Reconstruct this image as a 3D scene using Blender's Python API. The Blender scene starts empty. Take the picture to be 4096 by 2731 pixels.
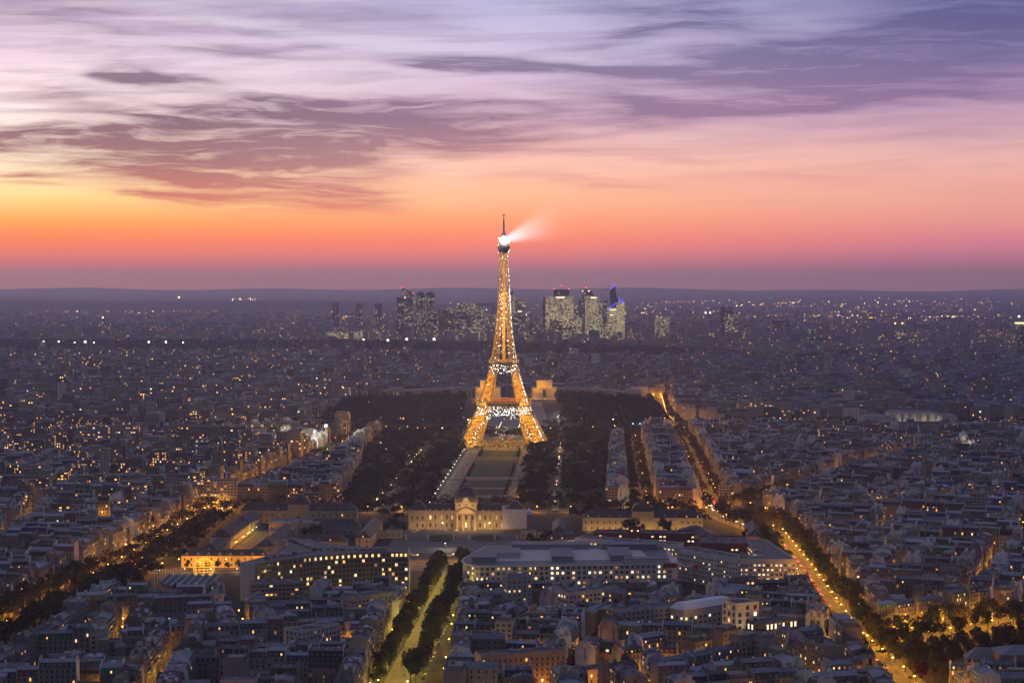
import bpy, math, random
import numpy as np
from math import sin, cos, pi, radians, atan2, hypot, sqrt, floor
R = random.Random(7)
S = bpy.context.scene
COL = S.collection
# ------------------------------------------------------------------ camera
CAM_H, FPX, PITCH = 235.0, 1911.0, math.atan(63 / 1911.0)
cam_d = bpy.data.cameras.new('camera'); cam = bpy.data.objects.new('camera', cam_d); COL.objects.link(cam)
cam.location = (0, 0, CAM_H); cam.rotation_euler = (pi / 2 - PITCH, 0, 0)
cam_d.sensor_width = 36; cam_d.lens = 36 * FPX / 1024; cam_d.clip_start = 1; cam_d.clip_end = 200000
S.camera = cam
# ------------------------------------------------------------------ exposure and sampling
S.view_settings.view_transform = 'Standard'; S.view_settings.look = 'None'
S.view_settings.exposure = 0; S.view_settings.gamma = 1
S.render.engine = 'CYCLES'
cy = S.cycles
cy.max_bounces = 4; cy.diffuse_bounces = 2; cy.glossy_bounces = 2; cy.transmission_bounces = 2
cy.volume_bounces = 2; cy.transparent_max_bounces = 6
cy.sample_clamp_indirect = 1.0; cy.sample_clamp_direct = 5
cy.caustics_reflective = False; cy.caustics_refractive = False
cy.use_denoising = True
cy.use_light_tree = True


# ------------------------------------------------------------------ node helpers
class NT:
    def __init__(self, nt):
        self.nt = nt; self.N = nt.nodes; self.L = nt.links; self.N.clear()

    def n(self, t, **kw):
        nd = self.N.new(t)
        for k, v in kw.items(): setattr(nd, k, v)
        return nd

    def link(self, sock, v):
        if isinstance(v, bpy.types.NodeSocket): self.L.new(v, sock)
        elif v is not None: sock.default_value = v

    def m(self, op, a, b=None, c=None, clamp=False):
        nd = self.n('ShaderNodeMath', operation=op); nd.use_clamp = clamp
        self.link(nd.inputs[0], a); self.link(nd.inputs[1], b); self.link(nd.inputs[2], c)
        return nd.outputs[0]

    def vm(self, op, a, b=None):
        nd = self.n('ShaderNodeVectorMath', operation=op)
        self.link(nd.inputs[0], a); self.link(nd.inputs[1], b)
        return nd.outputs['Value'] if op in ('LENGTH', 'DOT_PRODUCT') else nd.outputs[0]

    def mixc(self, f, a, b, mode='MIX'):
        nd = self.n('ShaderNodeMix', data_type='RGBA', blend_type=mode)
        self.link(nd.inputs[0], f); self.link(nd.inputs[6], a); self.link(nd.inputs[7], b)
        return nd.outputs[2]

    def rng(self, v, a, b, c=0.0, d=1.0, smooth=False):
        nd = self.n('ShaderNodeMapRange', interpolation_type='SMOOTHSTEP' if smooth else 'LINEAR')
        nd.clamp = True
        for i, x in enumerate((v, a, b, c, d)): self.link(nd.inputs[i], x)
        return nd.outputs[0]

    def ramp(self, v, stops):
        nd = self.n('ShaderNodeValToRGB'); self.link(nd.inputs[0], v)
        e = nd.color_ramp.elements
        while len(e) < len(stops): e.new(0.5)
        for el, (p, c) in zip(e, stops): el.position = p; el.color = tuple(c) + (1,) if len(c) == 3 else c
        return nd.outputs[0]

    def noise(self, vec, scale, detail=4, rough=0.55, dist=0.0, dim='3D'):
        nd = self.n('ShaderNodeTexNoise', noise_dimensions=dim)
        self.link(nd.inputs['Vector'], vec)
        nd.inputs['Scale'].default_value = scale; nd.inputs['Detail'].default_value = detail
        nd.inputs['Roughness'].default_value = rough; nd.inputs['Distortion'].default_value = dist
        return nd.outputs['Fac']

    def comb(self, x, y, z=0.0):
        nd = self.n('ShaderNodeCombineXYZ')
        for i, v in enumerate((x, y, z)): self.link(nd.inputs[i], v)
        return nd.outputs[0]

    def sep(self, v):
        nd = self.n('ShaderNodeSeparateXYZ'); self.link(nd.inputs[0], v)
        return nd.outputs


def srgb(r, g, b):
    f = lambda c: (c / 255 / 12.92) if c <= 10 else ((c / 255 + 0.055) / 1.055) ** 2.4
    return (f(r), f(g), f(b))


# ------------------------------------------------------------------ world: dusk sky with drifting cloud bands
SUN_AZ, SUN_EL = -24.0, 0.6
W = bpy.data.worlds.new('World'); S.world = W; W.use_nodes = True; W.cycles.sampling_method = 'NONE'
w = NT(W.node_tree)
d = w.vm('NORMALIZE', w.n('ShaderNodeTexCoord').outputs['Generated'])
dx, dy, dz = w.sep(d)
DEG = 180 / pi
az = w.m('MULTIPLY', w.m('ARCTAN2', dx, dy), DEG)
el = w.m('MULTIPLY', w.m('ARCSINE', dz), DEG)
elc = w.m('MAXIMUM', el, -1.0)
# warp of the cloud field
bv = w.comb(w.m('MULTIPLY', az, 0.16), w.m('MULTIPLY', elc, 0.75), 3.1)
n1 = w.noise(bv, 1.0, 4, 0.5)
n2 = w.noise(w.comb(w.m('MULTIPLY', az, 0.12), w.m('MULTIPLY', elc, 0.7), 9.7), 1.3, 4, 0.5)
azw = w.m('ADD', az, w.m('MULTIPLY', w.m('SUBTRACT', n1, 0.5), 5.0))
elw = w.m('ADD', elc, w.m('MULTIPLY', w.m('SUBTRACT', n2, 0.5), 1.5))
wv = w.comb(azw, elw, 0.0)
# streaks, long in azimuth and thin in elevation
st = w.noise(w.comb(w.m('MULTIPLY', azw, 0.10), w.m('ADD', w.m('MULTIPLY', elw, 1.5), w.m('MULTIPLY', azw, 0.03)), 0.7), 1.5, 6, 0.55, 0.3)
st2 = w.noise(w.comb(w.m('MULTIPLY', az, 0.16), w.m('SUBTRACT', w.m('MULTIPLY', elc, 2.3), w.m('MULTIPLY', az, 0.06)), 5.2), 1.2, 6, 0.58, 0.5)


def A(u): return math.degrees(math.atan((u - 512) / FPX))
def E(v): return math.degrees(math.atan((278 - v) / FPX))


# cloud banks: (centre u, v, half width, half height, tilt in degrees, strength) measured on the photograph and held as directions
BANKS = [
    (90, 150, 130, 20, -4, 0.85), (210, 168, 175, 36, -9, 1.05), (285, 192, 120, 20, -6, 0.8), (330, 140, 210, 20, 0, 0.62), (260, 150, 160, 20, 0, 0.6), (300, 168, 90, 12, -3, 0.5), (40, 145, 70, 12, -4, 0.8), (330, 196, 70, 9, -3, 0.55),
    (295, 114, 130, 13, 3, 0.95), (350, 122, 170, 22, 0, 0.5), (105, 80, 40, 9, -6, 0.85), (165, 88, 60, 8, -5, 0.5), (215, 105, 120, 14, -8, 0.35),
    (480, 61, 100, 10, -2, 0.9), (250, 58, 60, 6, 0, 0.45), (330, 52, 40, 8, 3, 0.3), (685, 20, 95, 16, -3, 1.0), (640, 34, 60, 14, 12, 0.5),
    (640, 68, 190, 8, 0, 0.85), (860, 64, 250, 24, 3, 0.85), (970, 24, 140, 26, 6, 1.0), (60, 30, 130, 9, -3, 0.4), (230, 34, 150, 7, 3, 0.4), (120, 62, 90, 6, 2, 0.4), (50, 100, 60, 6, 3, 0.3), (290, 112, 180, 9, 2, 0.5), (930, 85, 190, 14, 0, 0.75), (700, 113, 180, 13, 3, 0.9),
    (850, 108, 190, 10, 2, 0.5), (480, 130, 180, 16, 0, 0.4), (600, 100, 90, 9, -6, 0.45), (60, 12, 120, 10, 3, 0.45), (330, 12, 140, 9, 0, 0.35),
    (700, 155, 140, 5, 0, 0.28), (560, 176, 110, 5, -4, 0.3), (740, 206, 110, 4, 0, 0.3), (620, 186, 80, 4, -3, 0.3), (820, 180, 120, 5, -4, 0.22),
    (20, 176, 40, 4, 0, 0.8), (30, 188, 30, 4, -4, 0.35), (450, 148, 120, 9, -2, 0.35), (205, 203, 110, 5, -2, 0.7), (900, 40, 130, 10, 4, 0.4), (980, 105, 110, 6, -2, 0.4)]
tot = None
for (u, v, hu, hv, tilt, sg) in BANKS:
    mp = w.n('ShaderNodeMapping', vector_type='TEXTURE')
    w.L.new(wv, mp.inputs['Vector'])
    mp.inputs['Location'].default_value = (A(u), E(v), 0)
    mp.inputs['Rotation'].default_value = (0, 0, radians(tilt))
    mp.inputs['Scale'].default_value = (hu * 0.03 * 1.4, hv * 0.03 * 1.75, 1)
    g = w.rng(w.vm('LENGTH', mp.outputs[0]), 1.0, 0.05, 0.0, sg, True)
    tot = g if tot is None else w.m('ADD', tot, g)
up = w.rng(el, 1.6, 3.4, 0.0, 1.0, True)
body = w.m('MULTIPLY', w.m('MINIMUM', w.m('MULTIPLY', tot, 1.15), 1.1), w.rng(st, 0.28, 0.62, 0.62, 1.12, True))
st3 = w.noise(w.comb(w.m('MULTIPLY', azw, 0.22), w.m('ADD', w.m('MULTIPLY', elw, 2.6), w.m('MULTIPLY', azw, 0.05)), 2.2), 1.5, 7, 0.62, 0.4)
body = w.m('MULTIPLY', body, w.rng(st3, 0.36, 0.62, 0.42, 1.1))
wisp = w.m('MULTIPLY', w.rng(st2, 0.45, 0.78, 0.0, 0.6), up)
dens = w.m('ADD', body, wisp, clamp=True)
# clear-sky colour: three elevation ramps (sunset side, straight ahead, far right)
EMAX = 40.0


def eramp(rows):
    return w.ramp(w.m('DIVIDE', elc, EMAX, clamp=True), [(max(0.0, E(v) / EMAX) if v is not None else 1.0, srgb(*c)) for v, c in rows])


elp = elc
left = eramp([(278, (205, 118, 118)), (262, (226, 118, 112)), (240, (255, 132, 78)), (222, (255, 166, 78)), (200, (255, 216, 138)), (160, (255, 236, 208)), (118, (254, 236, 236)), (60, (226, 204, 224)), (0, (172, 158, 190)), (-150, (196, 176, 206)), (None, (120, 116, 165))])
mid = eramp([(278, (180, 112, 135)), (262, (214, 120, 126)), (240, (255, 135, 105)), (222, (255, 158, 112)), (200, (255, 184, 142)), (160, (250, 192, 176)), (118, (216, 178, 196)), (60, (204, 188, 218)), (0, (180, 176, 214)), (-150, (184, 170, 208)), (None, (112, 112, 162))])
right = eramp([(278, (165, 110, 142)), (262, (182, 112, 142)), (240, (216, 128, 142)), (222, (228, 148, 142)), (200, (232, 160, 148)), (160, (226, 172, 168)), (118, (186, 148, 176)), (60, (140, 124, 172)), (0, (104, 108, 160)), (-150, (112, 114, 168)), (None, (84, 90, 140))])
back = (0.082, 0.092, 0.158, 1)
clear = w.mixc(w.rng(az, A(40), A(500)), left, mid)
clear = w.mixc(w.rng(az, A(520), A(980)), clear, right)
# cloud colour follows the light on it: ember below, plum above, slate to the right
cl_l = eramp([(278, (190, 110, 115)), (215, (228, 128, 100)), (190, (190, 112, 108)), (165, (150, 102, 110)), (118, (112, 88, 112)), (60, (128, 110, 138)), (0, (136, 118, 148)), (-150, (150, 138, 170)), (None, (100, 100, 140))])
cl_r = eramp([(278, (150, 100, 130)), (215, (220, 135, 130)), (175, (205, 140, 142)), (118, (126, 98, 138)), (60, (96, 88, 134)), (0, (66, 70, 124)), (-150, (92, 96, 150)), (None, (76, 82, 124))])
cloud = w.mixc(w.rng(az, A(150), A(800)), cl_l, cl_r)
sky = w.mixc(w.m('MULTIPLY', dens, w.rng(az, A(200), A(700), 0.95, 0.78)), clear, cloud)
# bright lining in the gaps
gap = w.m('MULTIPLY', w.m('MULTIPLY', w.rng(st, 0.56, 0.38, 0.0, 0.15, True), up), w.rng(az, A(250), A(560), 1.0, 0.25))
gap = w.m('MULTIPLY', gap, w.rng(dens, 0.1, 0.6, 1.0, 0.0))
sky = w.mixc(gap, sky, (1.0, 0.86, 0.84, 1))
# away from the sunset the dome is dim blue
ahead = w.rng(w.m('ABSOLUTE', az), 24.0, 95.0, 1.0, 0.0, True)
glow = w.rng(el, 0.0, 0.8, 0.86, 1.0, True)
sky = w.mixc(1.0, sky, w.comb(w.m('ADD', w.m('MULTIPLY', glow, 0.9), 0.1), glow, w.m('ADD', w.m('MULTIPLY', glow, 1.1), -0.1)), 'MULTIPLY')
sky = w.mixc(ahead, back, sky)
sky = w.mixc(w.rng(el, 18.0, 55.0, 0.0, 1.0, True), sky, (0.118, 0.142, 0.262, 1))
nish = w.n('ShaderNodeTexSky', sky_type='NISHITA'); nish.sun_disc = False
nish.sun_elevation = radians(SUN_EL); nish.sun_rotation = radians(SUN_AZ); nish.dust_density = 3.0
bg1 = w.n('ShaderNodeBackground'); w.L.new(sky, bg1.inputs[0]); bg1.inputs[1].default_value = 1.12
bg2 = w.n('ShaderNodeBackground'); w.L.new(nish.outputs[0], bg2.inputs[0]); bg2.inputs[1].default_value = 0.012
ad = w.n('ShaderNodeAddShader'); w.L.new(bg1.outputs[0], ad.inputs[0]); w.L.new(bg2.outputs[0], ad.inputs[1])
wo = w.n('ShaderNodeOutputWorld'); w.L.new(ad.outputs[0], wo.inputs[0])
# the sun is all but gone: a last faint warm grazing light from the left of the tower
sd = bpy.data.lights.new('sun', 'SUN'); sd.energy = 0.02; sd.angle = radians(8); sd.color = (1.0, 0.55, 0.4)
so = bpy.data.objects.new('sun', sd); COL.objects.link(so)
so.rotation_euler = (radians(90 - SUN_EL), 0, radians(180 - SUN_AZ)); so.location = (0, 0, 400)


# ------------------------------------------------------------------ materials
MATS = {}


def mat(name, col=(0.5, 0.5, 0.5), rough=0.7, metal=0.0, emit=None, es=1.0, nscale=None, namt=0.25, spec=0.3, tone=False, trans=0.0):
    if name in MATS: return MATS[name]
    mt = bpy.data.materials.new(name); mt.use_nodes = True
    t = NT(mt.node_tree)
    o = t.n('ShaderNodeOutputMaterial')
    if emit is not None:
        e = t.n('ShaderNodeEmission'); e.inputs[0].default_value = tuple(emit) + (1,); e.inputs[1].default_value = es
        t.L.new(e.outputs[0], o.inputs[0]); mt.cycles.emission_sampling = 'NONE'
        MATS[name] = mt; return mt
    b = t.n('ShaderNodeBsdfPrincipled')
    b.inputs['Roughness'].default_value = rough; b.inputs['Metallic'].default_value = metal
    b.inputs['Specular IOR Level'].default_value = spec
    c = tuple(col) + (1,)
    if tone:
        at = t.n('ShaderNodeAttribute'); at.attribute_name = 'tone'; c = at.outputs['Color']
    if nscale:
        pos = t.n('ShaderNodeNewGeometry').outputs['Position']
        f = t.noise(pos, nscale, 5, 0.6)
        f2 = t.noise(pos, nscale * 7.3, 3, 0.6)
        k = t.rng(t.m('ADD', t.m('MULTIPLY', f, 0.7), t.m('MULTIPLY', f2, 0.3)), 0.3, 0.7, 1 - namt, 1 + namt)
        c = t.mixc(1.0, c, t.comb(k, k, k), 'MULTIPLY')
    t.link(b.inputs['Base Color'], c)
    if trans:
        tr = t.n('ShaderNodeBsdfTranslucent'); t.link(tr.inputs[0], c)
        mx = t.n('ShaderNodeMixShader'); mx.inputs[0].default_value = trans
        t.L.new(b.outputs[0], mx.inputs[1]); t.L.new(tr.outputs[0], mx.inputs[2]); t.L.new(mx.outputs[0], o.inputs[0])
    else:
        t.L.new(b.outputs[0], o.inputs[0])
    MATS[name] = mt
    return mt


def facade_mat(name, bay, fl, wx, wy, cool=0.15, row=0.0, es=1.6, plaindark=(0.02, 0.022, 0.03), warmc=(1.0, 0.47, 0.13), coolc=(1.0, 0.80, 0.48)):
    """walls with rows of windows laid out in metres on the wall's own UV; tone = wall colour, tone alpha = share of lit windows"""
    mt = bpy.data.materials.new(name); mt.use_nodes = True; mt.cycles.emission_sampling = 'NONE'
    t = NT(mt.node_tree); o = t.n('ShaderNodeOutputMaterial')
    uv = t.n('ShaderNodeUVMap'); u, v, _ = t.sep(uv.outputs[0])
    at = t.n('ShaderNodeAttribute'); at.attribute_name = 'tone'
    cu = t.m('DIVIDE', u, bay); cv = t.m('DIVIDE', v, fl)
    fu = t.m('FRACT', cu); fv = t.m('FRACT', cv)
    iu = t.m('FLOOR', cu); iv = t.m('FLOOR', cv)
    mk = t.m('MULTIPLY', t.m('LESS_THAN', t.m('ABSOLUTE', t.m('SUBTRACT', fu, 0.5)), wx / 2), t.m('LESS_THAN', t.m('ABSOLUTE', t.m('SUBTRACT', fv, 0.5)), wy / 2))
    wn = t.n('ShaderNodeTexWhiteNoise', noise_dimensions='2D'); t.L.new(t.comb(iu, iv), wn.inputs['Vector'])
    wr = t.n('ShaderNodeTexWhiteNoise', noise_dimensions='2D'); t.L.new(t.comb(t.m('FLOOR', t.m('MULTIPLY', iu, 0.16)), iv, 7.0), wr.inputs['Vector'])
    rv = t.m('ADD', t.m('MULTIPLY', wn.outputs[0], 1 - row), t.m('MULTIPLY', wr.outputs[0], row))
    lit = t.m('MULTIPLY', t.m('LESS_THAN', rv, at.outputs['Alpha']), mk)
    c2 = t.sep(wn.outputs['Color'])
    warm = t.mixc(t.m('LESS_THAN', c2[1], cool), warmc + (1,), coolc + (1,))
    pos = t.n('ShaderNodeNewGeometry').outputs['Position']
    k = t.rng(t.noise(pos, 0.25, 4, 0.65), 0.3, 0.7, 0.75, 1.2)
    base = t.mixc(1.0, at.outputs['Color'], t.comb(k, k, k), 'MULTIPLY')
    base = t.mixc(mk, base, plaindark + (1,))
    b = t.n('ShaderNodeBsdfPrincipled'); t.L.new(base, b.inputs['Base Color'])
    t.L.new(t.rng(mk, 0, 1, 0.8, 0.35), b.inputs['Roughness']); b.inputs['Specular IOR Level'].default_value = 0.25
    t.L.new(warm, b.inputs['Emission Color'])
    t.L.new(t.m('MULTIPLY', lit, t.rng(c2[2], 0, 1, 0.25 * es, 1.3 * es)), b.inputs['Emission Strength'])
    t.L.new(b.outputs[0], o.inputs[0])
    MATS[name] = mt
    return mt


M_FAC = facade_mat('stone_facade_with_windows', 2.7, 3.15, 0.42, 0.58)
M_FARFAC = facade_mat('far_facade_with_windows', 4.2, 3.6, 0.45, 0.5, es=3.0)
M_OFFICE = facade_mat('office_facade', 2.4, 3.8, 0.82, 0.5, cool=0.45, row=0.35, es=1.1, plaindark=(0.03, 0.03, 0.045), warmc=(1.0, 0.72, 0.30), coolc=(1.0, 0.94, 0.66))
M_MODERN = facade_mat('modern_block_facade', 3.4, 3.0, 0.66, 0.48, cool=0.2)
M_STONE = mat('pale_stone', tone=True, nscale=0.3, namt=0.22, rough=0.85)
M_ROOF = mat('zinc_roof', tone=True, nscale=0.35, namt=0.35, rough=0.62, spec=0.25)
M_CHIM = mat('chimney_masonry', tone=True, nscale=0.9, namt=0.3, rough=0.9)
M_POT = mat('terracotta_pot', (0.20, 0.09, 0.055), 0.9)
M_IRON = mat('black_ironwork', (0.02, 0.02, 0.022), 0.6)
M_FRAME = mat('white_window_frame', (0.22, 0.21, 0.20), 0.6)
M_GLASS = mat('dark_window_glass', (0.016, 0.018, 0.024), 0.12, spec=0.5)
M_LITA = mat('amber_lit_window', emit=(1.0, 0.48, 0.12), es=1.5)
M_LITB = mat('warm_lit_window', emit=(1.0, 0.66, 0.28), es=1.6)
M_LITC = mat('white_lit_window', emit=(1.0, 0.86, 0.58), es=1.5)
M_LITE = mat('shaded_lit_window', emit=(1.0, 0.62, 0.28), es=0.75)
M_LITD = mat('dim_lit_window', emit=(1.0, 0.42, 0.12), es=0.40)
M_ASPHALT = mat('asphalt', (0.05, 0.05, 0.052), 0.85, nscale=0.2, namt=0.3)
M_PAVE = mat('stone_pavement', (0.13, 0.125, 0.115), 0.85, nscale=0.3, namt=0.25)
M_SAND = mat('sandy_path', (0.25, 0.20, 0.14), 0.95, nscale=0.15, namt=0.3)
M_LAWN = mat('lawn_grass', (0.022, 0.042, 0.014), 0.95, nscale=0.1, namt=0.5)
M_EARTH = mat('city_ground', (0.022, 0.021, 0.021), 0.95, nscale=0.02, namt=0.4)
M_WHITE = mat('white_paint', (0.75, 0.75, 0.74), 0.7, nscale=0.6, namt=0.08)
M_DARKM = mat('dark_metal', (0.035, 0.037, 0.04), 0.5, metal=0.3)
M_LAMP = mat('sodium_lamp_glow', emit=(1.0, 0.52, 0.10), es=16)
M_LAMPG = mat('pale_lamp_glow', emit=(1.0, 0.80, 0.30), es=14)
M_LAMPW = mat('white_lamp_glow', emit=(1.0, 0.93, 0.80), es=14)
M_FLOOD = mat('floodlight_glow', emit=(1.0, 0.95, 0.85), es=40)
M_FLOODA = mat('amber_floodlight_glow', emit=(1.0, 0.55, 0.15), es=30)
M_RED = mat('red_light_glow', emit=(1.0, 0.03, 0.02), es=9)
M_HEAD = mat('headlight_glow', emit=(1.0, 0.93, 0.82), es=30)
M_BLUE = mat('blue_strip_glow', emit=(0.06, 0.07, 1.0), es=3.0)
M_GREEN = mat('green_signal_glow', emit=(0.05, 1.0, 0.5), es=8)
M_SLATE = mat('slate_roof', (0.028, 0.030, 0.036), 0.6, nscale=0.5, namt=0.3)
M_BRICK = mat('dark_red_brick', (0.16, 0.045, 0.035), 0.85, nscale=0.6, namt=0.25)


def leaf_mat(name, c1, c2):
    mt = bpy.data.materials.new(name); mt.use_nodes = True; t = NT(mt.node_tree)
    o = t.n('ShaderNodeOutputMaterial')
    oi = t.n('ShaderNodeObjectInfo'); pos = t.n('ShaderNodeNewGeometry').outputs['Position']
    f = t.m('ADD', t.m('MULTIPLY', t.noise(pos, 0.06, 3), 0.9), t.m('MULTIPLY', t.m('SUBTRACT', t.noise(pos, 0.6, 2), 0.5), 0.7))
    f = t.m('ADD', f, t.m('MULTIPLY', t.m('SUBTRACT', oi.outputs['Random'], 0.5), 0.5))
    c = t.mixc(t.rng(f, 0.3, 0.75), c1 + (1,), c2 + (1,))
    c = t.mixc(t.rng(t.noise(pos, 0.045, 2), 0.60, 0.68), c, (0.05, 0.018, 0.01, 1))
    a = t.n('ShaderNodeBsdfDiffuse'); t.L.new(c, a.inputs[0])
    b = t.n('ShaderNodeBsdfTranslucent'); t.L.new(c, b.inputs[0])
    mx = t.n('ShaderNodeMixShader'); mx.inputs[0].default_value = 0.35
    t.L.new(a.outputs[0], mx.inputs[1]); t.L.new(b.outputs[0], mx.inputs[2]); t.L.new(mx.outputs[0], o.inputs[0])
    MATS[name] = mt
    return mt


M_LEAF = leaf_mat('plane_tree_leaves', (0.030, 0.052, 0.016), (0.085, 0.070, 0.020))
M_WOOD = leaf_mat('wood_leaves', (0.010, 0.020, 0.008), (0.062, 0.050, 0.020))
M_BARK = mat('tree_bark', (0.06, 0.048, 0.036), 0.9, nscale=1.0)

# ------------------------------------------------------------------ mesh collecting
OFF = {}


class MB:
    def __init__(self):
        self.V = []; self.F = []; self.M = []; self.U = []; self.C = []
        self.T = None; self.tone = (0.3, 0.28, 0.25, 0.05); self.hasuv = False

    def xf(self, x, y, z):
        if self.T:
            c, s, ox, oy = self.T
            return (ox + c * x - s * y, oy + s * x + c * y, z)
        return (x, y, z)

    def face(self, pts, m=0, uv=None):
        i = len(self.V)
        self.V += [self.xf(*p) for p in pts]
        self.F.append(tuple(range(i, i + len(pts)))); self.M.append(m)
        self.C.append(self.tone)
        if uv: self.hasuv = True
        self.U.append(uv)

    def box(self, x0, x1, y0, y1, z0, z1, m=0, uv=False, top=True, mt=None, uo=0.0):
        w_, d_ = x1 - x0, y1 - y0
        P = [(x0, y0), (x1, y0), (x1, y1), (x0, y1)]
        a = uo
        for k in range(4):
            p, q = P[k], P[(k + 1) % 4]
            l = w_ if k % 2 == 0 else d_
            self.face([(p[0], p[1], z0), (q[0], q[1], z0), (q[0], q[1], z1), (p[0], p[1], z1)], m,
                      [(a, z0), (a + l, z0), (a + l, z1), (a, z1)] if uv else None)
            a += l
        if top: self.face([(x0, y0, z1), (x1, y0, z1), (x1, y1, z1), (x0, y1, z1)], m if mt is None else mt)

    def prism(self, poly, z0, z1, m=0, mt=None, uv=False, uo=0.0, top=True):
        """poly counter-clockwise from above"""
        a = uo; n = len(poly)
        for k in range(n):
            p, q = poly[k], poly[(k + 1) % n]
            l = hypot(q[0] - p[0], q[1] - p[1])
            self.face([(p[0], p[1], z0), (q[0], q[1], z0), (q[0], q[1], z1), (p[0], p[1], z1)], m,
                      [(a, z0), (a + l, z0), (a + l, z1), (a, z1)] if uv else None)
            a += l
        if top: self.face([(p[0], p[1], z1) for p in poly], m if mt is None else mt)

    def frustum(self, poly0, z0, poly1, z1, m=0, top=True, mt=None):
        n = len(poly0)
        for k in range(n):
            p, q = poly0[k], poly0[(k + 1) % n]; r, s = poly1[(k + 1) % n], poly1[k]
            self.face([(p[0], p[1], z0), (q[0], q[1], z0), (r[0], r[1], z1), (s[0], s[1], z1)], m)
        if top: self.face([(p[0], p[1], z1) for p in poly1], m if mt is None else mt)

    def bar(self, a, b, r, m=0, n=4):
        ax, ay, az_ = a; bx, by, bz = b
        d_ = (bx - ax, by - ay, bz - az_); L_ = sqrt(sum(c * c for c in d_)) or 1e-6
        d_ = tuple(c / L_ for c in d_)
        h = (0, 0, 1) if abs(d_[2]) < 0.9 else (1, 0, 0)
        e = (d_[1] * h[2] - d_[2] * h[1], d_[2] * h[0] - d_[0] * h[2], d_[0] * h[1] - d_[1] * h[0])
        le = sqrt(sum(c * c for c in e)); e = tuple(c / le for c in e)
        f = (d_[1] * e[2] - d_[2] * e[1], d_[2] * e[0] - d_[0] * e[2], d_[0] * e[1] - d_[1] * e[0])
        r2 = r if not isinstance(r, tuple) else r
        ra, rb = (r2, r2) if not isinstance(r2, tuple) else r2
        ca = []; cb = []
        for k in range(n):
            t_ = 2 * pi * (k + 0.5) / n; c_, s_ = cos(t_), sin(t_)
            ca.append((ax + ra * (e[0] * c_ + f[0] * s_), ay + ra * (e[1] * c_ + f[1] * s_), az_ + ra * (e[2] * c_ + f[2] * s_)))
            cb.append((bx + rb * (e[0] * c_ + f[0] * s_), by + rb * (e[1] * c_ + f[1] * s_), bz + rb * (e[2] * c_ + f[2] * s_)))
        for k in range(n):
            k2 = (k + 1) % n
            self.face([ca[k], ca[k2], cb[k2], cb[k]], m)
        self.face(cb, m); self.face(ca[::-1], m)

    def lathe(self, cx, cy_, prof, n=16, m=0, a0=0.0, a1=2 * pi):
        for (r0, z0), (r1, z1) in zip(prof, prof[1:]):
            for k in range(n):
                t0, t1 = a0 + (a1 - a0) * k / n, a0 + (a1 - a0) * (k + 1) / n
                q = [(cx + r0 * cos(t0), cy_ + r0 * sin(t0), z0), (cx + r0 * cos(t1), cy_ + r0 * sin(t1), z0)]
                if r1 > 1e-4: q += [(cx + r1 * cos(t1), cy_ + r1 * sin(t1), z1), (cx + r1 * cos(t0), cy_ + r1 * sin(t0), z1)]
                else: q += [(cx, cy_, z1)]
                self.face(q, m)

    def octa(self, x, y, z, r, m=0):
        P = [(x + r, y, z), (x, y + r, z), (x - r, y, z), (x, y - r, z)]
        for k in range(4):
            self.face([P[k], P[(k + 1) % 4], (x, y, z + r)], m); self.face([P[(k + 1) % 4], P[k], (x, y, z - r)], m)

    def mesh(self, name, mats, off=(0, 0, 0)):
        me = bpy.data.meshes.new(name)
        V = np.array(self.V, dtype=np.float64).reshape(-1, 3) - np.array(off)
        lens = np.fromiter((len(f) for f in self.F), dtype=np.int32, count=len(self.F))
        idx = np.concatenate([np.array(f, dtype=np.int32) for f in self.F]) if len(self.F) < 3000 else np.fromiter((i for f in self.F for i in f), dtype=np.int32)
        me.vertices.add(len(V)); me.vertices.foreach_set('co', V.astype(np.float32).ravel())
        me.loops.add(len(idx)); me.loops.foreach_set('vertex_index', idx)
        me.polygons.add(len(lens))
        me.polygons.foreach_set('loop_start', np.concatenate([[0], np.cumsum(lens)[:-1]]).astype(np.int32))
        me.polygons.foreach_set('material_index', np.array(self.M, dtype=np.int32))
        if self.hasuv:
            ul = me.uv_layers.new(name='UVMap'); uvs = []
            for f, u in zip(self.F, self.U):
                if u:
                    for a in u: uvs += (a[0], a[1])
                else: uvs += [0.0] * (2 * len(f))
            ul.data.foreach_set('uv', np.array(uvs, dtype=np.float32))
        at = me.attributes.new('tone', 'FLOAT_COLOR', 'FACE')
        at.data.foreach_set('color', np.array(self.C, dtype=np.float32).ravel())
        for mm in (mats if isinstance(mats, (list, tuple)) else [mats]): me.materials.append(mm)
        me.update(calc_edges=True); me.validate()
        return me

    def build(self, name, mats, parent=None):
        off = OFF.get(parent.name, (0, 0, 0)) if parent else (0, 0, 0)
        o = bpy.data.objects.new(name, self.mesh(name, mats, off)); COL.objects.link(o)
        if parent: o.parent = parent; OFF[o.name] = off
        return o

    def build_each(self, name, mats, parent, k):
        """every k faces are one piece of their own"""
        for i in range(0, len(self.F), k):
            p = MB(); p.tone = self.C[i]
            for f in self.F[i:i + k]: p.face([self.V[j] for j in f])
            p.M = self.M[i:i + k]; p.C = self.C[i:i + k]
            p.build(name, mats, parent)


def tag(o, label=None, cat=None, group=None, kind=None):
    if label: o['label'] = label
    if cat: o['category'] = cat
    if group: o['group'] = group
    if kind: o['kind'] = kind
    return o


def thing(name, label, cat, loc, group=None, rz=0.0):
    o = bpy.data.objects.new(name, None); COL.objects.link(o); o.location = loc; o.rotation_euler = (0, 0, rz)
    o.empty_display_size = 1
    OFF[o.name] = tuple(loc) if rz == 0 else (0, 0, 0)
    return tag(o, label, cat, group)


def struct(name, mb, m):
    return tag(mb.build(name, m), kind='structure')


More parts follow.
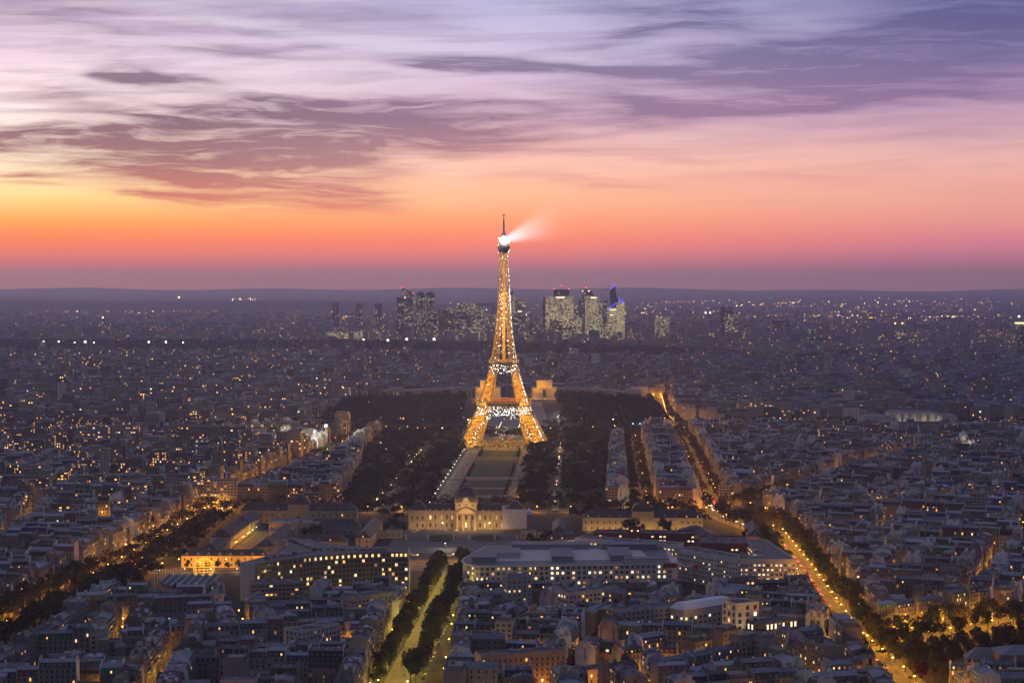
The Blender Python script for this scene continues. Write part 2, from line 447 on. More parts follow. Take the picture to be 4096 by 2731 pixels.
def copy_tree(o, parent=None):
    c = o.copy(); COL.objects.link(c)
    if parent: c.parent = parent
    for ch in o.children: copy_tree(ch, c)
    return c


def G(u, v, z=0.0):
    """point at height z seen at pixel (u, v) of the 1024 x 682 frame"""
    a, b = (u - 512) / FPX, -(v - 341) / FPX
    X, Y, Z = a, cos(PITCH) + b * sin(PITCH), -sin(PITCH) + b * cos(PITCH)
    k = (z - CAM_H) / Z
    return (X * k, Y * k)


def PX(x, y, z=0.0):
    """pixel of a point, used only to order and describe things"""
    Z = z - CAM_H
    fw = y * cos(PITCH) - Z * sin(PITCH); upv = y * sin(PITCH) + Z * cos(PITCH)
    return (512 + FPX * x / fw, 341 - FPX * upv / fw)


ORD = ['first', 'second', 'third', 'fourth', 'fifth', 'sixth', 'seventh', 'eighth', 'ninth', 'tenth', 'eleventh', 'twelfth', 'thirteenth',
       'fourteenth', 'fifteenth', 'sixteenth', 'seventeenth', 'eighteenth', 'nineteenth', 'twentieth']
TENS = ['', '', 'twenty', 'thirty', 'forty', 'fifty', 'sixty', 'seventy', 'eighty']


def ordw(i):
    """0 -> first"""
    if i < 20: return ORD[i]
    t_, r_ = divmod(i + 1, 10)
    if r_ == 0: return TENS[t_][:-1] + 'ieth'
    return TENS[t_] + '-' + ORD[r_ - 1]


# windows: shared meshes one metre square, scaled per opening; part > nothing, the frame and panes are one small pattern
def win_mesh(name, pane, half=False):
    b = MB()
    b.box(-0.5, 0.5, -0.05, 0.02, 0, 1, 0)
    for i, (x0, x1) in enumerate(((-0.43, -0.03), (0.03, 0.43))):
        b.face([(x0, -0.055, 0.05), (x1, -0.055, 0.05), (x1, -0.055, 0.95), (x0, -0.055, 0.95)], 1 + (i if half else 0))
    return b.mesh(name, [M_FRAME, pane, M_GLASS])


WIN = {'dark': win_mesh('window', M_GLASS), 'a': win_mesh('window', M_LITA), 'b': win_mesh('window', M_LITB), 'c': win_mesh('window', M_LITC), 'd': win_mesh('window', M_LITD), 'e': win_mesh('window', M_LITB, True), 'f': win_mesh('window', M_LITE)}


def pick_win(plit, rnd, pal='aabbcd'):
    return rnd.choice(pal) if rnd.random() < plit else 'dark'


def new_win(parent, x, y, z, ang, ww, wh, kind, name='window', off=None):
    o = bpy.data.objects.new(name, WIN[kind]); COL.objects.link(o); o.parent = parent
    f = off if off is not None else OFF.get(parent.name, (0, 0, 0))
    o.location = (x - f[0], y - f[1], z - f[2]); o.rotation_euler = (0, 0, ang); o.scale = (ww, 1, wh)
    return o


def windows(root, segs, z0, nf, fh, bay, ww, wh, plit, rnd, pal='aabbcd', cap=100, name='window', skip=None, pf=None):
    """openings along wall segments (each given left to right as seen from outside); the nearest cap are parts, the rest one part"""
    sp = []
    for (p, q) in segs:
        L_ = hypot(q[0] - p[0], q[1] - p[1]); n = max(1, int(L_ / bay)); ang = atan2(q[1] - p[1], q[0] - p[0])
        for k in range(n):
            t_ = (k + 0.5) / n
            for f in range(nf):
                if skip and skip(k, f, n): continue
                x, y = p[0] + (q[0] - p[0]) * t_, p[1] + (q[1] - p[1]) * t_
                sp.append((x, y, z0 + f * fh, ang, pick_win(pf(k, f, n) if pf else plit, rnd, pal)))
    sp.sort(key=lambda s: hypot(s[0], s[1]))
    for s in sp[:cap]: new_win(root, s[0], s[1], s[2], s[3], ww, wh, s[4], name)
    rest = sp[cap:]
    if rest:
        b = MB(); md = {'dark': 1, 'a': 2, 'b': 3, 'c': 4, 'd': 5, 'e': 2, 'f': 6}
        for (x, y, z, ang, kd) in rest:
            b.T = (cos(ang), sin(ang), x, y)
            b.box(-0.5 * ww, 0.5 * ww, -0.05, 0.02, z, z + wh, 0)
            for (x0, x1) in ((-0.43, -0.03), (0.03, 0.43)):
                b.face([(x0 * ww, -0.055, z + 0.05 * wh), (x1 * ww, -0.055, z + 0.05 * wh), (x1 * ww, -0.055, z + 0.95 * wh), (x0 * ww, -0.055, z + 0.95 * wh)], md[kd])
        tag(b.build('farther_windows', [M_FRAME, M_GLASS, M_LITA, M_LITB, M_LITC, M_LITD, M_LITE], root), kind='stuff')


def tn(r, g, b, lit=0.05): return (r, g, b, lit)

# ------------------------------------------------------------------ ground, streets, park, river, hills
AXK = 0.034
ALEN = hypot(AXK, 1.0)
EIF = (-11.6, 2709.0)


def AX(s, t):
    """s metres from the tower towards the camera along the park's axis, t metres to its right"""
    return (EIF[0] - AXK / ALEN * s + t / ALEN, EIF[1] - s / ALEN - t * AXK / ALEN)


b = MB(); b.face([(-24000, -420, 0), (24000, -420, 0), (24000, 34000, 0), (-24000, 34000, 0)])
struct('ground', b, M_EARTH)


def offs(pl, d_):
    out = []
    for i, p in enumerate(pl):
        a = pl[max(0, i - 1)]; c = pl[min(len(pl) - 1, i + 1)]
        tx, ty = c[0] - a[0], c[1] - a[1]; l = hypot(tx, ty)
        out.append((p[0] + ty / l * d_, p[1] - tx / l * d_))
    return out


def strip(b, pl, d0, d1, z, m=0):
    A_, B_ = offs(pl, d0), offs(pl, d1)
    for i in range(len(pl) - 1):
        b.face([(A_[i][0], A_[i][1], z), (B_[i][0], B_[i][1], z), (B_[i + 1][0], B_[i + 1][1], z), (A_[i + 1][0], A_[i + 1][1], z)], m)


def along(pl, step, start=0.0):
    """(x, y, heading) every step metres along a polyline"""
    out = []; carry = start
    for p, q in zip(pl, pl[1:]):
        l = hypot(q[0] - p[0], q[1] - p[1]); s = carry
        while s < l:
            out.append((p[0] + (q[0] - p[0]) * s / l, p[1] + (q[1] - p[1]) * s / l, atan2(q[1] - p[1], q[0] - p[0])))
            s += step
        carry = s - l
    return out


M_PAINT = mat('road_paint', (0.55, 0.54, 0.50), 0.8)
ST = {
    'saxe': dict(pl=[AX(1690, -1), AX(1600, -1), AX(1400, 2), AX(1180, 4)], w=34, tip='sandy tree avenue'),
    'suffren': dict(pl=[(-341, 1080), (-330, 1272), (-313, 1559), (-298, 1903), (-251, 2315), (-219, 2772), (-214, 2860)], w=36, tip='left boulevard'),
    'duquesne': dict(pl=[(226, 1000), (224, 1111), (219, 1240), (232, 1512), (240, 1747), (205, 1903)], w=34, tip='amber avenue'),
    'breteuil': dict(pl=[(222, 1206), (300, 1268), (360, 1316), (430, 1372)], w=34, tip='lower-right cross street'),
    'bosquet': dict(pl=[(205, 1903), (246, 2705), (250, 2880)], w=24, tip='crossroads avenue'),
    'bourdonnais': dict(pl=[(132, 1930), (173, 2772), (178, 2860)], w=22, tip='avenue beside the park'),
    'motte': dict(pl=[(-300, 1918), (-150, 1922), (90, 1925), (205, 1915), (232, 1944), (423, 2285), (520, 2450)], w=26, tip='street behind school'),
    'marceau': dict(pl=[(250, 3010), (252, 3207), (305, 4082)], w=22, tip='beyond-river street'),
    'quay': dict(pl=[(-800, 2880), (-214, 2866), (250, 2866), (850, 2880)], w=26, tip='quay behind the tower'),
    'front': dict(pl=[(-20, 1052), (40, 1060), (140, 1140), (212, 1190)], w=18, tip='bottom lamp-lit street'),
    'barrack': dict(pl=[(-238, 1600), (-232, 1700), (-230, 1812)], w=16, tip='yard beside the long barracks'),
    'fontenoy': dict(pl=[(-330, 1520), (-190, 1535), (-70, 1575), (60, 1580)], w=22, tip='road before the barracks'),
}
b1, b2, b3 = MB(), MB(), MB()
for k, s in ST.items():
    strip(b1, s['pl'], -s['w'] / 2, s['w'] / 2, 0.05)
    c_ = s['w'] / 2 - s['w'] * 0.24
    if k != 'saxe':
        for sg in (-1, 1):
            A_, B_ = offs(s['pl'], sg * c_), offs(s['pl'], sg * s['w'] / 2)
            for i in range(len(A_) - 1):
                q = [A_[i], B_[i], B_[i + 1], A_[i + 1]]
                if sg < 0: q = q[::-1]
                b2.prism(q, 0.05, 0.18)
        for (x, y, h) in along(s['pl'], 12, 4):
            if y < 1950: b3.T = (cos(h), sin(h), x, y); b3.face([(-2, -0.12, 0.07), (2, -0.12, 0.07), (2, 0.12, 0.07), (-2, 0.12, 0.07)])
b3.T = None
for (cx, cy_, h, n_) in ((218, 1200, 1.6, 9), (206, 1880, 1.7, 10), (232, 1215, 0.7, 8), (AX(1395, 0)[0], AX(1395, 0)[1], 1.55, 12)):
    for i in range(n_):
        b3.T = (cos(h), sin(h), cx, cy_); o_ = (i - n_ / 2) * 1.3; b3.face([(-2, o_, 0.075), (2, o_, 0.075), (2, o_ + 0.6, 0.075), (-2, o_ + 0.6, 0.075)])
b3.T = None
struct('road', b1, M_ASPHALT); struct('pavement', b2, M_PAVE); struct('road_markings', b3, M_PAINT)
b = MB(); strip(b, ST['saxe']['pl'], -7.5, 7.5, 0.09); struct('sandy_path', b, M_SAND)
# the amber crossroads square, lower right
b = MB(); b.prism([(196, 1168), (246, 1160), (262, 1212), (226, 1240), (200, 1226)], 0.0, 0.055); struct('crossroads', b, M_ASPHALT)
b = MB(); b.prism([(188, 1868), (232, 1880), (246, 1945), (216, 1960), (180, 1930)], 0.0, 0.055); struct('crossroads', b, M_ASPHALT)
# park
b = MB(); b.face([(*AX(800, -175), 0.03), (*AX(800, 118), 0.03), (*AX(-110, 152), 0.03), (*AX(-110, -200), 0.03)])
struct('park_ground', b, mat('park_earth', (0.045, 0.040, 0.026), 0.95, nscale=0.05, namt=0.4))
b = MB(); c = MB()
for (s0, s1, t0, t1) in ((-70, 86, -62, 62), (86, 800, -46, -30), (86, 800, 29, 44), (640, 665, -29, 29), (452, 492, -29, 29), (86, 100, -29, 29), (565, 580, -29, 29), (730, 745, -29, 29)):
    b.face([(*AX(s1, t0), 0.06), (*AX(s1, t1), 0.06), (*AX(s0, t1), 0.06), (*AX(s0, t0), 0.06)])
struct('sandy_path', b, M_SAND)
for (s0, s1) in ((102, 190), (245, 300), (312, 448), (498, 560), (584, 636), (670, 726), (750, 798)):
    c.face([(*AX(s1, -27), 0.07), (*AX(s1, 27), 0.07), (*AX(s0, 27), 0.07), (*AX(s0, -27), 0.07)])
struct('lawn', c, M_LAWN)
b = MB()
for (s0, s1, t0, t1) in ((40, 790, -104, -97), (40, 790, 78, 85), (150, 156, -170, -50), (300, 306, -170, -50), (390, 396, 46, 130), (620, 626, -165, -50), (200, 206, 46, 140), (700, 706, 46, 110)):
    b.face([(*AX(s1, t0), 0.05), (*AX(s1, t1), 0.05), (*AX(s0, t1), 0.05), (*AX(s0, t0), 0.05)])
struct('gravel_path', b, M_SAND)
b = MB(); b.face([(*AX(240, -27), 0.065), (*AX(240, 27), 0.065), (*AX(192, 27), 0.065), (*AX(192, -27), 0.065)])
b.face([(*AX(490, -120), 0.08), (*AX(490, 90), 0.08), (*AX(478, 90), 0.08), (*AX(478, -120), 0.08)])
struct('road', b, M_ASPHALT)
# school forecourt, parking and lawns
b = MB(); b.face([(*AX(1060, -62), 0.05), (*AX(1060, 66), 0.05), (*AX(926, 66), 0.05), (*AX(926, -62), 0.05)])
b.face([(*AX(1180, -60), 0.045), (*AX(1180, 78), 0.045), (*AX(1060, 78), 0.045), (*AX(1060, -60), 0.045)]); struct('forecourt', b, M_PAVE)
b = MB(); b.face([(*AX(1130, -45), 0.06), (*AX(1130, 16), 0.06), (*AX(1082, 16), 0.06), (*AX(1082, -45), 0.06)]); struct('parking_ground', b, M_ASPHALT)
b = MB()
for t0 in (-19, 22):
    b.prism([AX(985 + 22 * sin(2 * pi * k / 20) * -1, t0 + 13.5 * cos(2 * pi * k / 20)) for k in range(20)], 0.05, 0.35)
b.prism([AX(1128, 30), AX(1128, 70), AX(1086, 70), AX(1086, 30)], 0.05, 0.2)
b.prism([(-218, 1378), (-196, 1378), (-196, 1470), (-218, 1455)], 0.0, 0.15)
struct('lawn', b, M_LAWN)
b = MB(); b.face([(-3000, 2895, 0.02), (3000, 2895, 0.02), (3000, 3000, 0.02), (-3000, 3000, 0.02)])
struct('water', b, mat('river_water', (0.012, 0.016, 0.022), 0.12, spec=0.5, nscale=0.05))
# bridge road and esplanade beyond the tower
b = MB(); b.face([(*AX(-70, -17), 1.5), (*AX(-70, 17), 1.5), (*AX(-330, 17), 1.5), (*AX(-330, -17), 1.5)]); struct('road', b, M_ASPHALT)
b = MB(); b.face([(*AX(-330, -60), 0.05), (*AX(-330, 60), 0.05), (*AX(-930, 36), 0.05), (*AX(-930, -36), 0.05)])
struct('esplanade', b, mat('pale_esplanade', (0.20, 0.19, 0.18), 0.9, nscale=0.05, namt=0.25))


def ridge(name, y0, y1, x0, x1, prof, m, dep=3):
    b_ = MB(); n_ = len(prof) - 1; rows = []
    for j in range(dep + 1):
        f = sin(pi * 0.5 * j / dep); rows.append([(x0 + (x1 - x0) * i / n_, y0 + (y1 - y0) * j / dep, prof[i] * f) for i in range(n_ + 1)])
    for j in range(dep):
        for i in range(n_): b_.face([rows[j][i], rows[j][i + 1], rows[j + 1][i + 1], rows[j + 1][i]])
    return tag(b_.build(name, m), kind='structure')


M_HILL = mat('wooded_hill', (0.03, 0.036, 0.03), 0.95, nscale=0.002, namt=0.4)
rr = random.Random(3)
pr = [48 + 18 * sin(i * 0.23) + 14 * sin(i * 0.71 + 1) + 4 * rr.random() for i in range(61)]
pr = [p + 26 * math.exp(-((i - 22) / 8.0) ** 2) for i, p in enumerate(pr)]
ridge('hills', 27500, 31500, -10500, 10500, pr, M_HILL)
pr = [max(0.5, 60 * (1 - 1 / (1 + math.exp(-(i - 34) / 4.0))) + 2.0 * rr.random() + 5 * sin(i * 0.3)) for i in range(61)]
ridge('hills', 13200, 15200, -5200, 3200, pr, M_HILL)

# ------------------------------------------------------------------ the iron tower
M_TSTEEL = mat('warm_painted_iron', (0.78, 0.50, 0.09), 0.6, nscale=0.3, namt=0.2)
M_TDARK = mat('dark_painted_iron', (0.06, 0.05, 0.045), 0.6)
M_SPARK = mat('sparkle_flash', emit=(1.0, 0.97, 0.93), es=6)
M_GALLERY = mat('gallery_light', emit=(1.0, 0.62, 0.18), es=2.5)
tower = thing('lattice_tower', 'tall golden lattice tower covered in white sparkling lights, rising above the city', 'tower', (EIF[0], EIF[1], 0))
TROT = math.atan(-AXK)
PROF = [(0, 61.0, 26.0), (28, 47.0, 21.0), (57.6, 34.5, 15.5), (86, 25.3, 12.0), (115.7, 18.6, 9.6), (135, 14.8, 8.2), (155, 12.2, 7.0), (180, 9.9, 6.0), (200, 8.5, 5.5), (230, 6.8, 4.6), (255, 5.8, 4.2), (276, 5.2, 4.0)]


def prof(z, k=1):
    for p, q in zip(PROF, PROF[1:]):
        if z <= q[0]:
            f = (z - p[0]) / (q[0] - p[0]); return p[k] + (q[k] - p[k]) * f
    return PROF[-1][k]


def tb():
    m_ = MB(); m_.T = (cos(TROT), sin(TROT), EIF[0], EIF[1]); return m_


spk = []
rs = random.Random(11)


def spark_line(a, c_, n_):
    for _ in range(n_):
        f = rs.random(); spk.append(tuple(a[i] + (c_[i] - a[i]) * f for i in range(3)))


def xpanel(m_, a0, a1, c0, c1, r, sp=0):
    """one lattice panel between two chords: horizontal, cross and a fine inner cross"""
    m_.bar(a0, c0, r); m_.bar(a0, c1, r); m_.bar(c0, a1, r)
    mid_ = lambda p, q: tuple((p[i] + q[i]) / 2 for i in range(3))
    m_.bar(mid_(a0, a1), mid_(c0, c1), r * 0.6); m_.bar(mid_(a0, c0), mid_(a1, c1), r * 0.5)
    if sp:
        spark_line(a0, c1, sp); spark_line(c0, a1, sp); spark_line(a0, c0, max(1, sp // 2)); spark_line(a0, a1, max(1, sp)); spark_line(c0, c1, max(1, sp))


LEV1 = [0, 11, 21, 31, 40, 48.5, 57.6]
LEV2 = [62, 71, 79.5, 88, 96, 104, 111]
for (sx, sy) in ((-1, -1), (1, -1), (1, 1), (-1, 1)):
    m_ = tb()
    for lv in (LEV1, LEV2):
        for z0, z1 in zip(lv, lv[1:]):
            q = []
            for z in (z0, z1):
                o_, wd = prof(z), prof(z, 2); i_ = o_ - wd
                q.append([(sx * o_, sy * o_, z), (sx * i_, sy * o_, z), (sx * i_, sy * i_, z), (sx * o_, sy * i_, z)])
            for k in range(4):
                k2 = (k + 1) % 4
                m_.bar(q[0][k], q[1][k], 0.9)
                outer = k in (0, 3)
                near = (sy < 0 and k == 0) or (sx > 0 and k == 3)
                xpanel(m_, q[0][k], q[1][k], q[0][k2], q[1][k2], 0.66 if z0 < 57 else 0.6, sp=(3 if near else 1 if outer else 0))
    m_.build('leg', M_TSTEEL, tower)
    m2 = tb(); z = 0
    wd = prof(0, 2); o_ = prof(0); cx, cy_ = sx * (o_ - wd / 2), sy * (o_ - wd / 2)
    for (px, py) in ((-1, -1), (1, -1), (1, 1), (-1, 1)):
        qx, qy = cx + px * wd / 2, cy_ + py * wd / 2
        m2.frustum([(qx - 4, qy - 4), (qx + 4, qy - 4), (qx + 4, qy + 4), (qx - 4, qy + 4)], 0, [(qx - 2, qy - 2), (qx + 2, qy - 2), (qx + 2, qy + 2), (qx - 2, qy + 2)], 3.5); m2.build('leg_base', M_SAND, tower); m2 = tb()
# upper shaft: four corner chords close together, with a lift core
m_ = tb(); zs = [118.5]
while zs[-1] < 270: zs.append(zs[-1] + max(5.2, 10.5 - (zs[-1] - 118) * 0.045))
zs[-1] = 276
for z0, z1 in zip(zs, zs[1:]):
    for k, (sx, sy, ex, ey) in enumerate(((-1, -1, 1, -1), (1, -1, 1, 1), (1, 1, -1, 1), (-1, 1, -1, -1))):
        o0, o1, i0, i1 = prof(z0), prof(z1), prof(z0, 2), prof(z1, 2)
        A0, A1 = (sx * o0, sy * o0, z0), (sx * o1, sy * o1, z1); B0, B1 = (ex * o0, ey * o0, z0), (ex * o1, ey * o1, z1)
        L = lambda p, q, f: tuple(p[i] + (q[i] - p[i]) * f for i in range(3))
        f0, f1 = min(0.46, i0 / (2 * o0)), min(0.46, i1 / (2 * o1))
        m_.bar(A0, A1, 0.75)
        near = k in (0, 1); s_ = 2 if near else 0
        if z0 < 215:
            m_.bar(L(A0, B0, f0), L(A1, B1, f1), 0.32); m_.bar(L(B0, A0, f0), L(B1, A1, f1), 0.32)
            xpanel(m_, A0, A1, L(A0, B0, f0), L(A1, B1, f1), 0.5, s_); xpanel(m_, L(B0, A0, f0), L(B1, A1, f1), B0, B1, 0.5, s_)
            m_.bar(L(A0, B0, f0), L(B0, A0, f0), 0.26)
            if near: spark_line(L(A0, B0, f0), L(B1, A1, f1), 2)
        else:
            xpanel(m_, A0, A1, B0, B1, 0.5, 3 if near else 0)
        if k == 1: spark_line(A0, A1, 3)
m_.build('shaft', M_TSTEEL, tower)
m_ = tb(); m_.box(-2.0, 2.0, -2.0, 2.0, 118, 274); m_.build('lift_core', mat('brown_iron', (0.09, 0.065, 0.025), 0.7), tower)
# belts and arches between the legs
for k in range(4):
    m_ = tb(); a = k * pi / 2
    rot = lambda x, y, z: (x * cos(a) - y * sin(a), x * sin(a) + y * cos(a), z)
    near = k in (0, 1)
    for (z0, z1, n_, zs_) in ((43.5, 55.5, 15, 7), (101.5, 113.5, 7, 6)):
        o0, o1 = prof(z0) - 0.3, prof(z1) - 0.3
        m_.bar(rot(-o0, -o0, z0), rot(o0, -o0, z0), 0.45); m_.bar(rot(-o1, -o1, z1), rot(o1, -o1, z1), 0.5)
        for i in range(n_ * 2):
            x0, x1 = -1 + i / n_, -1 + (i + 1) / n_
            m_.bar(rot(x0 * o0, -o0, z0), rot(x1 * o1, -o1, z1), 0.28); m_.bar(rot(x1 * o0, -o0, z0), rot(x0 * o1, -o1, z1), 0.28)
            if near and k == 0:
                for _ in range(zs_):
                    f = rs.random(); x = x0 + (x1 - x0) * rs.random(); o_ = o0 + (o1 - o0) * f; spk.append(rot(x * o_, -o_ - 0.5, z0 + (z1 - z0) * f))
            elif near: spark_line(rot(x0 * o0, -o0, z0), rot(x1 * o1, -o1, z1), 2)
    arc = []
    for i in range(25):
        t_ = pi * i / 24; arc.append((-37.5 * cos(t_), 6 + 37.5 * sin(t_)))
    for (x0, z0), (x1, z1) in zip(arc, arc[1:]):
        f0, f1 = prof(max(0, z0)) - 1, prof(max(0, z1)) - 1
        k0, k1 = 1.11, 1.11
        P = [rot(x0, -f0, z0), rot(x1, -f1, z1), rot(x1 * k1, -f1, 6 + (z1 - 6) * k1), rot(x0 * k0, -f0, 6 + (z0 - 6) * k0)]
        m_.bar(P[0], P[1], 0.5); m_.bar(P[3], P[2], 0.5); m_.bar(P[0], P[2], 0.28); m_.bar(P[1], P[3], 0.28)
        if k == 0: spark_line(P[0], P[2], 3); spark_line(P[0], P[1], 2); spark_line(P[2], P[3], 2)
    m_.build('belt_and_arch', M_TDARK, tower)
# platforms
for (z, o_, hh, mname) in ((57.6, 37.6, 5.6, 'first_platform'), (115.7, 20.5, 3.6, 'second_platform')):
    m_ = tb()
    m_.box(-o_, o_, -o_, -o_ + (o_ - prof(z) + 12 if z < 60 else 2 * o_), z - 0.6, z + 0.3)
    if z < 60:
        m_.box(-o_, o_, o_ - 14, o_, z - 0.6, z + 0.3); m_.box(-o_, -o_ + 14, -o_ + 15, o_ - 14, z - 0.6, z + 0.3); m_.box(o_ - 14, o_, -o_ + 15, o_ - 14, z - 0.6, z + 0.3)
    p_ = m_.build(mname, M_TDARK, tower)
    m_ = tb()
    for k in range(4):
        a = k * pi / 2; rot = lambda x, y, z_: (x * cos(a) - y * sin(a), x * sin(a) + y * cos(a), z_)
        m_.bar(rot(-o_, -o_, z + hh), rot(o_, -o_, z + hh), 0.4); m_.bar(rot(-o_, -o_, z + 0.1), rot(o_, -o_, z + 0.1), 0.45)
        n_ = 9 if z < 60 else 12
        for i in range(n_ + 1):
            x = -o_ + 2 * o_ * i / n_; m_.bar(rot(x, -o_, z), rot(x, -o_, z + hh), 0.3)
        lo, lz = prof(z - 4), z - 4.5
        for i in range(22):
            x = -1 + (i + 0.5) / 11; m_.bar(rot(x * lo, -lo - 0.2, lz), rot(x * o_, -o_ + 0.4, z - 0.4), 0.22)
    m_.build('railing', M_TSTEEL, p_)
    m_ = tb(); q = o_ * 0.62
    for (ya, yb) in ((-o_ + 3.0, -o_ + 6.5), (o_ - 6.5, o_ - 3.0)): m_ = tb(); m_.box(-q, q, ya, yb, z + 0.35, z + hh * 0.8); m_.build('pavilion', mat('dark_red_pavilion', (0.10, 0.03, 0.025), 0.6), p_)
m_ = tb()
for z, o_ in ((60.0, 37.3), (117.6, 20.2)):
    n_ = 24 if z < 100 else 22
    for i in range(n_):
        x = -o_ * (0.6 if z < 100 else 0.95) + 2 * o_ * (0.6 if z < 100 else 0.95) * i / (n_ - 1)
        m_.octa(x, -o_ + 1.5, z + rs.random() * 0.7, 0.4)
m_.build_each('gallery_lamp', M_GALLERY, tower, 8)
# top: cabin, lantern and mast
m_ = tb()
m_.frustum([(-5, -5), (5, -5), (5, 5), (-5, 5)], 270, [(-8.2, -8.2), (8.2, -8.2), (8.2, 8.2), (-8.2, 8.2)], 276.5)
m_.box(-8.2, 8.2, -8.2, 8.2, 276.5, 280.5); m_.box(-7.0, 7.0, -7.0, 7.0, 280.5, 286.5); m_.box(-5.4, 5.4, -5.4, 5.4, 286.5, 291)
m_.build('top_cabin', M_TDARK, tower)
m_ = tb(); m_.lathe(0, 0, [(3.6, 291), (3.4, 296), (2.6, 298.5), (1.6, 300), (1.3, 303)], 12)
m_.lathe(0, 0, [(1.25, 303), (1.1, 316), (0.62, 317), (0.5, 325.2), (0, 325.4)], 10)
m_.box(-3.0, 3.0, -0.4, 0.4, 324.2, 325.0); m_.box(-0.4, 0.4, -3.0, 3.0, 324.3, 324.9)
m_.build('mast', M_TDARK, tower)
m_ = tb(); m_.lathe(0.4, -6.2, [(0, 282.6), (4.4, 284.8), (6.0, 288.6), (4.4, 292.4), (0, 294.6)], 12)
m_.build('beacon', mat('beacon_glow', emit=(1.0, 0.93, 0.96), es=110), tower)
for _ in range(70):
    a = rs.random() * 2 * pi; spk.append((7.6 * cos(a), 7.6 * sin(a), 271 + 21 * rs.random()))
spark_line((61.2, -61.2, 1), (34.6, -34.6, 57), 40); spark_line((34.4, -34.4, 62), (18.8, -18.8, 112), 36); spark_line((14.6, -14.8, 120), (5.2, -5.2, 276), 60)
spk.sort(key=lambda p: p[1])
sm = MB(); sm.octa(0, 0, 0, 1.0); SPK = sm.mesh('sparkle_lamp', M_SPARK)
m_ = tb(); Tc, Ts = cos(TROT), sin(TROT)
for i, (x, y, z) in enumerate(spk):
    r_ = 0.34 + 0.46 * rs.random() ** 2
    if i < 100:
        o = bpy.data.objects.new('sparkle_lamp', SPK); COL.objects.link(o); o.parent = tower
        o.location = (Tc * x - Ts * y, Ts * x + Tc * y, z); o.scale = (r_, r_, r_)
    else: m_.octa(x, y, z, r_)
tag(m_.build('sparkle_lamps', M_SPARK, tower), kind='stuff')


LW = 1.25


def lamp_light(x, y, z, watts, col, rad=0.4, parent=None, spot=None):
    key = ('L', watts, col, rad, spot)
    ld = MATS.get(key)
    if ld is None:
        ld = bpy.data.lights.new('lamp_light', 'SPOT' if spot else 'POINT'); ld.energy = watts; ld.color = col
        ld.shadow_soft_size = rad
        if spot: ld.spot_size = spot; ld.spot_blend = 0.6
        MATS[key] = ld
    o = bpy.data.objects.new('lamp_light', ld); COL.objects.link(o)
    f = OFF.get(parent.name, (0, 0, 0)) if parent else (0, 0, 0)
    if parent: o.parent = parent
    o.location = (x - f[0], y - f[1], z - f[2])
    return o


SOD = (1.0, 0.52, 0.03)
for (sx, sy) in ((-1, -1), (1, -1), (1, 1), (-1, 1)):
    for z, pw in ((6, 60e3), (17, 60e3), (28, 60e3), (39, 50e3), (50, 26e3), (66, 60e3), (76, 50e3), (88, 40e3), (99, 28e3)):
        o_, wd = prof(z), prof(z, 2); c_ = o_ - wd / 2
        x, y = sx * c_, sy * c_
        lamp_light(EIF[0] + Tc * x - Ts * y, EIF[1] + Ts * x + Tc * y, z, pw * 1.15, SOD, 0.8, tower)
for z in range(122, 274, 9):
    for sx in (-1, 1):
        x = sx * prof(z) * 0.62; y = -prof(z) * 0.55
        lamp_light(EIF[0] + Tc * x - Ts * y, EIF[1] + Ts * x + Tc * y, z, 20e3 * (prof(z) / 12 + 0.25), SOD, 0.8, tower)

# ------------------------------------------------------------------ named buildings
TAKEN = []      # (polygon, margin) kept free of generated houses


def ctr(poly): return (sum(p[0] for p in poly) / len(poly), sum(p[1] for p in poly) / len(poly))


def inset(poly, d_):
    """move the corners of a convex counter-clockwise polygon inwards by d_"""
    n = len(poly); out = []
    for i in range(n):
        a, b_, c_ = poly[i - 1], poly[i], poly[(i + 1) % n]
        e1 = (b_[0] - a[0], b_[1] - a[1]); e2 = (c_[0] - b_[0], c_[1] - b_[1])
        l1, l2 = hypot(*e1) or 1, hypot(*e2) or 1
        n1 = (-e1[1] / l1, e1[0] / l1); n2 = (-e2[1] / l2, e2[0] / l2)
        k = 1 + n1[0] * n2[0] + n1[1] * n2[1]
        k = max(k, 0.35)
        out.append((b_[0] + (n1[0] + n2[0]) / k * d_, b_[1] + (n1[1] + n2[1]) / k * d_))
    return out


def front_rect(p, q, depth):
    """rectangle behind a front line drawn left to right as seen from the camera"""
    l = hypot(q[0] - p[0], q[1] - p[1]); n = (-(q[1] - p[1]) / l, (q[0] - p[0]) / l)
    return [p, q, (q[0] + n[0] * depth, q[1] + n[1] * depth), (p[0] + n[0] * depth, p[1] + n[1] * depth)]


def seen_edges(poly):
    """edges that face the camera"""
    out = []
    for i in range(len(poly)):
        p, q = poly[i], poly[(i + 1) % len(poly)]
        nx, ny = q[1] - p[1], -(q[0] - p[0]); l = hypot(nx, ny) or 1
        mx, my = (p[0] + q[0]) / 2, (p[1] + q[1]) / 2
        if l > 3 and (-mx * nx - my * ny) / l / hypot(mx, my) > 0.06: out.append((p, q))
    return out


def roof_clutter(b, poly, z, n, rnd, s=1.0):
    cx, cy_ = ctr(poly)
    for _ in range(n):
        k = rnd.randrange(len(poly)); f = rnd.random() * 0.75; g = rnd.random()
        p, q = poly[k], poly[(k + 1) % len(poly)]
        x = cx + (p[0] + (q[0] - p[0]) * g - cx) * f; y = cy_ + (p[1] + (q[1] - p[1]) * g - cy_) * f
        w_, d_, h = rnd.uniform(1.2, 4) * s, rnd.uniform(1.2, 3.5) * s, rnd.uniform(0.8, 2.6) * s
        b.box(x - w_ / 2, x + w_ / 2, y - d_ / 2, y + d_ / 2, z, z + h)


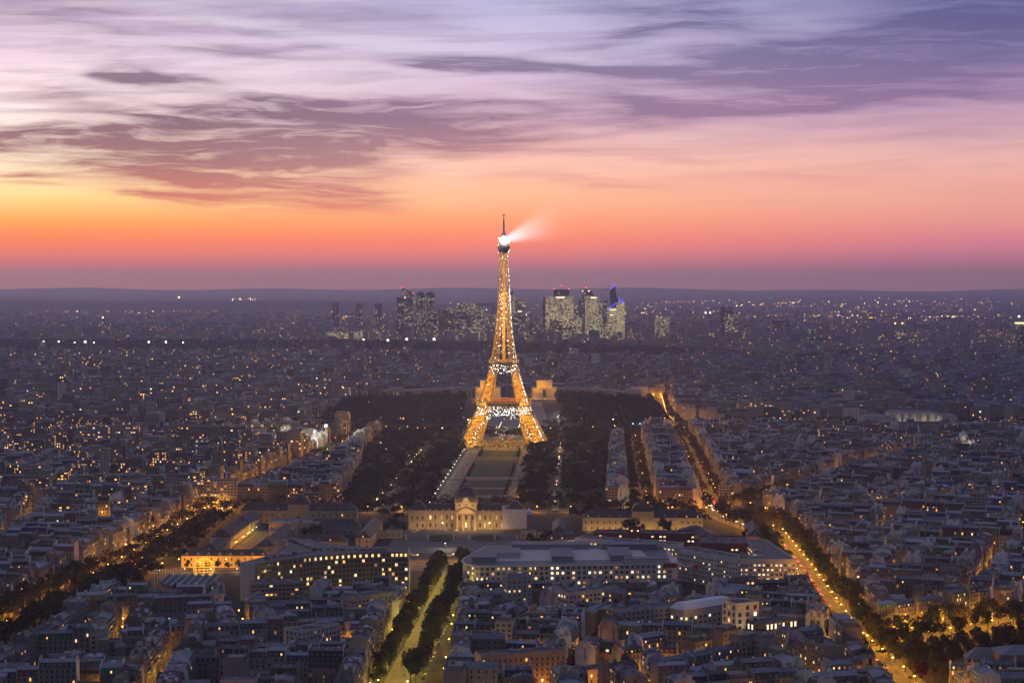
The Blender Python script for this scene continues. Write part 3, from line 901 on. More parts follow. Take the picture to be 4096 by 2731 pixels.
def flat_building(name, label, cat, poly, h, wall, roof, fl=3.2, bay=3.0, ww=1.4, wh=1.6, plit=0.08, pal='aabbcd', rnd=None, parapet=0.9,
                  clutter=6, cap=100, z0=1.0, group=None, take=1.5, wm=None, pf=None, bands=0.0, nf=None, skip=None):
    rnd = rnd or random.Random(hash(label) % 9999)
    rnd = random.Random(sum(ord(c) for c in label))
    c0 = ctr(poly); r = thing(name, label, cat, (c0[0], c0[1], 0), group)
    b_ = MB(); b_.tone = wall
    b_.prism(poly, 0, h + parapet, 0, top=False)
    ins = inset(poly, 0.5)
    n = len(poly)
    for k in range(n):
        p, q, s, t_ = poly[k], poly[(k + 1) % n], ins[(k + 1) % n], ins[k]
        b_.face([(*p, h + parapet), (*q, h + parapet), (*s, h + parapet), (*t_, h + parapet)])
        b_.face([(*t_, h + parapet), (*s, h + parapet), (*s, h), (*t_, h)])
    nfl = nf or int((h - z0) / fl)
    if bands:
        out = inset(poly, -bands)
        for f in range(nfl):
            z = z0 + f * fl - 0.35; b_.prism(out, z, z + 0.3 + (0.8 if bands > 0.5 else 0))
    b_.build('wall', wm or M_STONE, r)
    b_ = MB(); b_.tone = roof
    b_.face([(p[0], p[1], h + 0.02) for p in ins])
    b_.build('roof', M_ROOF, r)
    if clutter:
        b_ = MB(); b_.tone = (0.3, 0.3, 0.31, 0); roof_clutter(b_, ins, h + 0.02, clutter, rnd); b_.build_each('rooftop_plant', M_CHIM, r, 5)
    windows(r, seen_edges(poly), z0 + 0.9, nfl, fl, bay, ww, wh, plit, rnd, pal, cap, pf=pf, skip=skip)
    if take is not None: TAKEN.append((poly, take))
    return r


CREAM = tn(0.34, 0.29, 0.22); WHITEW = tn(0.52, 0.50, 0.47); GREYW = tn(0.26, 0.255, 0.25); BEIGE = tn(0.38, 0.31, 0.24)
ZINC = (0.15, 0.17, 0.20, 0); DARKR = (0.05, 0.052, 0.06, 0); LEAD = (0.09, 0.098, 0.11, 0)


def hip_roof(b_, poly, z, rise, over=0.4, ins=None, m=0):
    q = inset(poly, -over)
    wid = min(hypot(poly[1][0] - poly[0][0], poly[1][1] - poly[0][1]), hypot(poly[2][0] - poly[1][0], poly[2][1] - poly[1][1]))
    t_ = inset(poly, (wid * 0.46) if ins is None else ins)
    b_.frustum(q, z, t_, z + rise, m)


def old_wing(name, label, cat, poly, h, rise, wall=CREAM, roof=DARKR, bay=4.2, ww=1.3, wh=2.2, fl=4.6, plit=0.03, pal='ad', dorm=True, group=None, cap=60):
    """long classical or barrack wing: stone wall, tall dark hipped roof, small dormers"""
    rnd = random.Random(sum(ord(c) for c in label)); c0 = ctr(poly)
    r = thing(name, label, cat, (c0[0], c0[1], 0), group)
    b_ = MB(); b_.tone = wall; b_.prism(poly, 0, h, top=False); o_ = inset(poly, -0.35); b_.prism(o_, h - 0.7, h); b_.prism(inset(poly, -0.2), h * 0.5 - 0.15, h * 0.5 + 0.15)
    b_.build('wall', M_STONE, r)
    b_ = MB(); b_.tone = roof; hip_roof(b_, poly, h + 0.01, rise); rf = b_.build('roof', M_ROOF, r)
    se = seen_edges(poly)
    windows(r, se, 1.2, max(1, int(h / fl)), fl, bay, ww, wh, plit, rnd, pal, cap)
    if dorm:
        for (p, q) in se:
            l = hypot(q[0] - p[0], q[1] - p[1]); n = max(1, int(l / (bay * 1.7))); a = atan2(q[1] - p[1], q[0] - p[0])
            if n > 26: continue
            for k in range(n):
                f = (k + 0.5) / n
                b_ = MB(); b_.T = (cos(a), sin(a), p[0] + (q[0] - p[0]) * f, p[1] + (q[1] - p[1]) * f); b_.tone = wall
                b_.box(-0.7, 0.7, 0.5, 3.2, h + 0.2, h + 1.9, 0); b_.face([(-0.85, 0.4, h + 1.9), (0.85, 0.4, h + 1.9), (0.5, 3.4, h + 2.5), (-0.5, 3.4, h + 2.5)], 0)
                b_.face([(-0.45, 0.48, h + 0.45), (0.45, 0.48, h + 0.45), (0.45, 0.48, h + 1.6), (-0.45, 0.48, h + 1.6)], 1 if rnd.random() > plit * 2 else 2)
                b_.build('dormer', [M_STONE, M_GLASS, M_LITA], r)
    TAKEN.append((poly, 2))
    return r


# ---- domed military school
sch = thing('domed_school', 'long floodlit classical school with a square slate dome and columned portico', 'school', (*AX(930, 0), 0))


def SB(): m_ = MB(); m_.T = (ALEN ** -1, -AXK / ALEN, *AX(925, 0)); m_.T = (1 / ALEN, -AXK / ALEN, AX(925, 0)[0], AX(925, 0)[1]); return m_


def SP(x, y): c_, s_ = 1 / ALEN, -AXK / ALEN; o_ = AX(925, 0); return (o_[0] + c_ * x - s_ * y, o_[1] + s_ * x + c_ * y)


m_ = SB(); m_.tone = tn(0.42, 0.34, 0.24)
for (x0, x1) in ((-37, -10), (10, 37)):
    m_.box(x0, x1, 0, 18, 0, 15.5); m_.box(x0, x1, -0.5, 18.3, 7.4, 8.0); m_.box(x0, x1, -0.7, 18.5, 15.5, 16.3); m_.box(x0, x1, -0.3, 0.2, 16.3, 17.8)
    for i in range(7):
        x = x0 + 1 + i * (x1 - x0 - 2) / 6
        m_.box(x - 0.45, x + 0.45, -0.45, 0.0, 0, 15.4)
for (x0, x1) in ((-54, -37), (37, 54)):
    m_.box(x0, x1, -2, 20, 0, 17.5); m_.box(x0 - 0.4, x1 + 0.4, -2.5, 20.4, 8, 8.5); m_.box(x0 - 0.5, x1 + 0.5, -2.6, 20.5, 17.5, 18.3)
m_.box(-10, 10, -1.5, 20, 0, 24.5); m_.box(-10.6, 10.6, -2.1, 20.6, 24.5, 25.6); m_.box(-10.4, 10.4, -1.9, -1.4, 15.4, 16.2)
m_.build('wall', M_STONE, sch)
m_ = SB(); m_.tone = tn(0.44, 0.36, 0.26)
m_.face([(-10, -4.6, 16.4), (10, -4.6, 16.4), (0, -4.6, 21)]); m_.face([(-10, -4.6, 16.4), (0, -4.6, 21), (0, -1.4, 21), (-10, -1.4, 16.4)]); m_.face([(10, -4.6, 16.4), (10, -1.4, 16.4), (0, -1.4, 21), (0, -4.6, 21)])
m_.box(-10.4, 10.4, -5.0, -1.5, 15.3, 16.4)
for x in (-5, -2.5, 0, 2.5, 5): m_.box(x - 0.7, x + 0.7, -4.95, -4.6, 16.8, 17.6 + (2.0 if x == 0 else 1.0 if abs(x) < 3 else 0.2))
m_.build('pediment', M_STONE, sch)
for x in (-8.3, -3.2, 3.2, 8.3):
    m_ = SB(); m_.tone = tn(0.44, 0.36, 0.26); m_.lathe(x, -3.7, [(1.15, 0), (1.15, 0.8), (0.92, 1.0), (0.78, 14.0), (1.1, 15.3)], 12); m_.build('column', M_STONE, sch)
m_ = SB(); m_.tone = DARKR
for (x0, x1) in ((-37, -10.7), (10.7, 37)): m_.frustum([(x0, 0.6), (x1, 0.6), (x1, 17.8), (x0, 17.8)], 16.32, [(x0, 6.5), (x1, 6.5), (x1, 11.5), (x0, 11.5)], 23.3)
for (x0, x1) in ((-54, -37.6), (37.6, 54)): m_.frustum([(x0, -2), (x1, -2), (x1, 20), (x0, 20)], 18.32, [(x0 + 5.5, 4), (x1 - 5.5, 4), (x1 - 5.5, 14), (x0 + 5.5, 14)], 26)
m_.build('roof', M_ROOF, sch)
m_ = SB(); m_.tone = (0.06, 0.062, 0.07, 0); lv = [(10.4, 25.62), (10.2, 29), (9.4, 32.4), (7.9, 35.4), (5.7, 37.8), (3.2, 39)]
for (r0, z0), (r1, z1) in zip(lv, lv[1:]):
    m_.frustum([(-r0, 9 - r0), (r0, 9 - r0), (r0, 9 + r0), (-r0, 9 + r0)], z0, [(-r1, 9 - r1), (r1, 9 - r1), (r1, 9 + r1), (-r1, 9 + r1)], z1)
dm = m_.build('dome', M_ROOF, sch)
m_ = SB(); m_.tone = tn(0.2, 0.19, 0.17); m_.box(-3, 3, 6, 12, 39.05, 41.3); m_.box(-3.5, 3.5, 5.5, 12.5, 41.3, 41.8); m_.lathe(0, 9, [(2.4, 41.8), (1.4, 43), (0.15, 43.6), (0.1, 47)], 8)
for s_ in (-1, 1):
    for (r0, z0), (r1, z1) in zip(lv, lv[1:]): m_.bar((s_ * r0, 9 - r0, z0), (s_ * r1, 9 - r1, z1), 0.5)
m_.build('ribs_and_crest', M_STONE, dm)
m_ = SB(); m_.tone = tn(0.46, 0.39, 0.3); m_.box(-3.4, 3.4, -2.0, -1.0, 25.62, 27.4); m_.box(-2.3, 2.3, -2.0, -1.1, 27.4, 30.0); m_.lathe(0, -1.5, [(2.2, 30), (1.5, 30.9), (0, 31.2)], 10)
ck = m_.build('clock_block', M_STONE, sch)
m_ = SB(); n_ = 18; m_.face([(1.25 * cos(2 * pi * k / n_), -2.06, 28.7 + 1.25 * sin(2 * pi * k / n_)) for k in range(n_)], 0); m_.box(-0.07, 0.07, -2.1, -2.07, 28.7, 29.6, 1); m_.box(0, 0.7, -2.1, -2.07, 28.63, 28.77, 1)
m_.build('clock_face', [M_WHITE, M_IRON], ck)
rw = random.Random(5)
for fl_, z in ((0, 2.0), (1, 9.3)):
    windows(sch, [(SP(-36, -0.05), SP(-10.5, -0.05)), (SP(10.5, -0.05), SP(36, -0.05))], z, 1, 4, 4.4, 1.9, 4.2, 0.45 if fl_ else 0.12, rw, 'bfdef')
    windows(sch, [(SP(-53, -2.05), SP(-38, -2.05)), (SP(38, -2.05), SP(53, -2.05))], z + 0.3, 1, 4, 5, 1.6, 3.2, 0.2, rw, 'ad')
    windows(sch, [(SP(-9.5, -1.55), SP(9.5, -1.55))], z, 1, 4, 6, 2.0, 3.8, 0.25, rw, 'bd')
windows(sch, [(SP(-9, -1.55), SP(9, -1.55))], 20.6 + 1.2, 1, 4, 5.5, 1.5, 2.2, 0.1, rw, 'd')
for x in (-34, -28, -22, -16, 16, 22, 28, 34):
    m_ = SB(); m_.tone = tn(0.42, 0.35, 0.26); m_.lathe(x, 1.8, [(0.8, 17.8), (0.8, 18.8), (0, 19.4)], 8); m_.build('round_dormer', M_STONE, sch)
TAKEN.append(([SP(-58, -75), SP(62, -75), SP(62, 26), SP(-58, 26)], 0))
for (x, y, z, pw) in [(x, -9, 0.6, 6500) for x in range(-34, 37, 8)] + [(-8, -8.5, 0.5, 7000), (8, -8.5, 0.5, 7000), (0, -9, 18.5, 9000), (-7, -6, 25.8, 2500), (7, -6, 25.8, 2500), (-48, -12, 0.6, 3000)]:
    p_ = SP(x, y); lamp_light(p_[0], p_[1], z, pw * 0.48, (1.0, 0.58, 0.20), 0.3, sch)
for x in (-22, 0, 22):
    m_ = SB(); m_.octa(x, -5.2 if x == 0 else -1.2, 6.4, 0.6); m_.build('porch_lamp', M_LAMPG, sch)
# scaffolding wrapped in white sheets over the school's right pavilion
sc_ = thing('sheeted_scaffold', 'white sheeted scaffold wrapping the right pavilion of the domed school', 'scaffolding', (*SP(45, -4), 0))
m_ = SB(); m_.tone = tn(0.72, 0.68, 0.66); m_.box(34, 57, -6, -2.8, 2.0, 19.5)
for i in range(8): m_.box(34.6 + i * 3.1, 34.75 + i * 3.1, -6.12, -6.0, 2.0, 19.5)
m_.box(34, 36.8, -5.9, 0, 19.5, 22.5)
m_.build('sheeting', M_STONE, sc_)
m_ = SB()
for i in range(8):
    for y in (-5.9, 0): m_.bar((35 + i * 3, y, 19.5), (35 + i * 3, y, 23.5 + (i % 3)), 0.1)
for z in (21, 23): m_.bar((35, -5.9, z), (56, -5.9, z), 0.09)
m_.build('scaffold_poles', M_FRAME, sc_)
# low gate lodges, railings and wall of the forecourt
for x, nm_ in ((-62, 'left'), (60, 'right')):
    p_ = SP(x, -62)
    flat_building('gate_lodge', 'small pale gate lodge at the %s end of the school forecourt' % nm_, 'lodge', [SP(x - 7, -64), SP(x + 7, -64), SP(x + 7, -52), SP(x - 7, -52)], 6.5, BEIGE, LEAD, bay=4, ww=1.2, wh=2.4, clutter=0, take=0)
    flat_building('arcade_wall_house', 'long low pale outbuilding beside the %s lodge of the school forecourt' % nm_, 'outbuilding',
                  [SP(x + (-34 if x < 0 else 8), -66), SP(x + (-8 if x < 0 else 40), -66), SP(x + (-8 if x < 0 else 40), -58), SP(x + (-34 if x < 0 else 8), -58)], 5.5, BEIGE, LEAD, bay=5, ww=1.5, wh=2.2, clutter=0, take=0)
fe = thing('iron_railing', 'dark iron railing with stone piers closing the school forecourt', 'railing', (*SP(0, -72), 0))
m_ = SB(); m_.box(-52, 52, -72.1, -71.9, 2.4, 2.55); m_.box(-52, 52, -72.1, -71.9, 0.3, 0.45)
for i in range(105): m_.box(-52 + i, -51.92 + i, -72.05, -71.95, 0.05, 2.7)
m_.build('bars', M_IRON, fe)
for x in (-50, -30, -7, 7, 30, 50):
    m_ = SB(); m_.tone = BEIGE; m_.box(x - 0.9, x + 0.9, -73, -71.2, 0.05, 3.6); m_.lathe(x, -72.1, [(1.3, 3.6), (1.2, 4.2), (0, 5.2)], 6); m_.build('pier', M_STONE, fe)
for i, x in enumerate((-24, -8.5, 8.5, 24)):
    f_ = thing('flagpole', '%s white flagpole from the left before the domed school' % ORD[i], 'flagpole', (*SP(x, -8), 0), 'flagpoles before the school')
    m_ = SB(); m_.bar((x, -8, 0), (x, -8, 11), (0.16, 0.08), 0, 6); m_.octa(x, -8, 11.2, 0.22); m_.build('pole', M_WHITE, f_)

# ---- pavilions and wings of the military quarter
for (x, yy, nm_, lit) in ((122, 1775, 'right', 1), (-205, 1830, 'left', 0)):
    def QP(a, b__, x=x, yy=yy): return (x + a + AXK * b__, yy + b__ - AXK * a)
    rt = old_wing('domed_pavilion_wing', 'long %s wing with a square slate-domed centre, %s of the domed school' % ('yellow-lit stone' if lit else 'dim stone', nm_), 'pavilion',
                  [QP(-56, 0), QP(56, 0), QP(56, 15), QP(-56, 15)], 12.3, 6.5, wall=tn(0.42, 0.33, 0.2), fl=5.6, bay=5.5, wh=2.4)
    m_ = MB(); m_.tone = tn(0.42, 0.33, 0.2); m_.prism([QP(-10, -2), QP(10, -2), QP(10, 17), QP(-10, 17)], 0, 17.5); m_.prism([QP(-10.5, -2.5), QP(10.5, -2.5), QP(10.5, 17.5), QP(-10.5, 17.5)], 17.5, 18.3)
    cb = m_.build('centre_block', M_STONE, rt)
    m_ = MB(); m_.tone = DARKR; l0 = [(10, 18.31), (9.4, 21), (7.6, 23.6), (4.8, 25)]
    for (r0, z0), (r1, z1) in zip(l0, l0[1:]): m_.frustum([QP(-r0, 7.5 - r0), QP(r0, 7.5 - r0), QP(r0, 7.5 + r0), QP(-r0, 7.5 + r0)], z0, [QP(-r1, 7.5 - r1), QP(r1, 7.5 - r1), QP(r1, 7.5 + r1), QP(-r1, 7.5 + r1)], z1)
    m_.prism([QP(-3, 4.5), QP(3, 4.5), QP(3, 10.5), QP(-3, 10.5)], 25, 27)
    m_.build('square_dome', M_ROOF, rt)
    m_ = MB(); q0, q1 = QP(0, -2.06), QP(1, -2.06); m_.T = (cos(atan2(q1[1] - q0[1], q1[0] - q0[0])), sin(atan2(q1[1] - q0[1], q1[0] - q0[0])), q0[0], q0[1])
    n_ = 10; m_.face([(-2, 0, 0), (2, 0, 0)] + [(2 * cos(pi * k / n_), 0, 5 + 2 * sin(pi * k / n_)) for k in range(n_ + 1)]); m_.build('archway', M_GLASS, rt)
    if lit:
        for a in range(-50, 60, 12):
            p_ = QP(a, -7); lamp_light(p_[0], p_[1], 1.0, 1500, (1.0, 0.60, 0.20), 0.3, rt)
rw = random.Random(8)
WINGS = [('barracks', 'long amber-lit stone barracks with a row of pale dormers behind the glowing globe', [(-269, 1548), (-198, 1548), (-198, 1561), (-269, 1561)], 9.6, 4.6, tn(0.48, 0.38, 0.24), DARKR),
         ('barracks', 'long brown-roofed barracks with four wall lamps along its right side', [(-263, 1655), (-245, 1655), (-241, 1745), (-259, 1745)], 10.4, 6.5, tn(0.40, 0.34, 0.27), (0.085, 0.045, 0.04, 0)),
         ('barracks', 'dark gabled range continuing the four-lamp barracks towards the park', [(-259, 1752), (-241, 1752), (-238, 1812), (-256, 1812)], 9.6, 6, tn(0.36, 0.32, 0.26), DARKR),
         ('barracks', 'low slate-roofed range in front of the four-lamp barracks', [(-262, 1592), (-246, 1592), (-245, 1648), (-261, 1648)], 7, 5.5, tn(0.36, 0.32, 0.26), (0.05, 0.048, 0.05, 0)),
         ('barracks', 'dark ridged barracks running beside the lamp-lit yard', [(-214, 1600), (-200, 1600), (-196, 1720), (-210, 1720)], 10, 5.5, GREYW, DARKR),
         ('barracks', 'dark slate range left of the school forecourt with a lit right side', [(-136, 1655), (-123, 1655), (-120, 1765), (-133, 1765)], 9.5, 5.5, tn(0.40, 0.34, 0.26), DARKR),
         ('barracks', 'plain dark-roofed range between the curved tower block and the school', [(-190, 1640), (-142, 1636), (-142, 1650), (-190, 1654)], 9, 5, GREYW, DARKR),
         ('barracks', 'dark-roofed range behind the courtyard trees left of the school', [(-188, 1748), (-140, 1746), (-140, 1760), (-188, 1762)], 9, 5, GREYW, DARKR),
         ('barracks', 'dark low range with two white-lit windows right of the scaffold', [(30, 1660), (66, 1654), (67, 1668), (31, 1674)], 8, 5, tn(0.12, 0.11, 0.11), DARKR),
         ('barracks', 'dark gabled range between scaffold and right domed pavilion', [(36, 1702), (48, 1702), (50, 1772), (38, 1772)], 8.5, 5, GREYW, DARKR),
         ('barracks', 'plum-roofed range with dormers beside the lit crossroads', [(206, 1672), (220, 1668), (228, 1748), (214, 1752)], 9, 5.5, tn(0.36, 0.31, 0.27), (0.055, 0.045, 0.05, 0))]
for (nm_, lb, poly, h, rise, wl, rf) in WINGS:
    old_wing(nm_, lb, 'barracks', poly, h, rise, wl, rf, bay=5.2, plit=0.08 if 'two white' not in lb else 0.3)
flat_building('guard_building', 'beige low building with flat grey roof across the yard from the four-lamp barracks', 'office', [(-222, 1738), (-176, 1736), (-176, 1766), (-222, 1768)], 12, tn(0.48, 0.36, 0.27), ZINC, fl=5, bay=5, ww=1.2, wh=1.6)
flat_building('guard_building', 'small beige flat-roofed pavilion with three dark windows in the barracks yard', 'office', [(-219, 1712), (-196, 1711), (-196, 1728), (-219, 1729)], 7.5, tn(0.48, 0.36, 0.27), ZINC, fl=6, bay=7, ww=2, wh=3.4, clutter=0)
br = thing('riding_hall', 'big blue-green pitched riding hall roof in front of the right domed pavilion', 'hall', (165, 1732, 0))
b_ = MB(); b_.tone = GREYW; P_ = [(150, 1722), (180, 1718), (183, 1746), (153, 1750)]; b_.prism(P_, 0, 4.5, top=False); b_.build('wall', M_STONE, br)
b_ = MB(); b_.tone = (0.05, 0.085, 0.095, 0); hip_roof(b_, P_, 4.5, 6.0, 0.8); b_.build('roof', M_ROOF, br); TAKEN.append((P_, 2))

TAKEN.append(([(-318, 2640), (-262, 2640), (-258, 2760), (-318, 2760)], 4))
# ---- three-armed curved office slab (left of the axis)
def arc_pts(p, c_, q, n=10):
    return [((1 - t) ** 2 * p[0] + 2 * t * (1 - t) * c_[0] + t * t * q[0], (1 - t) ** 2 * p[1] + 2 * t * (1 - t) * c_[1] + t * t * q[1]) for t in [i / n for i in range(n + 1)]]


yo = thing('curved_office_slab', 'three-armed curved office slab with a lit top storey and ribboned floors', 'office building', (-135, 1450, 0))
fr = arc_pts((-186, 1377), (-150, 1442), (-79, 1443), 14)       # concave front
rt_ = arc_pts((-79, 1461), (-138, 1466), (-160, 1512), 12)      # right back
lf = arc_pts((-183, 1520), (-160, 1462), (-198, 1389), 12)      # left back
yp = fr + rt_ + lf
H_ = 28.0
b_ = MB(); b_.tone = tn(0.22, 0.19, 0.16)
for k in range(len(yp)):
    p, q = yp[k], yp[(k + 1) % len(yp)]
    b_.face([(*p, 0), (*q, 0), (*q, H_), (*p, H_)])
b_.build('wall', M_STONE, yo)
b_ = MB(); b_.tone = (0.075, 0.075, 0.085, 0)
cc = (-146, 1453)
for k in range(len(yp)):
    p, q = yp[k], yp[(k + 1) % len(yp)]; b_.face([(*cc, H_ + 0.1), (*p, H_ + 0.1), (*q, H_ + 0.1)])
for (a, b__, w_) in (((-150, 1456), (-178, 1508), 2.2), ((-146, 1453), (-185, 1400), 1.4), ((-140, 1453), (-92, 1452), 2.0)):
    for i in range(9):
        f = i / 9; x, y = a[0] + (b__[0] - a[0]) * f, a[1] + (b__[1] - a[1]) * f
        s_ = rw.uniform(0.6, 1.3) * w_; b_.tone = (0.25, 0.25, 0.27, 0) if rw.random() < 0.5 else (0.08, 0.08, 0.09, 0); b_.box(x - s_, x + s_, y - s_, y + s_, H_ + 0.12, H_ + 0.8 + rw.random() * 1.8)
b_.build('roof', M_ROOF, yo)
b_ = MB(); b_.tone = tn(0.24, 0.19, 0.15)
for pts in (fr, rt_, lf):
    for (p, q) in zip(pts, pts[1:]):
        l = hypot(q[0] - p[0], q[1] - p[1]); n_ = ((q[1] - p[1]) / l, -(q[0] - p[0]) / l)
        for f in range(8):
            z = 2.6 + f * 3.55; e = 1.1
            b_.face([(*p, z), (*q, z), (q[0] + n_[0] * e, q[1] + n_[1] * e, z), (p[0] + n_[0] * e, p[1] + n_[1] * e, z)][::-1])
            b_.face([(p[0] + n_[0] * e, p[1] + n_[1] * e, z - 0.15), (q[0] + n_[0] * e, q[1] + n_[1] * e, z - 0.15), (q[0] + n_[0] * e, q[1] + n_[1] * e, z + 0.35), (p[0] + n_[0] * e, p[1] + n_[1] * e, z + 0.35)])
        if pts is fr:
            b_.bar((p[0] + n_[0] * 1.1, p[1] + n_[1] * 1.1, 0), (p[0] + n_[0] * 1.1, p[1] + n_[1] * 1.1, 24.2), 0.22)
b_.build('sun_breakers', M_STONE, yo)
for (p, q) in ((yp[-1], fr[0]), (fr[-1], rt_[0])):
    l = hypot(q[0] - p[0], q[1] - p[1]); n_ = ((q[1] - p[1]) / l, -(q[0] - p[0]) / l)
    b_ = MB(); b_.tone = tn(0.55, 0.5, 0.46); b_.prism([(p[0], p[1]), (p[0] + n_[0] * 0.8, p[1] + n_[1] * 0.8), (q[0] + n_[0] * 0.8, q[1] + n_[1] * 0.8), (q[0], q[1])], 0, H_ + 0.6)
    b_.build('end_wall', M_STONE, yo)
sg = list(zip(fr, fr[1:]))
def pfY(seg_i): return 0.1
rw = random.Random(21)
for i, s_ in enumerate(sg):
    windows(yo, [s_], 24.4, 1, 3, 3.2, 1.9, 2.4, 0.85 if i > 4 else 0.1, rw, 'bbbcefa')
    windows(yo, [s_], 3.0, 6, 3.55, 2.4, 2.1, 2.3, 0.15, rw, 'bbcefd', cap=5)
b_ = MB()
for (p, q) in zip(lf[:6], lf[1:7]):
    l = hypot(q[0] - p[0], q[1] - p[1])
    pass
windows(yo, list(zip(lf, lf[1:])), 3.0, 7, 3.55, 3.0, 2.6, 2.2, 0.10, rw, 'bbd', cap=8)
TAKEN.append(([(-215, 1370), (-75, 1370), (-70, 1470), (-150, 1535), (-200, 1535)], 3))

# ---- ribbed conference hall, glowing globe, flagpoles
hall = thing('ribbed_hall', 'low hall with a dark folded roof edged by pale green ribs', 'hall', (-242, 1420, 0))
xs = [-262 + i * 40 / 7 for i in range(8)]
b_ = MB(); b_.tone = tn(0.2, 0.22, 0.2); b_.prism([(-261, 1412), (-238, 1378), (-223, 1398), (-223, 1453), (-261, 1453)], 0, 7.5); b_.build('wall', M_STONE, hall)
for i in range(7):
    x0, x1 = xs[i], xs[i + 1]; xm = (x0 + x1) / 2
    yf = 1414 - (xm + 262) * 1.45 if xm < -238 else 1379 + (xm + 238) * 1.3
    b_ = MB(); b_.tone = (0.06, 0.075, 0.085, 0)
    b_.face([(x0 + 0.5, yf, 9.6), (xm, yf, 7.9), (xm, 1454, 7.9), (x0 + 0.5, 1454, 9.6)]); b_.face([(xm, yf, 7.9), (x1, yf, 9.6), (x1, 1454, 9.6), (xm, 1454, 7.9)])
    p_ = b_.build('roof_fold', M_ROOF, hall)
for i in range(8):
    x0 = xs[i]; yf = 1413 - (x0 + 262) * 1.45 if x0 < -238 else 1378 + (x0 + 238) * 1.3
    b_ = MB(); b_.tone = (0.20, 0.36, 0.34, 0); b_.prism([(x0 - 0.75, yf), (x0 + 0.75, yf), (x0 + 0.45, 1455), (x0 - 0.45, 1455)], 8.8, 10.3); b_.build('green_rib', M_ROOF, hall)
TAKEN.append(([(-268, 1372), (-216, 1372), (-216, 1525), (-268, 1525)], 2))
M_GLOBE = mat('amber_lit_lattice', emit=(1.0, 0.48, 0.05), es=1.7)
gl = thing('lattice_globe', 'glowing amber wire globe standing behind the ribbed hall', 'globe sculpture', (-241, 1488, 0))
b_ = MB(); cx, cy_, cz, r_ = -241, 1488, 8.6, 8.2
for k in range(14):
    a = 2 * pi * k / 14
    P = [(cx + r_ * cos(a) * cos(t), cy_ + r_ * sin(a) * cos(t), cz + r_ * sin(t)) for t in [-pi / 2 + pi * j / 12 for j in range(13)]]
    for p, q in zip(P, P[1:]): b_.bar(p, q, 0.13)
for j in range(-5, 6):
    t = j * pi / 12
    P = [(cx + r_ * cos(t) * cos(a), cy_ + r_ * cos(t) * sin(a), cz + r_ * sin(t)) for a in [2 * pi * k / 24 for k in range(25)]]
    for p, q in zip(P, P[1:]): b_.bar(p, q, 0.13)
b_.build('wire_lattice', M_GLOBE, gl)
b_ = MB(); b_.lathe(cx, cy_, [(3, 0), (2.6, 1.0), (0, 1.2)], 14); b_.build('plinth', M_PAVE, gl)
lamp_light(cx, cy_, 3.0, 5000, (1, 0.6, 0.2), 0.5, gl)
for i in range(20):
    x, y = -263 - i * 0.9, 1512 - i * 6.4
    f_ = thing('flagpole', '%s thin pale flagpole from the far end of the row left of the ribbed hall' % ORD[i], 'flagpole', (x, y, 0), 'flagpoles beside the ribbed hall')
    b_ = MB(); b_.bar((x, y, 0), (x, y, 10.5), (0.14, 0.08), 0, 6); b_.octa(x, y, 10.6, 0.2); b_.build('pole', M_WHITE, f_)

# ---- rounded white ministry block with lit courtyards, centre
MIN_ = [(-24, 1399), (119, 1412), (124, 1424), (120, 1500), (60, 1512), (-20, 1506), (-36, 1440), (-37, 1425), (-34, 1410)]
mn = thing('rounded_ministry', 'large pale office block with a rounded left corner and white-lit square windows', 'office building', (45, 1450, 0))
H_ = 23.5
b_ = MB(); b_.tone = tn(0.62, 0.56, 0.50)
b_.prism(MIN_, 0, H_, top=False); b_.prism(inset(MIN_, -0.8), H_ - 0.5, H_ + 0.25); b_.prism(inset(MIN_, -0.3), 6.4, 6.8)
for (p, q) in seen_edges(MIN_)[:1]:
    L_ = hypot(q[0] - p[0], q[1] - p[1]); a = atan2(q[1] - p[1], q[0] - p[0])
    b_.T = (cos(a), sin(a), p[0], p[1])
    for i in range(36): b_.box(4 * i + 0.2, 4 * i + 0.8, -0.25, 0, 1.5, H_ - 0.5)
    b_.T = None
b_.build('wall', M_STONE, mn)
b_ = MB(); b_.tone = (0.13, 0.14, 0.16, 0)
ins = inset(MIN_, 0.3); core = [(-14, 1424), (104, 1434), (100, 1482), (58, 1490), (-10, 1486)]
o5 = [(-24.0, 1400), (118.5, 1412.5), (119.5, 1499.5), (60, 1511.5), (-19.7, 1505.5)]
for k in range(5): b_.face([(*o5[k], H_ + 0.27), (*o5[(k + 1) % 5], H_ + 0.27), (*core[(k + 1) % 5], H_ + 0.27), (*core[k], H_ + 0.27)])
b_.face([(-24, 1400, H_ + 0.28), (-19.7, 1505.5, H_ + 0.28), (-35.7, 1440, H_ + 0.28), (-36.6, 1425, H_ + 0.28), (-33.7, 1410.5, H_ + 0.28)])
b_.build('roof', M_ROOF, mn)
b_ = MB(); b_.tone = tn(0.62, 0.60, 0.55)
for k in range(5):
    p, q = core[k], core[(k + 1) % 5]; b_.face([(*q, H_ + 0.27), (*p, H_ + 0.27), (*p, 9), (*q, 9)][::-1])
b_.face([(*p, 9) for p in core]); b_.build('courtyard_wall', M_STONE, mn)
for (x0, y0, x1, y1, h, t_) in ((-30, 1418, -12, 1440, 3.6, GREYW), (-18, 1440, 6, 1470, 3.4, WHITEW), (30, 1425, 46, 1470, 3.0, GREYW), (74, 1430, 90, 1476, 3.0, GREYW), (84, 1412.6, 116, 1424, 3.2, WHITEW), (0, 1486, 60, 1504, 3.6, GREYW), (70, 1484, 112, 1498, 4, ZINC)):
    b_ = MB(); b_.tone = t_; z = H_ + 0.3
    b_.box(x0, x1, y0, y1, 9 if 1440 < (y0 + y1) / 2 < 1482 else z, z + h); b_.tone = ZINC; b_.box(x0 - 0.5, x1 + 0.5, y0 - 0.5, y1 + 0.5, z + h, z + h + 0.3); b_.build('roof_pavilion', M_ROOF, mn)
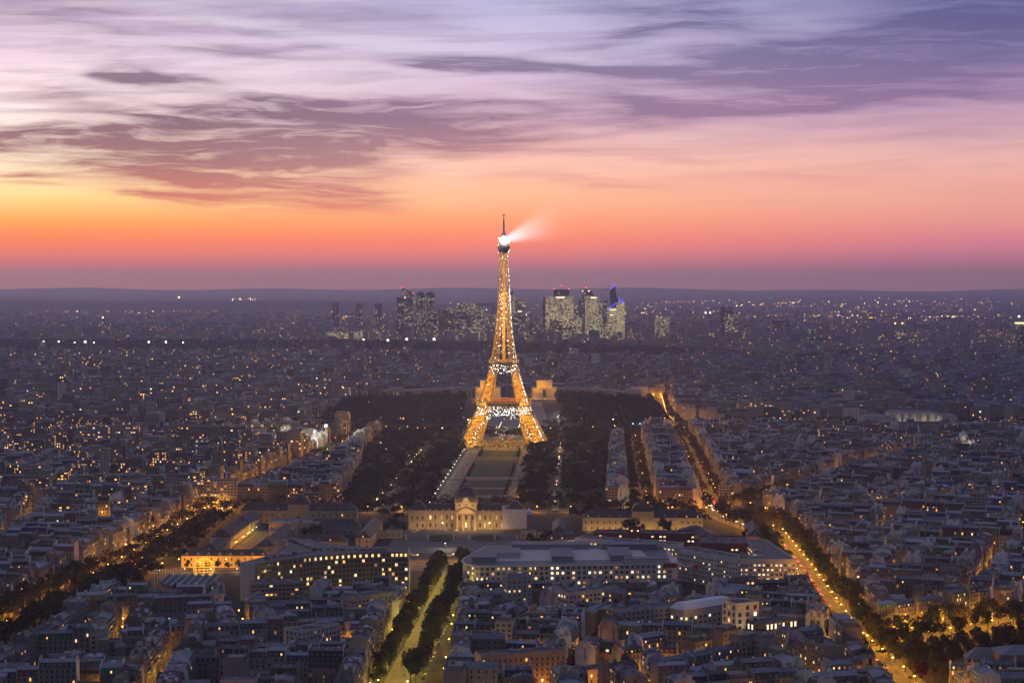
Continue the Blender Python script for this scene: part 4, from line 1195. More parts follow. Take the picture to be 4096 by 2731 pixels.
rw = random.Random(33)
windows(mn, seen_edges(MIN_)[:1], 2.0, 6, 3.7, 3.9, 2.1, 2.1, 0.46, rw, 'ccbceffd', cap=70)
windows(mn, [(MIN_[-1], MIN_[0]), (MIN_[-2], MIN_[-1])], 2.0, 6, 3.7, 4.5, 1.8, 1.9, 0.4, rw, 'bcef', cap=30)
for (x, y) in ((10, 1452), (62, 1455), (95, 1458), (20, 1478), (60, 1434), (0, 1432)): lamp_light(x, y, 19, 5000, (1.0, 0.88, 0.66), 0.5, mn)
TAKEN.append((MIN_, 4))
# ---- long stepped white office bar and its wing beside the right avenue
off_poly = [(50, 1524), (127, 1484), (135, 1497), (58, 1538)]
ob = flat_building('stepped_white_office', 'long cream office bar with two lit rows of windows stepping back to its roof', 'office building', off_poly, 27, tn(0.66, 0.60, 0.52), LEAD, fl=3.5, bay=3.3, ww=1.8, wh=1.5, plit=0.5, pal='bbcef', clutter=14, bands=0.25)
flat_building('white_office_wing', 'cream office wing with a long row of small dark windows meeting the avenue corner', 'office building', [(128, 1486), (170, 1429), (184, 1440), (142, 1496)], 24, tn(0.62, 0.56, 0.49), LEAD, fl=3.5, bay=3.3, ww=1.4, wh=1.5, plit=0.16, pal='bb', clutter=8)
flat_building('white_office_corner', 'cream office end block with warm window rows on the amber avenue corner', 'office building', [(171, 1427), (213, 1427), (205, 1536), (188, 1536), (190, 1446), (171, 1444)], 24, tn(0.62, 0.56, 0.49), LEAD, fl=3.5, bay=3.1, ww=1.9, wh=1.5, plit=0.5, pal='bbcef', clutter=10)
# ---- red brick offices
flat_building('red_brick_office', 'dark red brick office range with scattered warm windows behind the cream office', 'office building', [(68, 1570), (150, 1562), (152, 1582), (70, 1590)], 25, (0.15, 0.04, 0.03, 0), DARKR, fl=3.4, bay=3.2, ww=2.0, wh=1.4, plit=0.25, pal='bc', clutter=5)
flat_building('red_brick_office', 'dark red brick office with a grey glazed strip nearest the amber avenue', 'office building', [(150, 1515), (187, 1512), (190, 1556), (153, 1560)], 24, (0.16, 0.045, 0.035, 0), DARKR, fl=3.4, bay=3.2, ww=2.0, wh=1.4, plit=0.22, pal='bc', clutter=6)
flat_building('red_brick_tower', 'narrow red brick stair tower rising over the brick office range', 'tower', [(96, 1566), (106, 1565), (106, 1572), (96, 1573)], 30, (0.15, 0.04, 0.03, 0), DARKR, fl=3.6, bay=4, ww=1.6, wh=1.4, plit=0.3, pal='b', clutter=0)
# ---- hand-placed neighbours in the foreground
FB = lambda u0, v0, u1, v1, z: (G(u0, v0, z), G(u1, v1, z))
fbl = [
    ('slab_block', 'long grey slab block with balcony bands and white end wall before the curved slab', (252, 584, 303, 582, 25), 14, 25, tn(0.28, 0.25, 0.24), 3.0, 2.8, 2.2, 1.3, 0.09, 0.7),
    ('apartment_tower', 'tall grey flat block of small square windows below the rounded ministry', (507, 577, 532, 576, 33), 13, 33, tn(0.34, 0.33, 0.32), 3.0, 3.4, 1.3, 1.5, 0.12, 0),
    ('corner_block', 'tall cream block with ranks of big dark windows beside the glass office', (736, 604, 759, 602, 31), 16, 31, tn(0.66, 0.60, 0.50), 4.2, 4.3, 2.5, 2.8, 0.10, 0),
    ('terraced_block', 'grey concrete block with stepped terraces and a dark courtyard of trees to its left', (622, 612, 682, 606, 22), 16, 22, tn(0.30, 0.29, 0.29), 3.0, 3.4, 1.6, 1.6, 0.04, 0.5),
    ('white_house_block', 'plain white flat-roofed block of dark windows left of the dark courtyard trees', (545, 610, 571, 608, 20), 12, 20, tn(0.62, 0.60, 0.58), 3.1, 3.4, 1.4, 1.7, 0.04, 0),
    ('terrace_flats', 'pale flats with amber-lit balconies and a planted roof terrace', (569, 593, 605, 589, 24), 13, 24, tn(0.44, 0.42, 0.40), 3.1, 3.2, 1.6, 1.7, 0.3, 0.8),
    ('warm_brick_flats', 'wide brick apartment block glowing warm from the street, at the bottom edge', (481, 656, 566, 651, 24), 13, 24, tn(0.36, 0.25, 0.18), 3.0, 3.0, 1.2, 2.0, 0.14, 0.45),
    ('low_hall_wing', 'low plain wing with a long dark roof between two warm facades', (568, 672, 608, 669, 12), 14, 12, tn(0.38, 0.29, 0.22), 3.2, 3.6, 1.2, 1.9, 0.05, 0),
    ('round_bay_flats', 'stepped white villa block with curved roof terrace left of the tree avenue', (302, 632, 340, 624, 22), 14, 22, tn(0.50, 0.47, 0.45), 3.0, 3.2, 1.3, 1.7, 0.12, 0.7),
    ('grey_flats', 'grey flat block with white parapets and rooftop huts beside the tree avenue', (354, 598, 392, 592, 24), 14, 24, tn(0.30, 0.28, 0.26), 3.1, 3.2, 1.5, 1.6, 0.06, 0.4),
]
for (nm_, lb, (u0, v0, u1, v1, z), dep, h, wl, fl, bay, ww, wh, pl_, bd) in fbl:
    p, q = FB(u0, v0, u1, v1, z)
    flat_building(nm_, lb, 'apartment block', front_rect(p, q, dep), h, wl, (0.12, 0.12, 0.135, 0), fl=fl, bay=bay, ww=ww, wh=wh, plit=pl_, bands=bd, clutter=9)
# glass corner office, two lit storeys under a lit penthouse
p, q = FB(757, 634, 804, 628, 14); gp = front_rect(p, q, 20)
go = flat_building('glass_corner_office', 'glass corner office with bright full-height windows and a lit penthouse storey', 'office building', gp, 14.5, tn(0.12, 0.10, 0.10), DARKR, fl=4.5, bay=2.2, ww=1.5, wh=3.6, plit=0.6, pal='cbb', clutter=3, z0=0.2)
b_ = MB(); b_.tone = tn(0.09, 0.08, 0.085); ph = inset(gp, 3.0); b_.prism(ph, 14.53, 20); pn = b_.build('penthouse', M_STONE, go)
windows(go, seen_edges(ph), 15.4, 1, 4, 3.0, 1.7, 3.6, 0.9, random.Random(2), 'c')
lamp_light(gp[0][0] - 3, gp[0][1] - 4, 6, 4000, (1, 0.85, 0.6), 0.5, go)
# white sheeted roof, mid right
p, q = FB(684, 611, 735, 603, 22); sp_ = front_rect(p, q, 13)
sr = flat_building('sheeted_roof_house', 'dark-storeyed building with a bright white sheeted roof beside the tall cream block', 'office building', sp_, 22, tn(0.40, 0.36, 0.31), DARKR, fl=3.6, bay=4.0, ww=1.9, wh=1.9, plit=0.35, pal='bc', clutter=0)
b_ = MB(); hip_roof(b_, sp_, 22.95, 3.6, 0.2, 3.0); b_.build('white_roof_sheet', M_WHITE, sr)
# arched hall at the lower right edge
p, q = FB(1001, 654, 1046, 654, 17); ap = front_rect(p, q, 22)
ah = thing('arched_hall', 'stone hall with tall round-arched windows at the lower right edge', 'hall', (*ctr(ap), 0))
b_ = MB(); b_.tone = tn(0.30, 0.24, 0.16); b_.prism(ap, 0, 17, top=False); b_.prism(inset(ap, -0.5), 16.2, 17); b_.build('wall', M_STONE, ah)
b_ = MB(); b_.tone = (0.17, 0.2, 0.24, 0); hip_roof(b_, ap, 17.02, 3.6, 0.6); b_.build('roof', M_ROOF, ah)
a = atan2(q[1] - p[1], q[0] - p[0])
for i in range(5):
    x, y = p[0] + 3.2 * cos(a) + cos(a) * i * 4.6, p[1] + 3.2 * sin(a) + sin(a) * i * 4.6
    b_ = MB(); b_.T = (cos(a), sin(a), x, y); b_.face([(-1.1, -0.06, 8.2), (1.1, -0.06, 8.2)] + [(1.1 * cos(pi * k / 8), -0.06, 12.6 + 1.1 * sin(pi * k / 8)) for k in range(9)]); b_.build('arched_window', M_GLASS if i == 0 else M_LITB, ah)
TAKEN.append((ap, 3))
p, q = FB(966, 655, 1000, 656, 12)
pf_ = front_rect(p, q, 14); old_wing('apse_hall', 'grey zinc-roofed low hall with a rounded end left of the arched hall', 'hall', pf_, 10, 6, GREYW, (0.17, 0.19, 0.22, 0), dorm=False)
# slim spire turret
tx, ty = G(622, 640, 14)
tu = thing('spire_turret', 'small pale turret with a sharp slate spire beside the courtyard trees', 'turret', (tx, ty, 0))
b_ = MB(); b_.tone = WHITEW; b_.lathe(tx, ty, [(1.9, 0), (1.9, 14.5), (2.1, 15)], 8); b_.build('wall', M_STONE, tu)
b_ = MB(); b_.tone = DARKR; b_.lathe(tx, ty, [(2.1, 15), (1.2, 17), (0, 24)], 8); b_.build('spire', M_ROOF, tu); TAKEN.append(([(tx - 3, ty - 3), (tx + 3, ty - 3), (tx + 3, ty + 3), (tx - 3, ty + 3)], 2))
# tower crane
kx, ky = G(695, 612, 0)
cr = thing('tower_crane', 'red and white tower crane with its jib swung right above the rooftops', 'crane', (kx, ky, 0))
M_CRED = mat('crane_red', (0.30, 0.02, 0.025), 0.6); M_CWH = mat('crane_white', (0.6, 0.58, 0.56), 0.6)
b_ = MB()
for (sx, sy) in ((-1, -1), (1, -1), (1, 1), (-1, 1)): b_.bar((kx + sx * 0.8, ky + sy * 0.8, 0), (kx + sx * 0.8, ky + sy * 0.8, 32), 0.13)
for i in range(20):
    z = i * 1.6
    b_.bar((kx - 0.8, ky - 0.8, z), (kx + 0.8, ky - 0.8, z + 1.6), 0.08); b_.bar((kx + 0.8, ky - 0.8, z), (kx + 0.8, ky + 0.8, z + 1.6), 0.08)
b_.build('mast', mat('crane_grey', (0.1, 0.1, 0.11), 0.6), cr)
jb = MB(); n_ = 22
for i in range(n_):
    x0, x1 = kx + i * 2.4, kx + (i + 1) * 2.4; m_i = i // 3 % 2; y0 = ky - i * 0.35; y1 = ky - (i + 1) * 0.35
    for dy_ in (-0.6, 0.6): jb.bar((x0, y0 + dy_, 33), (x1, y1 + dy_, 33), 0.13, m_i); jb.bar((x0, y0 + dy_, 33), ((x0 + x1) / 2, (y0 + y1) / 2, 34.4), 0.1, m_i); jb.bar(((x0 + x1) / 2, (y0 + y1) / 2, 34.4), (x1, y1 + dy_, 33), 0.1, m_i)
    jb.bar(((x0 + x1) / 2, (y0 + y1) / 2, 34.4), ((x0 + x1) / 2 + 2.4, (y0 + y1) / 2, 34.4), 0.14, m_i)
jb.build('jib', [M_CRED, M_CWH], cr)
b_ = MB(); b_.box(kx - 18, kx, ky - 0.7, ky + 0.7, 32.8, 33.3, 1); b_.box(kx - 22, kx - 13, ky - 1.1, ky + 1.1, 32.0, 35.2, 0); b_.box(kx - 13, kx - 8.5, ky - 0.9, ky + 0.9, 33.3, 34.9, 1); b_.build('counter_jib', [M_CRED, M_CWH], cr)
b_ = MB(); b_.box(kx - 1.3, kx + 1.3, ky - 2.0, ky + 1.0, 31, 34.2, 0); b_.bar((kx, ky, 34), (kx, ky, 37), 0.25); b_.build('cab', M_CRED, cr)
TAKEN.append(([(kx - 3, ky - 3), (kx + 3, ky - 3), (kx + 3, ky + 3), (kx - 3, ky + 3)], 0))

# ---- curved palace beyond the tower
def palace(side):
    s_ = side
    lab = 'long curved pale stone palace wing with a gold-lit end block, %s of the tower' % ('right' if s_ > 0 else 'left')
    r = thing('curved_palace', lab, 'palace', (62 * s_, 3650, 0))
    hx0, hx1 = (38, 86) if s_ > 0 else (-70, -22)
    b_ = MB(); b_.tone = tn(0.46, 0.40, 0.33)
    b_.box(hx0, hx1, 3650, 3690, 0, 27); b_.box(hx0 + 9, hx1 - 9, 3652, 3688, 27, 40); b_.box(hx0 - 0.6, hx1 + 0.6, 3649.4, 3690.6, 26, 27.1)
    for x in (hx0 + 15, hx0 + 19.5, hx1 - 19.5, hx1 - 15): b_.box(x - 0.9, x + 0.9, 3649.2, 3650, 0, 25.8)
    b_.box(hx0 - 8, hx1 + 8, 3632, 3648, 0, 5)
    b_.build('end_block', M_STONE, r)
    b_ = MB(); b_.tone = tn(0.46, 0.40, 0.33); xc = (hx0 + hx1) / 2; b_.bar((xc, 3656, 40), (xc, 3656, 45), 1.2)
    for k in (-1, 1): b_.bar((xc, 3656, 44), (xc + k * 9.5, 3656, 46.5), (0.9, 0.25))
    b_.build('roof_sculpture', M_STONE, r)
    b_ = MB(); b_.face([(xc - 3.5, 3649.9, 1), (xc + 3.5, 3649.9, 1), (xc + 3.5, 3649.9, 24), (xc - 3.5, 3649.9, 24)]); b_.build('tall_doorway', M_GLASS, r)
    x_s, x_e = (hx1, 206) if s_ > 0 else (hx0, -200)
    pts = arc_pts((x_s, 3664), ((x_s + x_e) / 2 + 30 * s_, 3672), (x_e, 3496 if s_ > 0 else 3540), 12)
    b_ = MB(); b_.tone = tn(0.40, 0.36, 0.32); rf = MB(); rf.tone = (0.2, 0.2, 0.22, 0)
    outp = offs(pts, -22 * s_)
    for i in range(12):
        q = [pts[i], pts[i + 1], outp[i + 1], outp[i]]
        if s_ < 0: q = q[::-1]
        b_.prism(q, 0, 25.5, top=False); rf.face([(*p, 25.55) for p in q])
    for (p, q) in zip(pts, pts[1:]):
        for k in range(3):
            f = (k + 0.5) / 3; x, y = p[0] + (q[0] - p[0]) * f, p[1] + (q[1] - p[1]) * f
            b_.box(x - 0.9, x + 0.9, y - 1.6, y - 0.6, 0, 25)
    b_.build('wing_wall', M_STONE, r); rf.build('roof', M_ROOF, r)
    ex0, ex1 = (206, 238) if s_ > 0 else (-230, -200)
    ey = 3480 if s_ > 0 else 3525
    b_ = MB(); b_.tone = tn(0.40, 0.36, 0.32); b_.box(ex0, ex1, ey, ey + 34, 0, 29); b_.box(ex0 - 0.6, ex1 + 0.6, ey - 0.6, ey + 34.6, 28, 29.2); b_.box(ex0 + 4, ex1 - 4, ey + 4, ey + 30, 29.2, 33)
    for i in range(6): b_.box(ex0 + 3 + i * (ex1 - ex0 - 6) / 5 - 0.8, ex0 + 3 + i * (ex1 - ex0 - 6) / 5 + 0.8, ey - 0.8, ey, 0, 27.5)
    b_.build('far_pavilion', M_STONE, r)
    rw = random.Random(40 + s_)
    ps = pts if s_ > 0 else pts[::-1]
    windows(r, list(zip(ps, ps[1:])), 7, 1, 8, 5.3, 2.6, 13, 0.35 if s_ > 0 else 0.14, rw, 'bad')
    windows(r, [((ex0 + 3, ey - 0.1), (ex1 - 3, ey - 0.1))], 6, 3, 7, 5, 2.4, 5, 0.35, rw, 'b')
    for x in (hx0 + 13, hx0 + 24, hx1 - 13): lamp_light(x, 3647.5, 27.6, 20e3, (1.0, 0.42, 0.015), 0.5, r)
    for x in (hx0 + 5, hx1 - 5, hx0 + 24): lamp_light(x, 3644, 6, 1.1e3, (1.0, 0.52, 0.2), 0.5, r)
    TAKEN.append(([(min(hx0, ex0) - 6, 3470), (max(hx1, ex1) + 6, 3470), (max(hx1, ex1) + 6, 3700), (min(hx0, ex0) - 6, 3700)], 6))


palace(1); palace(-1)
# carousel-like golden pagoda left of the tower leg
gx, gy = G(470.5, 428, 0)
pg = thing('golden_pagoda', 'small golden tiered pagoda roof glowing left of the tower leg', 'pagoda', (gx, gy, 0))
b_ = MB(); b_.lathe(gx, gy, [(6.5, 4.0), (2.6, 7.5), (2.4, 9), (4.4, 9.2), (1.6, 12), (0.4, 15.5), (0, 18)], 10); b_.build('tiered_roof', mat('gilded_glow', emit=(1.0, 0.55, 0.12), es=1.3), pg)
b_ = MB()
for k in range(8): b_.bar((gx + 5 * cos(k * pi / 4), gy + 5 * sin(k * pi / 4), 0), (gx + 5 * cos(k * pi / 4), gy + 5 * sin(k * pi / 4), 4.4), 0.3)
b_.build('posts', M_TSTEEL, pg)
# onion-domed church, far right
ox, oy = 592, 2500
oc = thing('onion_domed_church', 'white church with one large and several small silvery onion domes', 'church', (ox, oy, 0))
b_ = MB(); b_.tone = WHITEW; b_.box(ox - 13, ox + 13, oy - 10, oy + 14, 0, 21); b_.lathe(ox, oy + 2, [(4.6, 21), (4.6, 26)], 14)
b_.build('wall', M_STONE, oc)
M_SILV = mat('silvery_dome', (0.62, 0.58, 0.55), 0.35, metal=0.4)
ON = [(0.85, 0), (1.0, 0.25), (1.06, 0.5), (0.95, 0.8), (0.65, 1.12), (0.32, 1.4), (0.12, 1.7), (0.04, 2.1), (0.0, 2.5)]
for (x, y, z, r_) in ((0, 2, 26, 5.6), (-11, -6, 21, 2.5), (11, -6, 21, 2.5), (5, -8, 21, 2.5), (-11, 10, 21, 2.5)):
    b_ = MB(); b_.lathe(ox + x, oy + y, [(r_ * a, z + r_ * c_) for a, c_ in ON], 16); b_.build('onion_dome', M_SILV, oc)
lamp_light(ox - 3, oy - 14, 20, 4e3, (1, 0.85, 0.65), 0.5, oc); lamp_light(ox + 9, oy - 14, 20, 3e3, (1, 0.85, 0.65), 0.5, oc)
TAKEN.append(([(ox - 16, oy - 14), (ox + 16, oy - 14), (ox + 16, oy + 16), (ox - 16, oy + 16)], 6))
# white-lit museum with colonnade, right beyond the river
mx0, mx1, my = 555, 702, 3012
mu = thing('colonnaded_museum', 'long low pale museum with a colonnade and bright white-lit walls beyond the trees', 'museum', ((mx0 + mx1) / 2, my, 0))
b_ = MB(); b_.tone = WHITEW; b_.box(mx0, mx0 + 45, my, my + 50, 0, 16); b_.box(mx0 + 46, mx1 - 26, my + 25, my + 60, 0, 22); b_.box(mx1 - 25, mx1, my - 8, my + 50, 0, 18); b_.build('wall', M_STONE, mu)
b_ = MB(); b_.tone = WHITEW
for i in range(14): b_.box(mx0 + 50 + i * 5.8, mx0 + 51.6 + i * 5.8, my + 18, my + 19.6, 0, 20)
b_.box(mx0 + 47, mx1 - 27, my + 17.5, my + 24.8, 20, 21.8); b_.build('colonnade', M_STONE, mu)
b_ = MB(); b_.tone = ZINC; b_.box(mx0 + 1, mx0 + 44, my + 1, my + 49, 16.02, 17); b_.box(mx0 + 47, mx1 - 27, my + 26, my + 59, 22.02, 23); b_.box(mx1 - 24, mx1 - 1, my - 7, my + 49, 18.02, 19); b_.build('roof', M_ROOF, mu)
for x in (mx0 + 60, mx0 + 80, mx0 + 100, mx0 + 120): lamp_light(x, my + 14, 5, 2.2e3, (1.0, 0.93, 0.8), 0.5, mu)
TAKEN.append(([(mx0, my - 10), (mx1, my - 10), (mx1, my + 62), (mx0, my + 62)], 8))
# tents near the park
for i, (u, v, n_) in enumerate(((399, 511, 4), (515, 514, 3))):
    tx, ty = G(u, v, 0); r = thing('white_marquee', 'row of white peaked marquee tents %s of the domed school' % ('left' if i == 0 else 'right'), 'marquee', (tx, ty, 0))
    for k in range(n_):
        b_ = MB(); y = ty + k * 7.5; x = tx - k * 1.0 if i == 0 else tx + k * 7
        if i: y = ty
        b_.lathe(x, y, [(5.2, 0), (5.2, 3.2), (1.6, 5.2), (0.2, 7.2), (0, 7.4)], 4, a0=pi / 4, a1=pi / 4 + 2 * pi); b_.build('tent', M_WHITE, r)

# ------------------------------------------------------------------ the city's houses
rc = random.Random(20)
CITYTONES = [(0.36, 0.31, 0.24), (0.40, 0.34, 0.26), (0.30, 0.27, 0.23), (0.34, 0.30, 0.26), (0.44, 0.39, 0.32), (0.28, 0.24, 0.20), (0.38, 0.35, 0.31)]
TONEN = ['honey', 'buff', 'grey-brown', 'stone-coloured', 'pale', 'dun', 'ash-grey']
PLASTER = [(0.58, 0.54, 0.50), (0.76, 0.73, 0.70), (0.30, 0.26, 0.22), (0.22, 0.19, 0.17), (0.52, 0.49, 0.47), (0.28, 0.25, 0.23)]
ROOFT = [(0.145, 0.165, 0.195), (0.115, 0.13, 0.155), (0.17, 0.185, 0.21), (0.09, 0.10, 0.12), (0.13, 0.145, 0.165), (0.06, 0.066, 0.078), (0.20, 0.21, 0.225), (0.12, 0.11, 0.11)]
ROOFN = ['blue-grey', 'lead-grey', 'pale-zinc', 'dark-zinc', 'zinc', 'black-slate', 'silvery', 'rusty-grey']


def clip(poly, nx, ny, c):
    out = []
    for i in range(len(poly)):
        p, q = poly[i], poly[(i + 1) % len(poly)]
        a, b_ = p[0] * nx + p[1] * ny - c, q[0] * nx + q[1] * ny - c
        if a >= 0: out.append(p)
        if a * b_ < 0:
            f = a / (a - b_); out.append((p[0] + (q[0] - p[0]) * f, p[1] + (q[1] - p[1]) * f))
    return out


def area(poly): return 0.5 * sum(poly[i][0] * poly[(i + 1) % len(poly)][1] - poly[(i + 1) % len(poly)][0] * poly[i][1] for i in range(len(poly)))


def split(poly, size, street, ang):
    """cut a convex district into blocks"""
    if len(poly) < 3: return []
    best = None
    for a in (ang, ang + pi / 2):
        pr_ = [p[0] * cos(a) + p[1] * sin(a) for p in poly]
        if best is None or max(pr_) - min(pr_) > best[0]: best = (max(pr_) - min(pr_), a, min(pr_), max(pr_))
    if best[0] < size * 1.35: return [poly]
    a = best[1] + rc.uniform(-0.13, 0.13); f = rc.uniform(0.38, 0.62)
    pr_ = [p[0] * cos(a) + p[1] * sin(a) for p in poly]; c = min(pr_) + (max(pr_) - min(pr_)) * f
    s2 = street / 2
    A_ = clip(poly, cos(a), sin(a), c + s2); B_ = clip(poly, -cos(a), -sin(a), -(c - s2))
    return split(A_, size, street, ang + rc.uniform(-0.05, 0.05)) + split(B_, size, street, ang + rc.uniform(-0.05, 0.05))


def in_poly(x, y, poly, m_=0.0):
    ins_ = True
    for i in range(len(poly)):
        p, q = poly[i], poly[(i + 1) % len(poly)]
        l = hypot(q[0] - p[0], q[1] - p[1]) or 1
        if ((q[0] - p[0]) * (y - p[1]) - (q[1] - p[1]) * (x - p[0])) / l < -m_: return False
    return True


def taken(x, y):
    for poly, m_ in TAKEN:
        if abs(x - poly[0][0]) > 260 or abs(y - poly[0][1]) > 260: continue
        if in_poly(x, y, poly, m_ + 5): return True
    return False


HOUSES = []


def add_house(x, y, ang, w_, d_, h, kind, zone, lit):
    """(x, y) front left corner, ang heading of the front seen from its street, interior to the left of the heading"""
    cx, cy_ = x + cos(ang) * w_ / 2 - sin(ang) * d_ / 2, y + sin(ang) * w_ / 2 + cos(ang) * d_ / 2
    if cy_ < 1000 or abs(cx) > 0.272 * cy_ + 25: return
    pts = [(cx, cy_)] if cy_ > 2000 else [(cx, cy_)] + [(x + cos(ang) * a - sin(ang) * b_, y + sin(ang) * a + cos(ang) * b_) for a in (1, w_ - 1) for b_ in (1, d_ - 1)]
    if any(taken(*p) for p in pts): return
    u, v = PX(cx, cy_, h)
    if v > 700: return
    if (1235 < cy_ < 1400 and -200 < cx < 214): h = min(h, 17.5 + rc.uniform(-1.5, 2.5)); v = PX(cx, cy_, h)[1]
    HOUSES.append(dict(x=x, y=y, a=ang, w=w_, d=d_, h=h, k=kind, z=zone, lit=lit, cx=cx, cy=cy_, u=u, v=v, ti=rc.randrange(7), pi=rc.randrange(6), ri=rc.choice([0, 0, 1, 2, 3, 4, 4, 5, 5, 6, 7]), seed=rc.random()))


def fill_block(poly, hm, zone, pmod=0.12, lit=0.05, wide=1.0, inner=True):
    if len(poly) < 3: return
    if area(poly) < 0: poly = poly[::-1]
    if area(poly) < 350: return
    H0 = rc.gauss(hm, 1.6)
    n = len(poly)
    for i in range(n):
        p, q = poly[i], poly[(i + 1) % n]
        L_ = hypot(q[0] - p[0], q[1] - p[1])
        if L_ < 9: continue
        ang = atan2(q[1] - p[1], q[0] - p[0]); s = 0.0; D_ = 12.5
        while s < L_ - D_ * 0.75:
            w_ = min(rc.uniform(10, 23) * wide, L_ - D_ * 0.75 - s)
            if L_ - D_ * 0.75 - s - w_ < 6: w_ = L_ - D_ * 0.75 - s
            if w_ < 4: break
            modern = rc.random() < pmod
            h = H0 + rc.gauss(0, 1.9) + (rc.uniform(0, 7 if pmod < 0.3 else 17) if modern else 0)
            if rc.random() < 0.07: h *= 0.7
            if not inner and p[1] > 3000 and rc.random() < 0.06: h += rc.uniform(6, 22)
            add_house(p[0] + cos(ang) * s, p[1] + sin(ang) * s, ang, w_, min(D_ + rc.uniform(-1.5, 1.5), 14), max(8, h), 'flat' if modern else 'mansard', zone, lit * rc.choice([0.3, 0.6, 1, 1, 1.6, 3.0]))
            if inner and rc.random() < 0.62 and w_ > 8:
                # courtyard wing, perpendicular behind the street house
                ww = rc.uniform(5.5, 8); dl = rc.uniform(8, 20); so_ = s + rc.choice([0, w_ - ww])
                bx, by = p[0] + cos(ang) * so_ - sin(ang) * D_, p[1] + sin(ang) * so_ + cos(ang) * D_
                cxx, cyy = bx - sin(ang) * dl, by + cos(ang) * dl
                if in_poly(cxx, cyy, poly, -9):
                    # built with its long side facing along the street heading
                    add_house(bx + cos(ang) * ww, by + sin(ang) * ww, ang + pi / 2, dl, ww, max(7, h * rc.choice([0.55, 0.8, 0.95, 1.0])), 'wing', zone, lit)
            s += w_
    if inner and area(poly) > 5200:
        fill_block(inset(poly, 34), hm * 0.85, zone, 0.3, lit, wide, False)


AV = lambda k, d_: offs(ST[k]['pl'], d_)
sL = AV('suffren', -20); sR = AV('suffren', 20); qL = AV('duquesne', -20); qR = AV('duquesne', 20)
ang0 = pi / 2 - AXK
D = []
# (zone, convex polygon counter-clockwise, block size, street, mean height, share of flat blocks, lit share, angle)
D.append(('between the left boulevard and the tree avenue', [(-304, 985), (-84, 985), (-80, 1300), (-190, 1320), (-214, 1330), (-286, 1330)], 92, 11, 19, 0.10, 0.03, ang0 + 0.12))
D.append(('beside the slab block', [(-142, 1325), (-78, 1310), (-73, 1360), (-142, 1360)], 90, 10, 17.5, 0.05, 0.05, ang0))
D.append(('between the tree avenue and the amber avenue', [(-36, 1085), (40, 1078), (128, 1152), (196, 1200), (212, 1260), (212, 1380), (120, 1362), (-36, 1352)], 88, 11, 17.5, 0.2, 0.06, ang0 - 0.2))
D.append(('below the lamp-lit street', [(-36, 985), (205, 985), (205, 1165), (140, 1118), (40, 1040), (-36, 1034)], 80, 10, 19, 0.18, 0.05, ang0 + 0.3))
D.append(('at the lower right corner', [(250, 985), (420, 985), (420, 1120), (330, 1130), (250, 1085)], 80, 12, 15, 0.2, 0.06, ang0))
D.append(('right of the amber avenue', [(241, 1248), (300, 1292), (360, 1340), (440, 1408), (520, 1420), (620, 1700), (560, 1960), (400, 1960), (262, 1800), (254, 1512)], 92, 12, 20, 0.14, 0.06, ang0 - 0.35))
D.append(('right of the lit crossroads', [(250, 1905), (262, 1830), (400, 1975), (560, 1975), (640, 1760), (760, 2400), (545, 2440), (440, 2280)], 96, 12, 19, 0.16, 0.045, ang0 - 0.4))
D.append(('behind the lit crossroads', [(224, 1962), (420, 2298), (520, 2470), (770, 2420), (860, 2840), (262, 2840), (252, 2500)], 100, 12, 20, 0.14, 0.05, ang0 - 0.25))
D.append(('between the two avenues beside the park', [(150, 1945), (194, 1945), (230, 2700), (232, 2840), (196, 2840), (188, 2772)], 120, 10, 20, 0.05, 0.05, ang0))
D.append(('along the right edge of the park', [(96, 1952), (120, 1948), (158, 2700), (140, 2700)], 150, 9, 18, 0.2, 0.05, ang0))
D.append(('between the left boulevard and the park', [(-280, 1940), (-176, 1938), (-186, 2350), (-206, 2700), (-206, 2830), (-196, 2830), (-232, 2315)], 110, 11, 20, 0.10, 0.07, ang0 + 0.05))
D.append(('left of the left boulevard', [(-520, 1180), (-357, 1180), (-352, 1272), (-335, 1559), (-319, 1903), (-560, 1903)], 96, 12, 20, 0.22, 0.05, ang0 + 0.1))
D.append(('far left beyond the boulevard', [(-620, 1920), (-322, 1920), (-272, 2315), (-240, 2772), (-240, 2835), (-800, 2835)], 105, 13, 21, 0.34, 0.09, ang0 + 0.2))
BLOCKLAMPS = []
for (zone, poly, size, street, hm, pm, lit, a_) in D:
    for bp in split(poly, size, street, a_):
        fill_block(bp, hm, zone, pm, lit)
        if len(bp) > 2 and area(bp) > 600 and min(p[1] for p in bp) < 1900 and not taken(*ctr(bp)):
            for i in range(len(bp)):
                p, q = bp[i], bp[(i + 1) % len(bp)]; l = hypot(q[0] - p[0], q[1] - p[1])
                n_ = ((q[1] - p[1]) / max(l, 1), -(q[0] - p[0]) / max(l, 1))
                if l > 40 and n_[1] < 0.2:
                    for f in ((0.3, 0.75) if l > 70 else (0.5,)): BLOCKLAMPS.append((p[0] + (q[0] - p[0]) * f + n_[0] * 3.6, p[1] + (q[1] - p[1]) * f + n_[1] * 3.6))
# beyond the river, coarser
for (zone, poly, size, hm, pm, lit) in (
        ('left beyond the river', [(-1000, 3030), (-330, 3030), (-300, 3400), (-260, 3720), (-300, 4300), (-300, 5650), (-1600, 5650)], 115, 21, 0.32, 0.11),
        ('behind the curved palace', [(-300, 3740), (300, 3740), (305, 4082), (320, 5320), (-300, 5500)], 115, 21, 0.2, 0.06),
        ('right beyond the river', [(330, 3060), (520, 3130), (760, 3140), (1000, 3040), (1600, 5300), (330, 5300), (328, 4082), (276, 3207)], 115, 21, 0.16, 0.06)):
    for bp in split(poly, size, 13, rc.uniform(0, 1)): fill_block(bp, hm, zone, pm, lit, 1.35, inner=False)


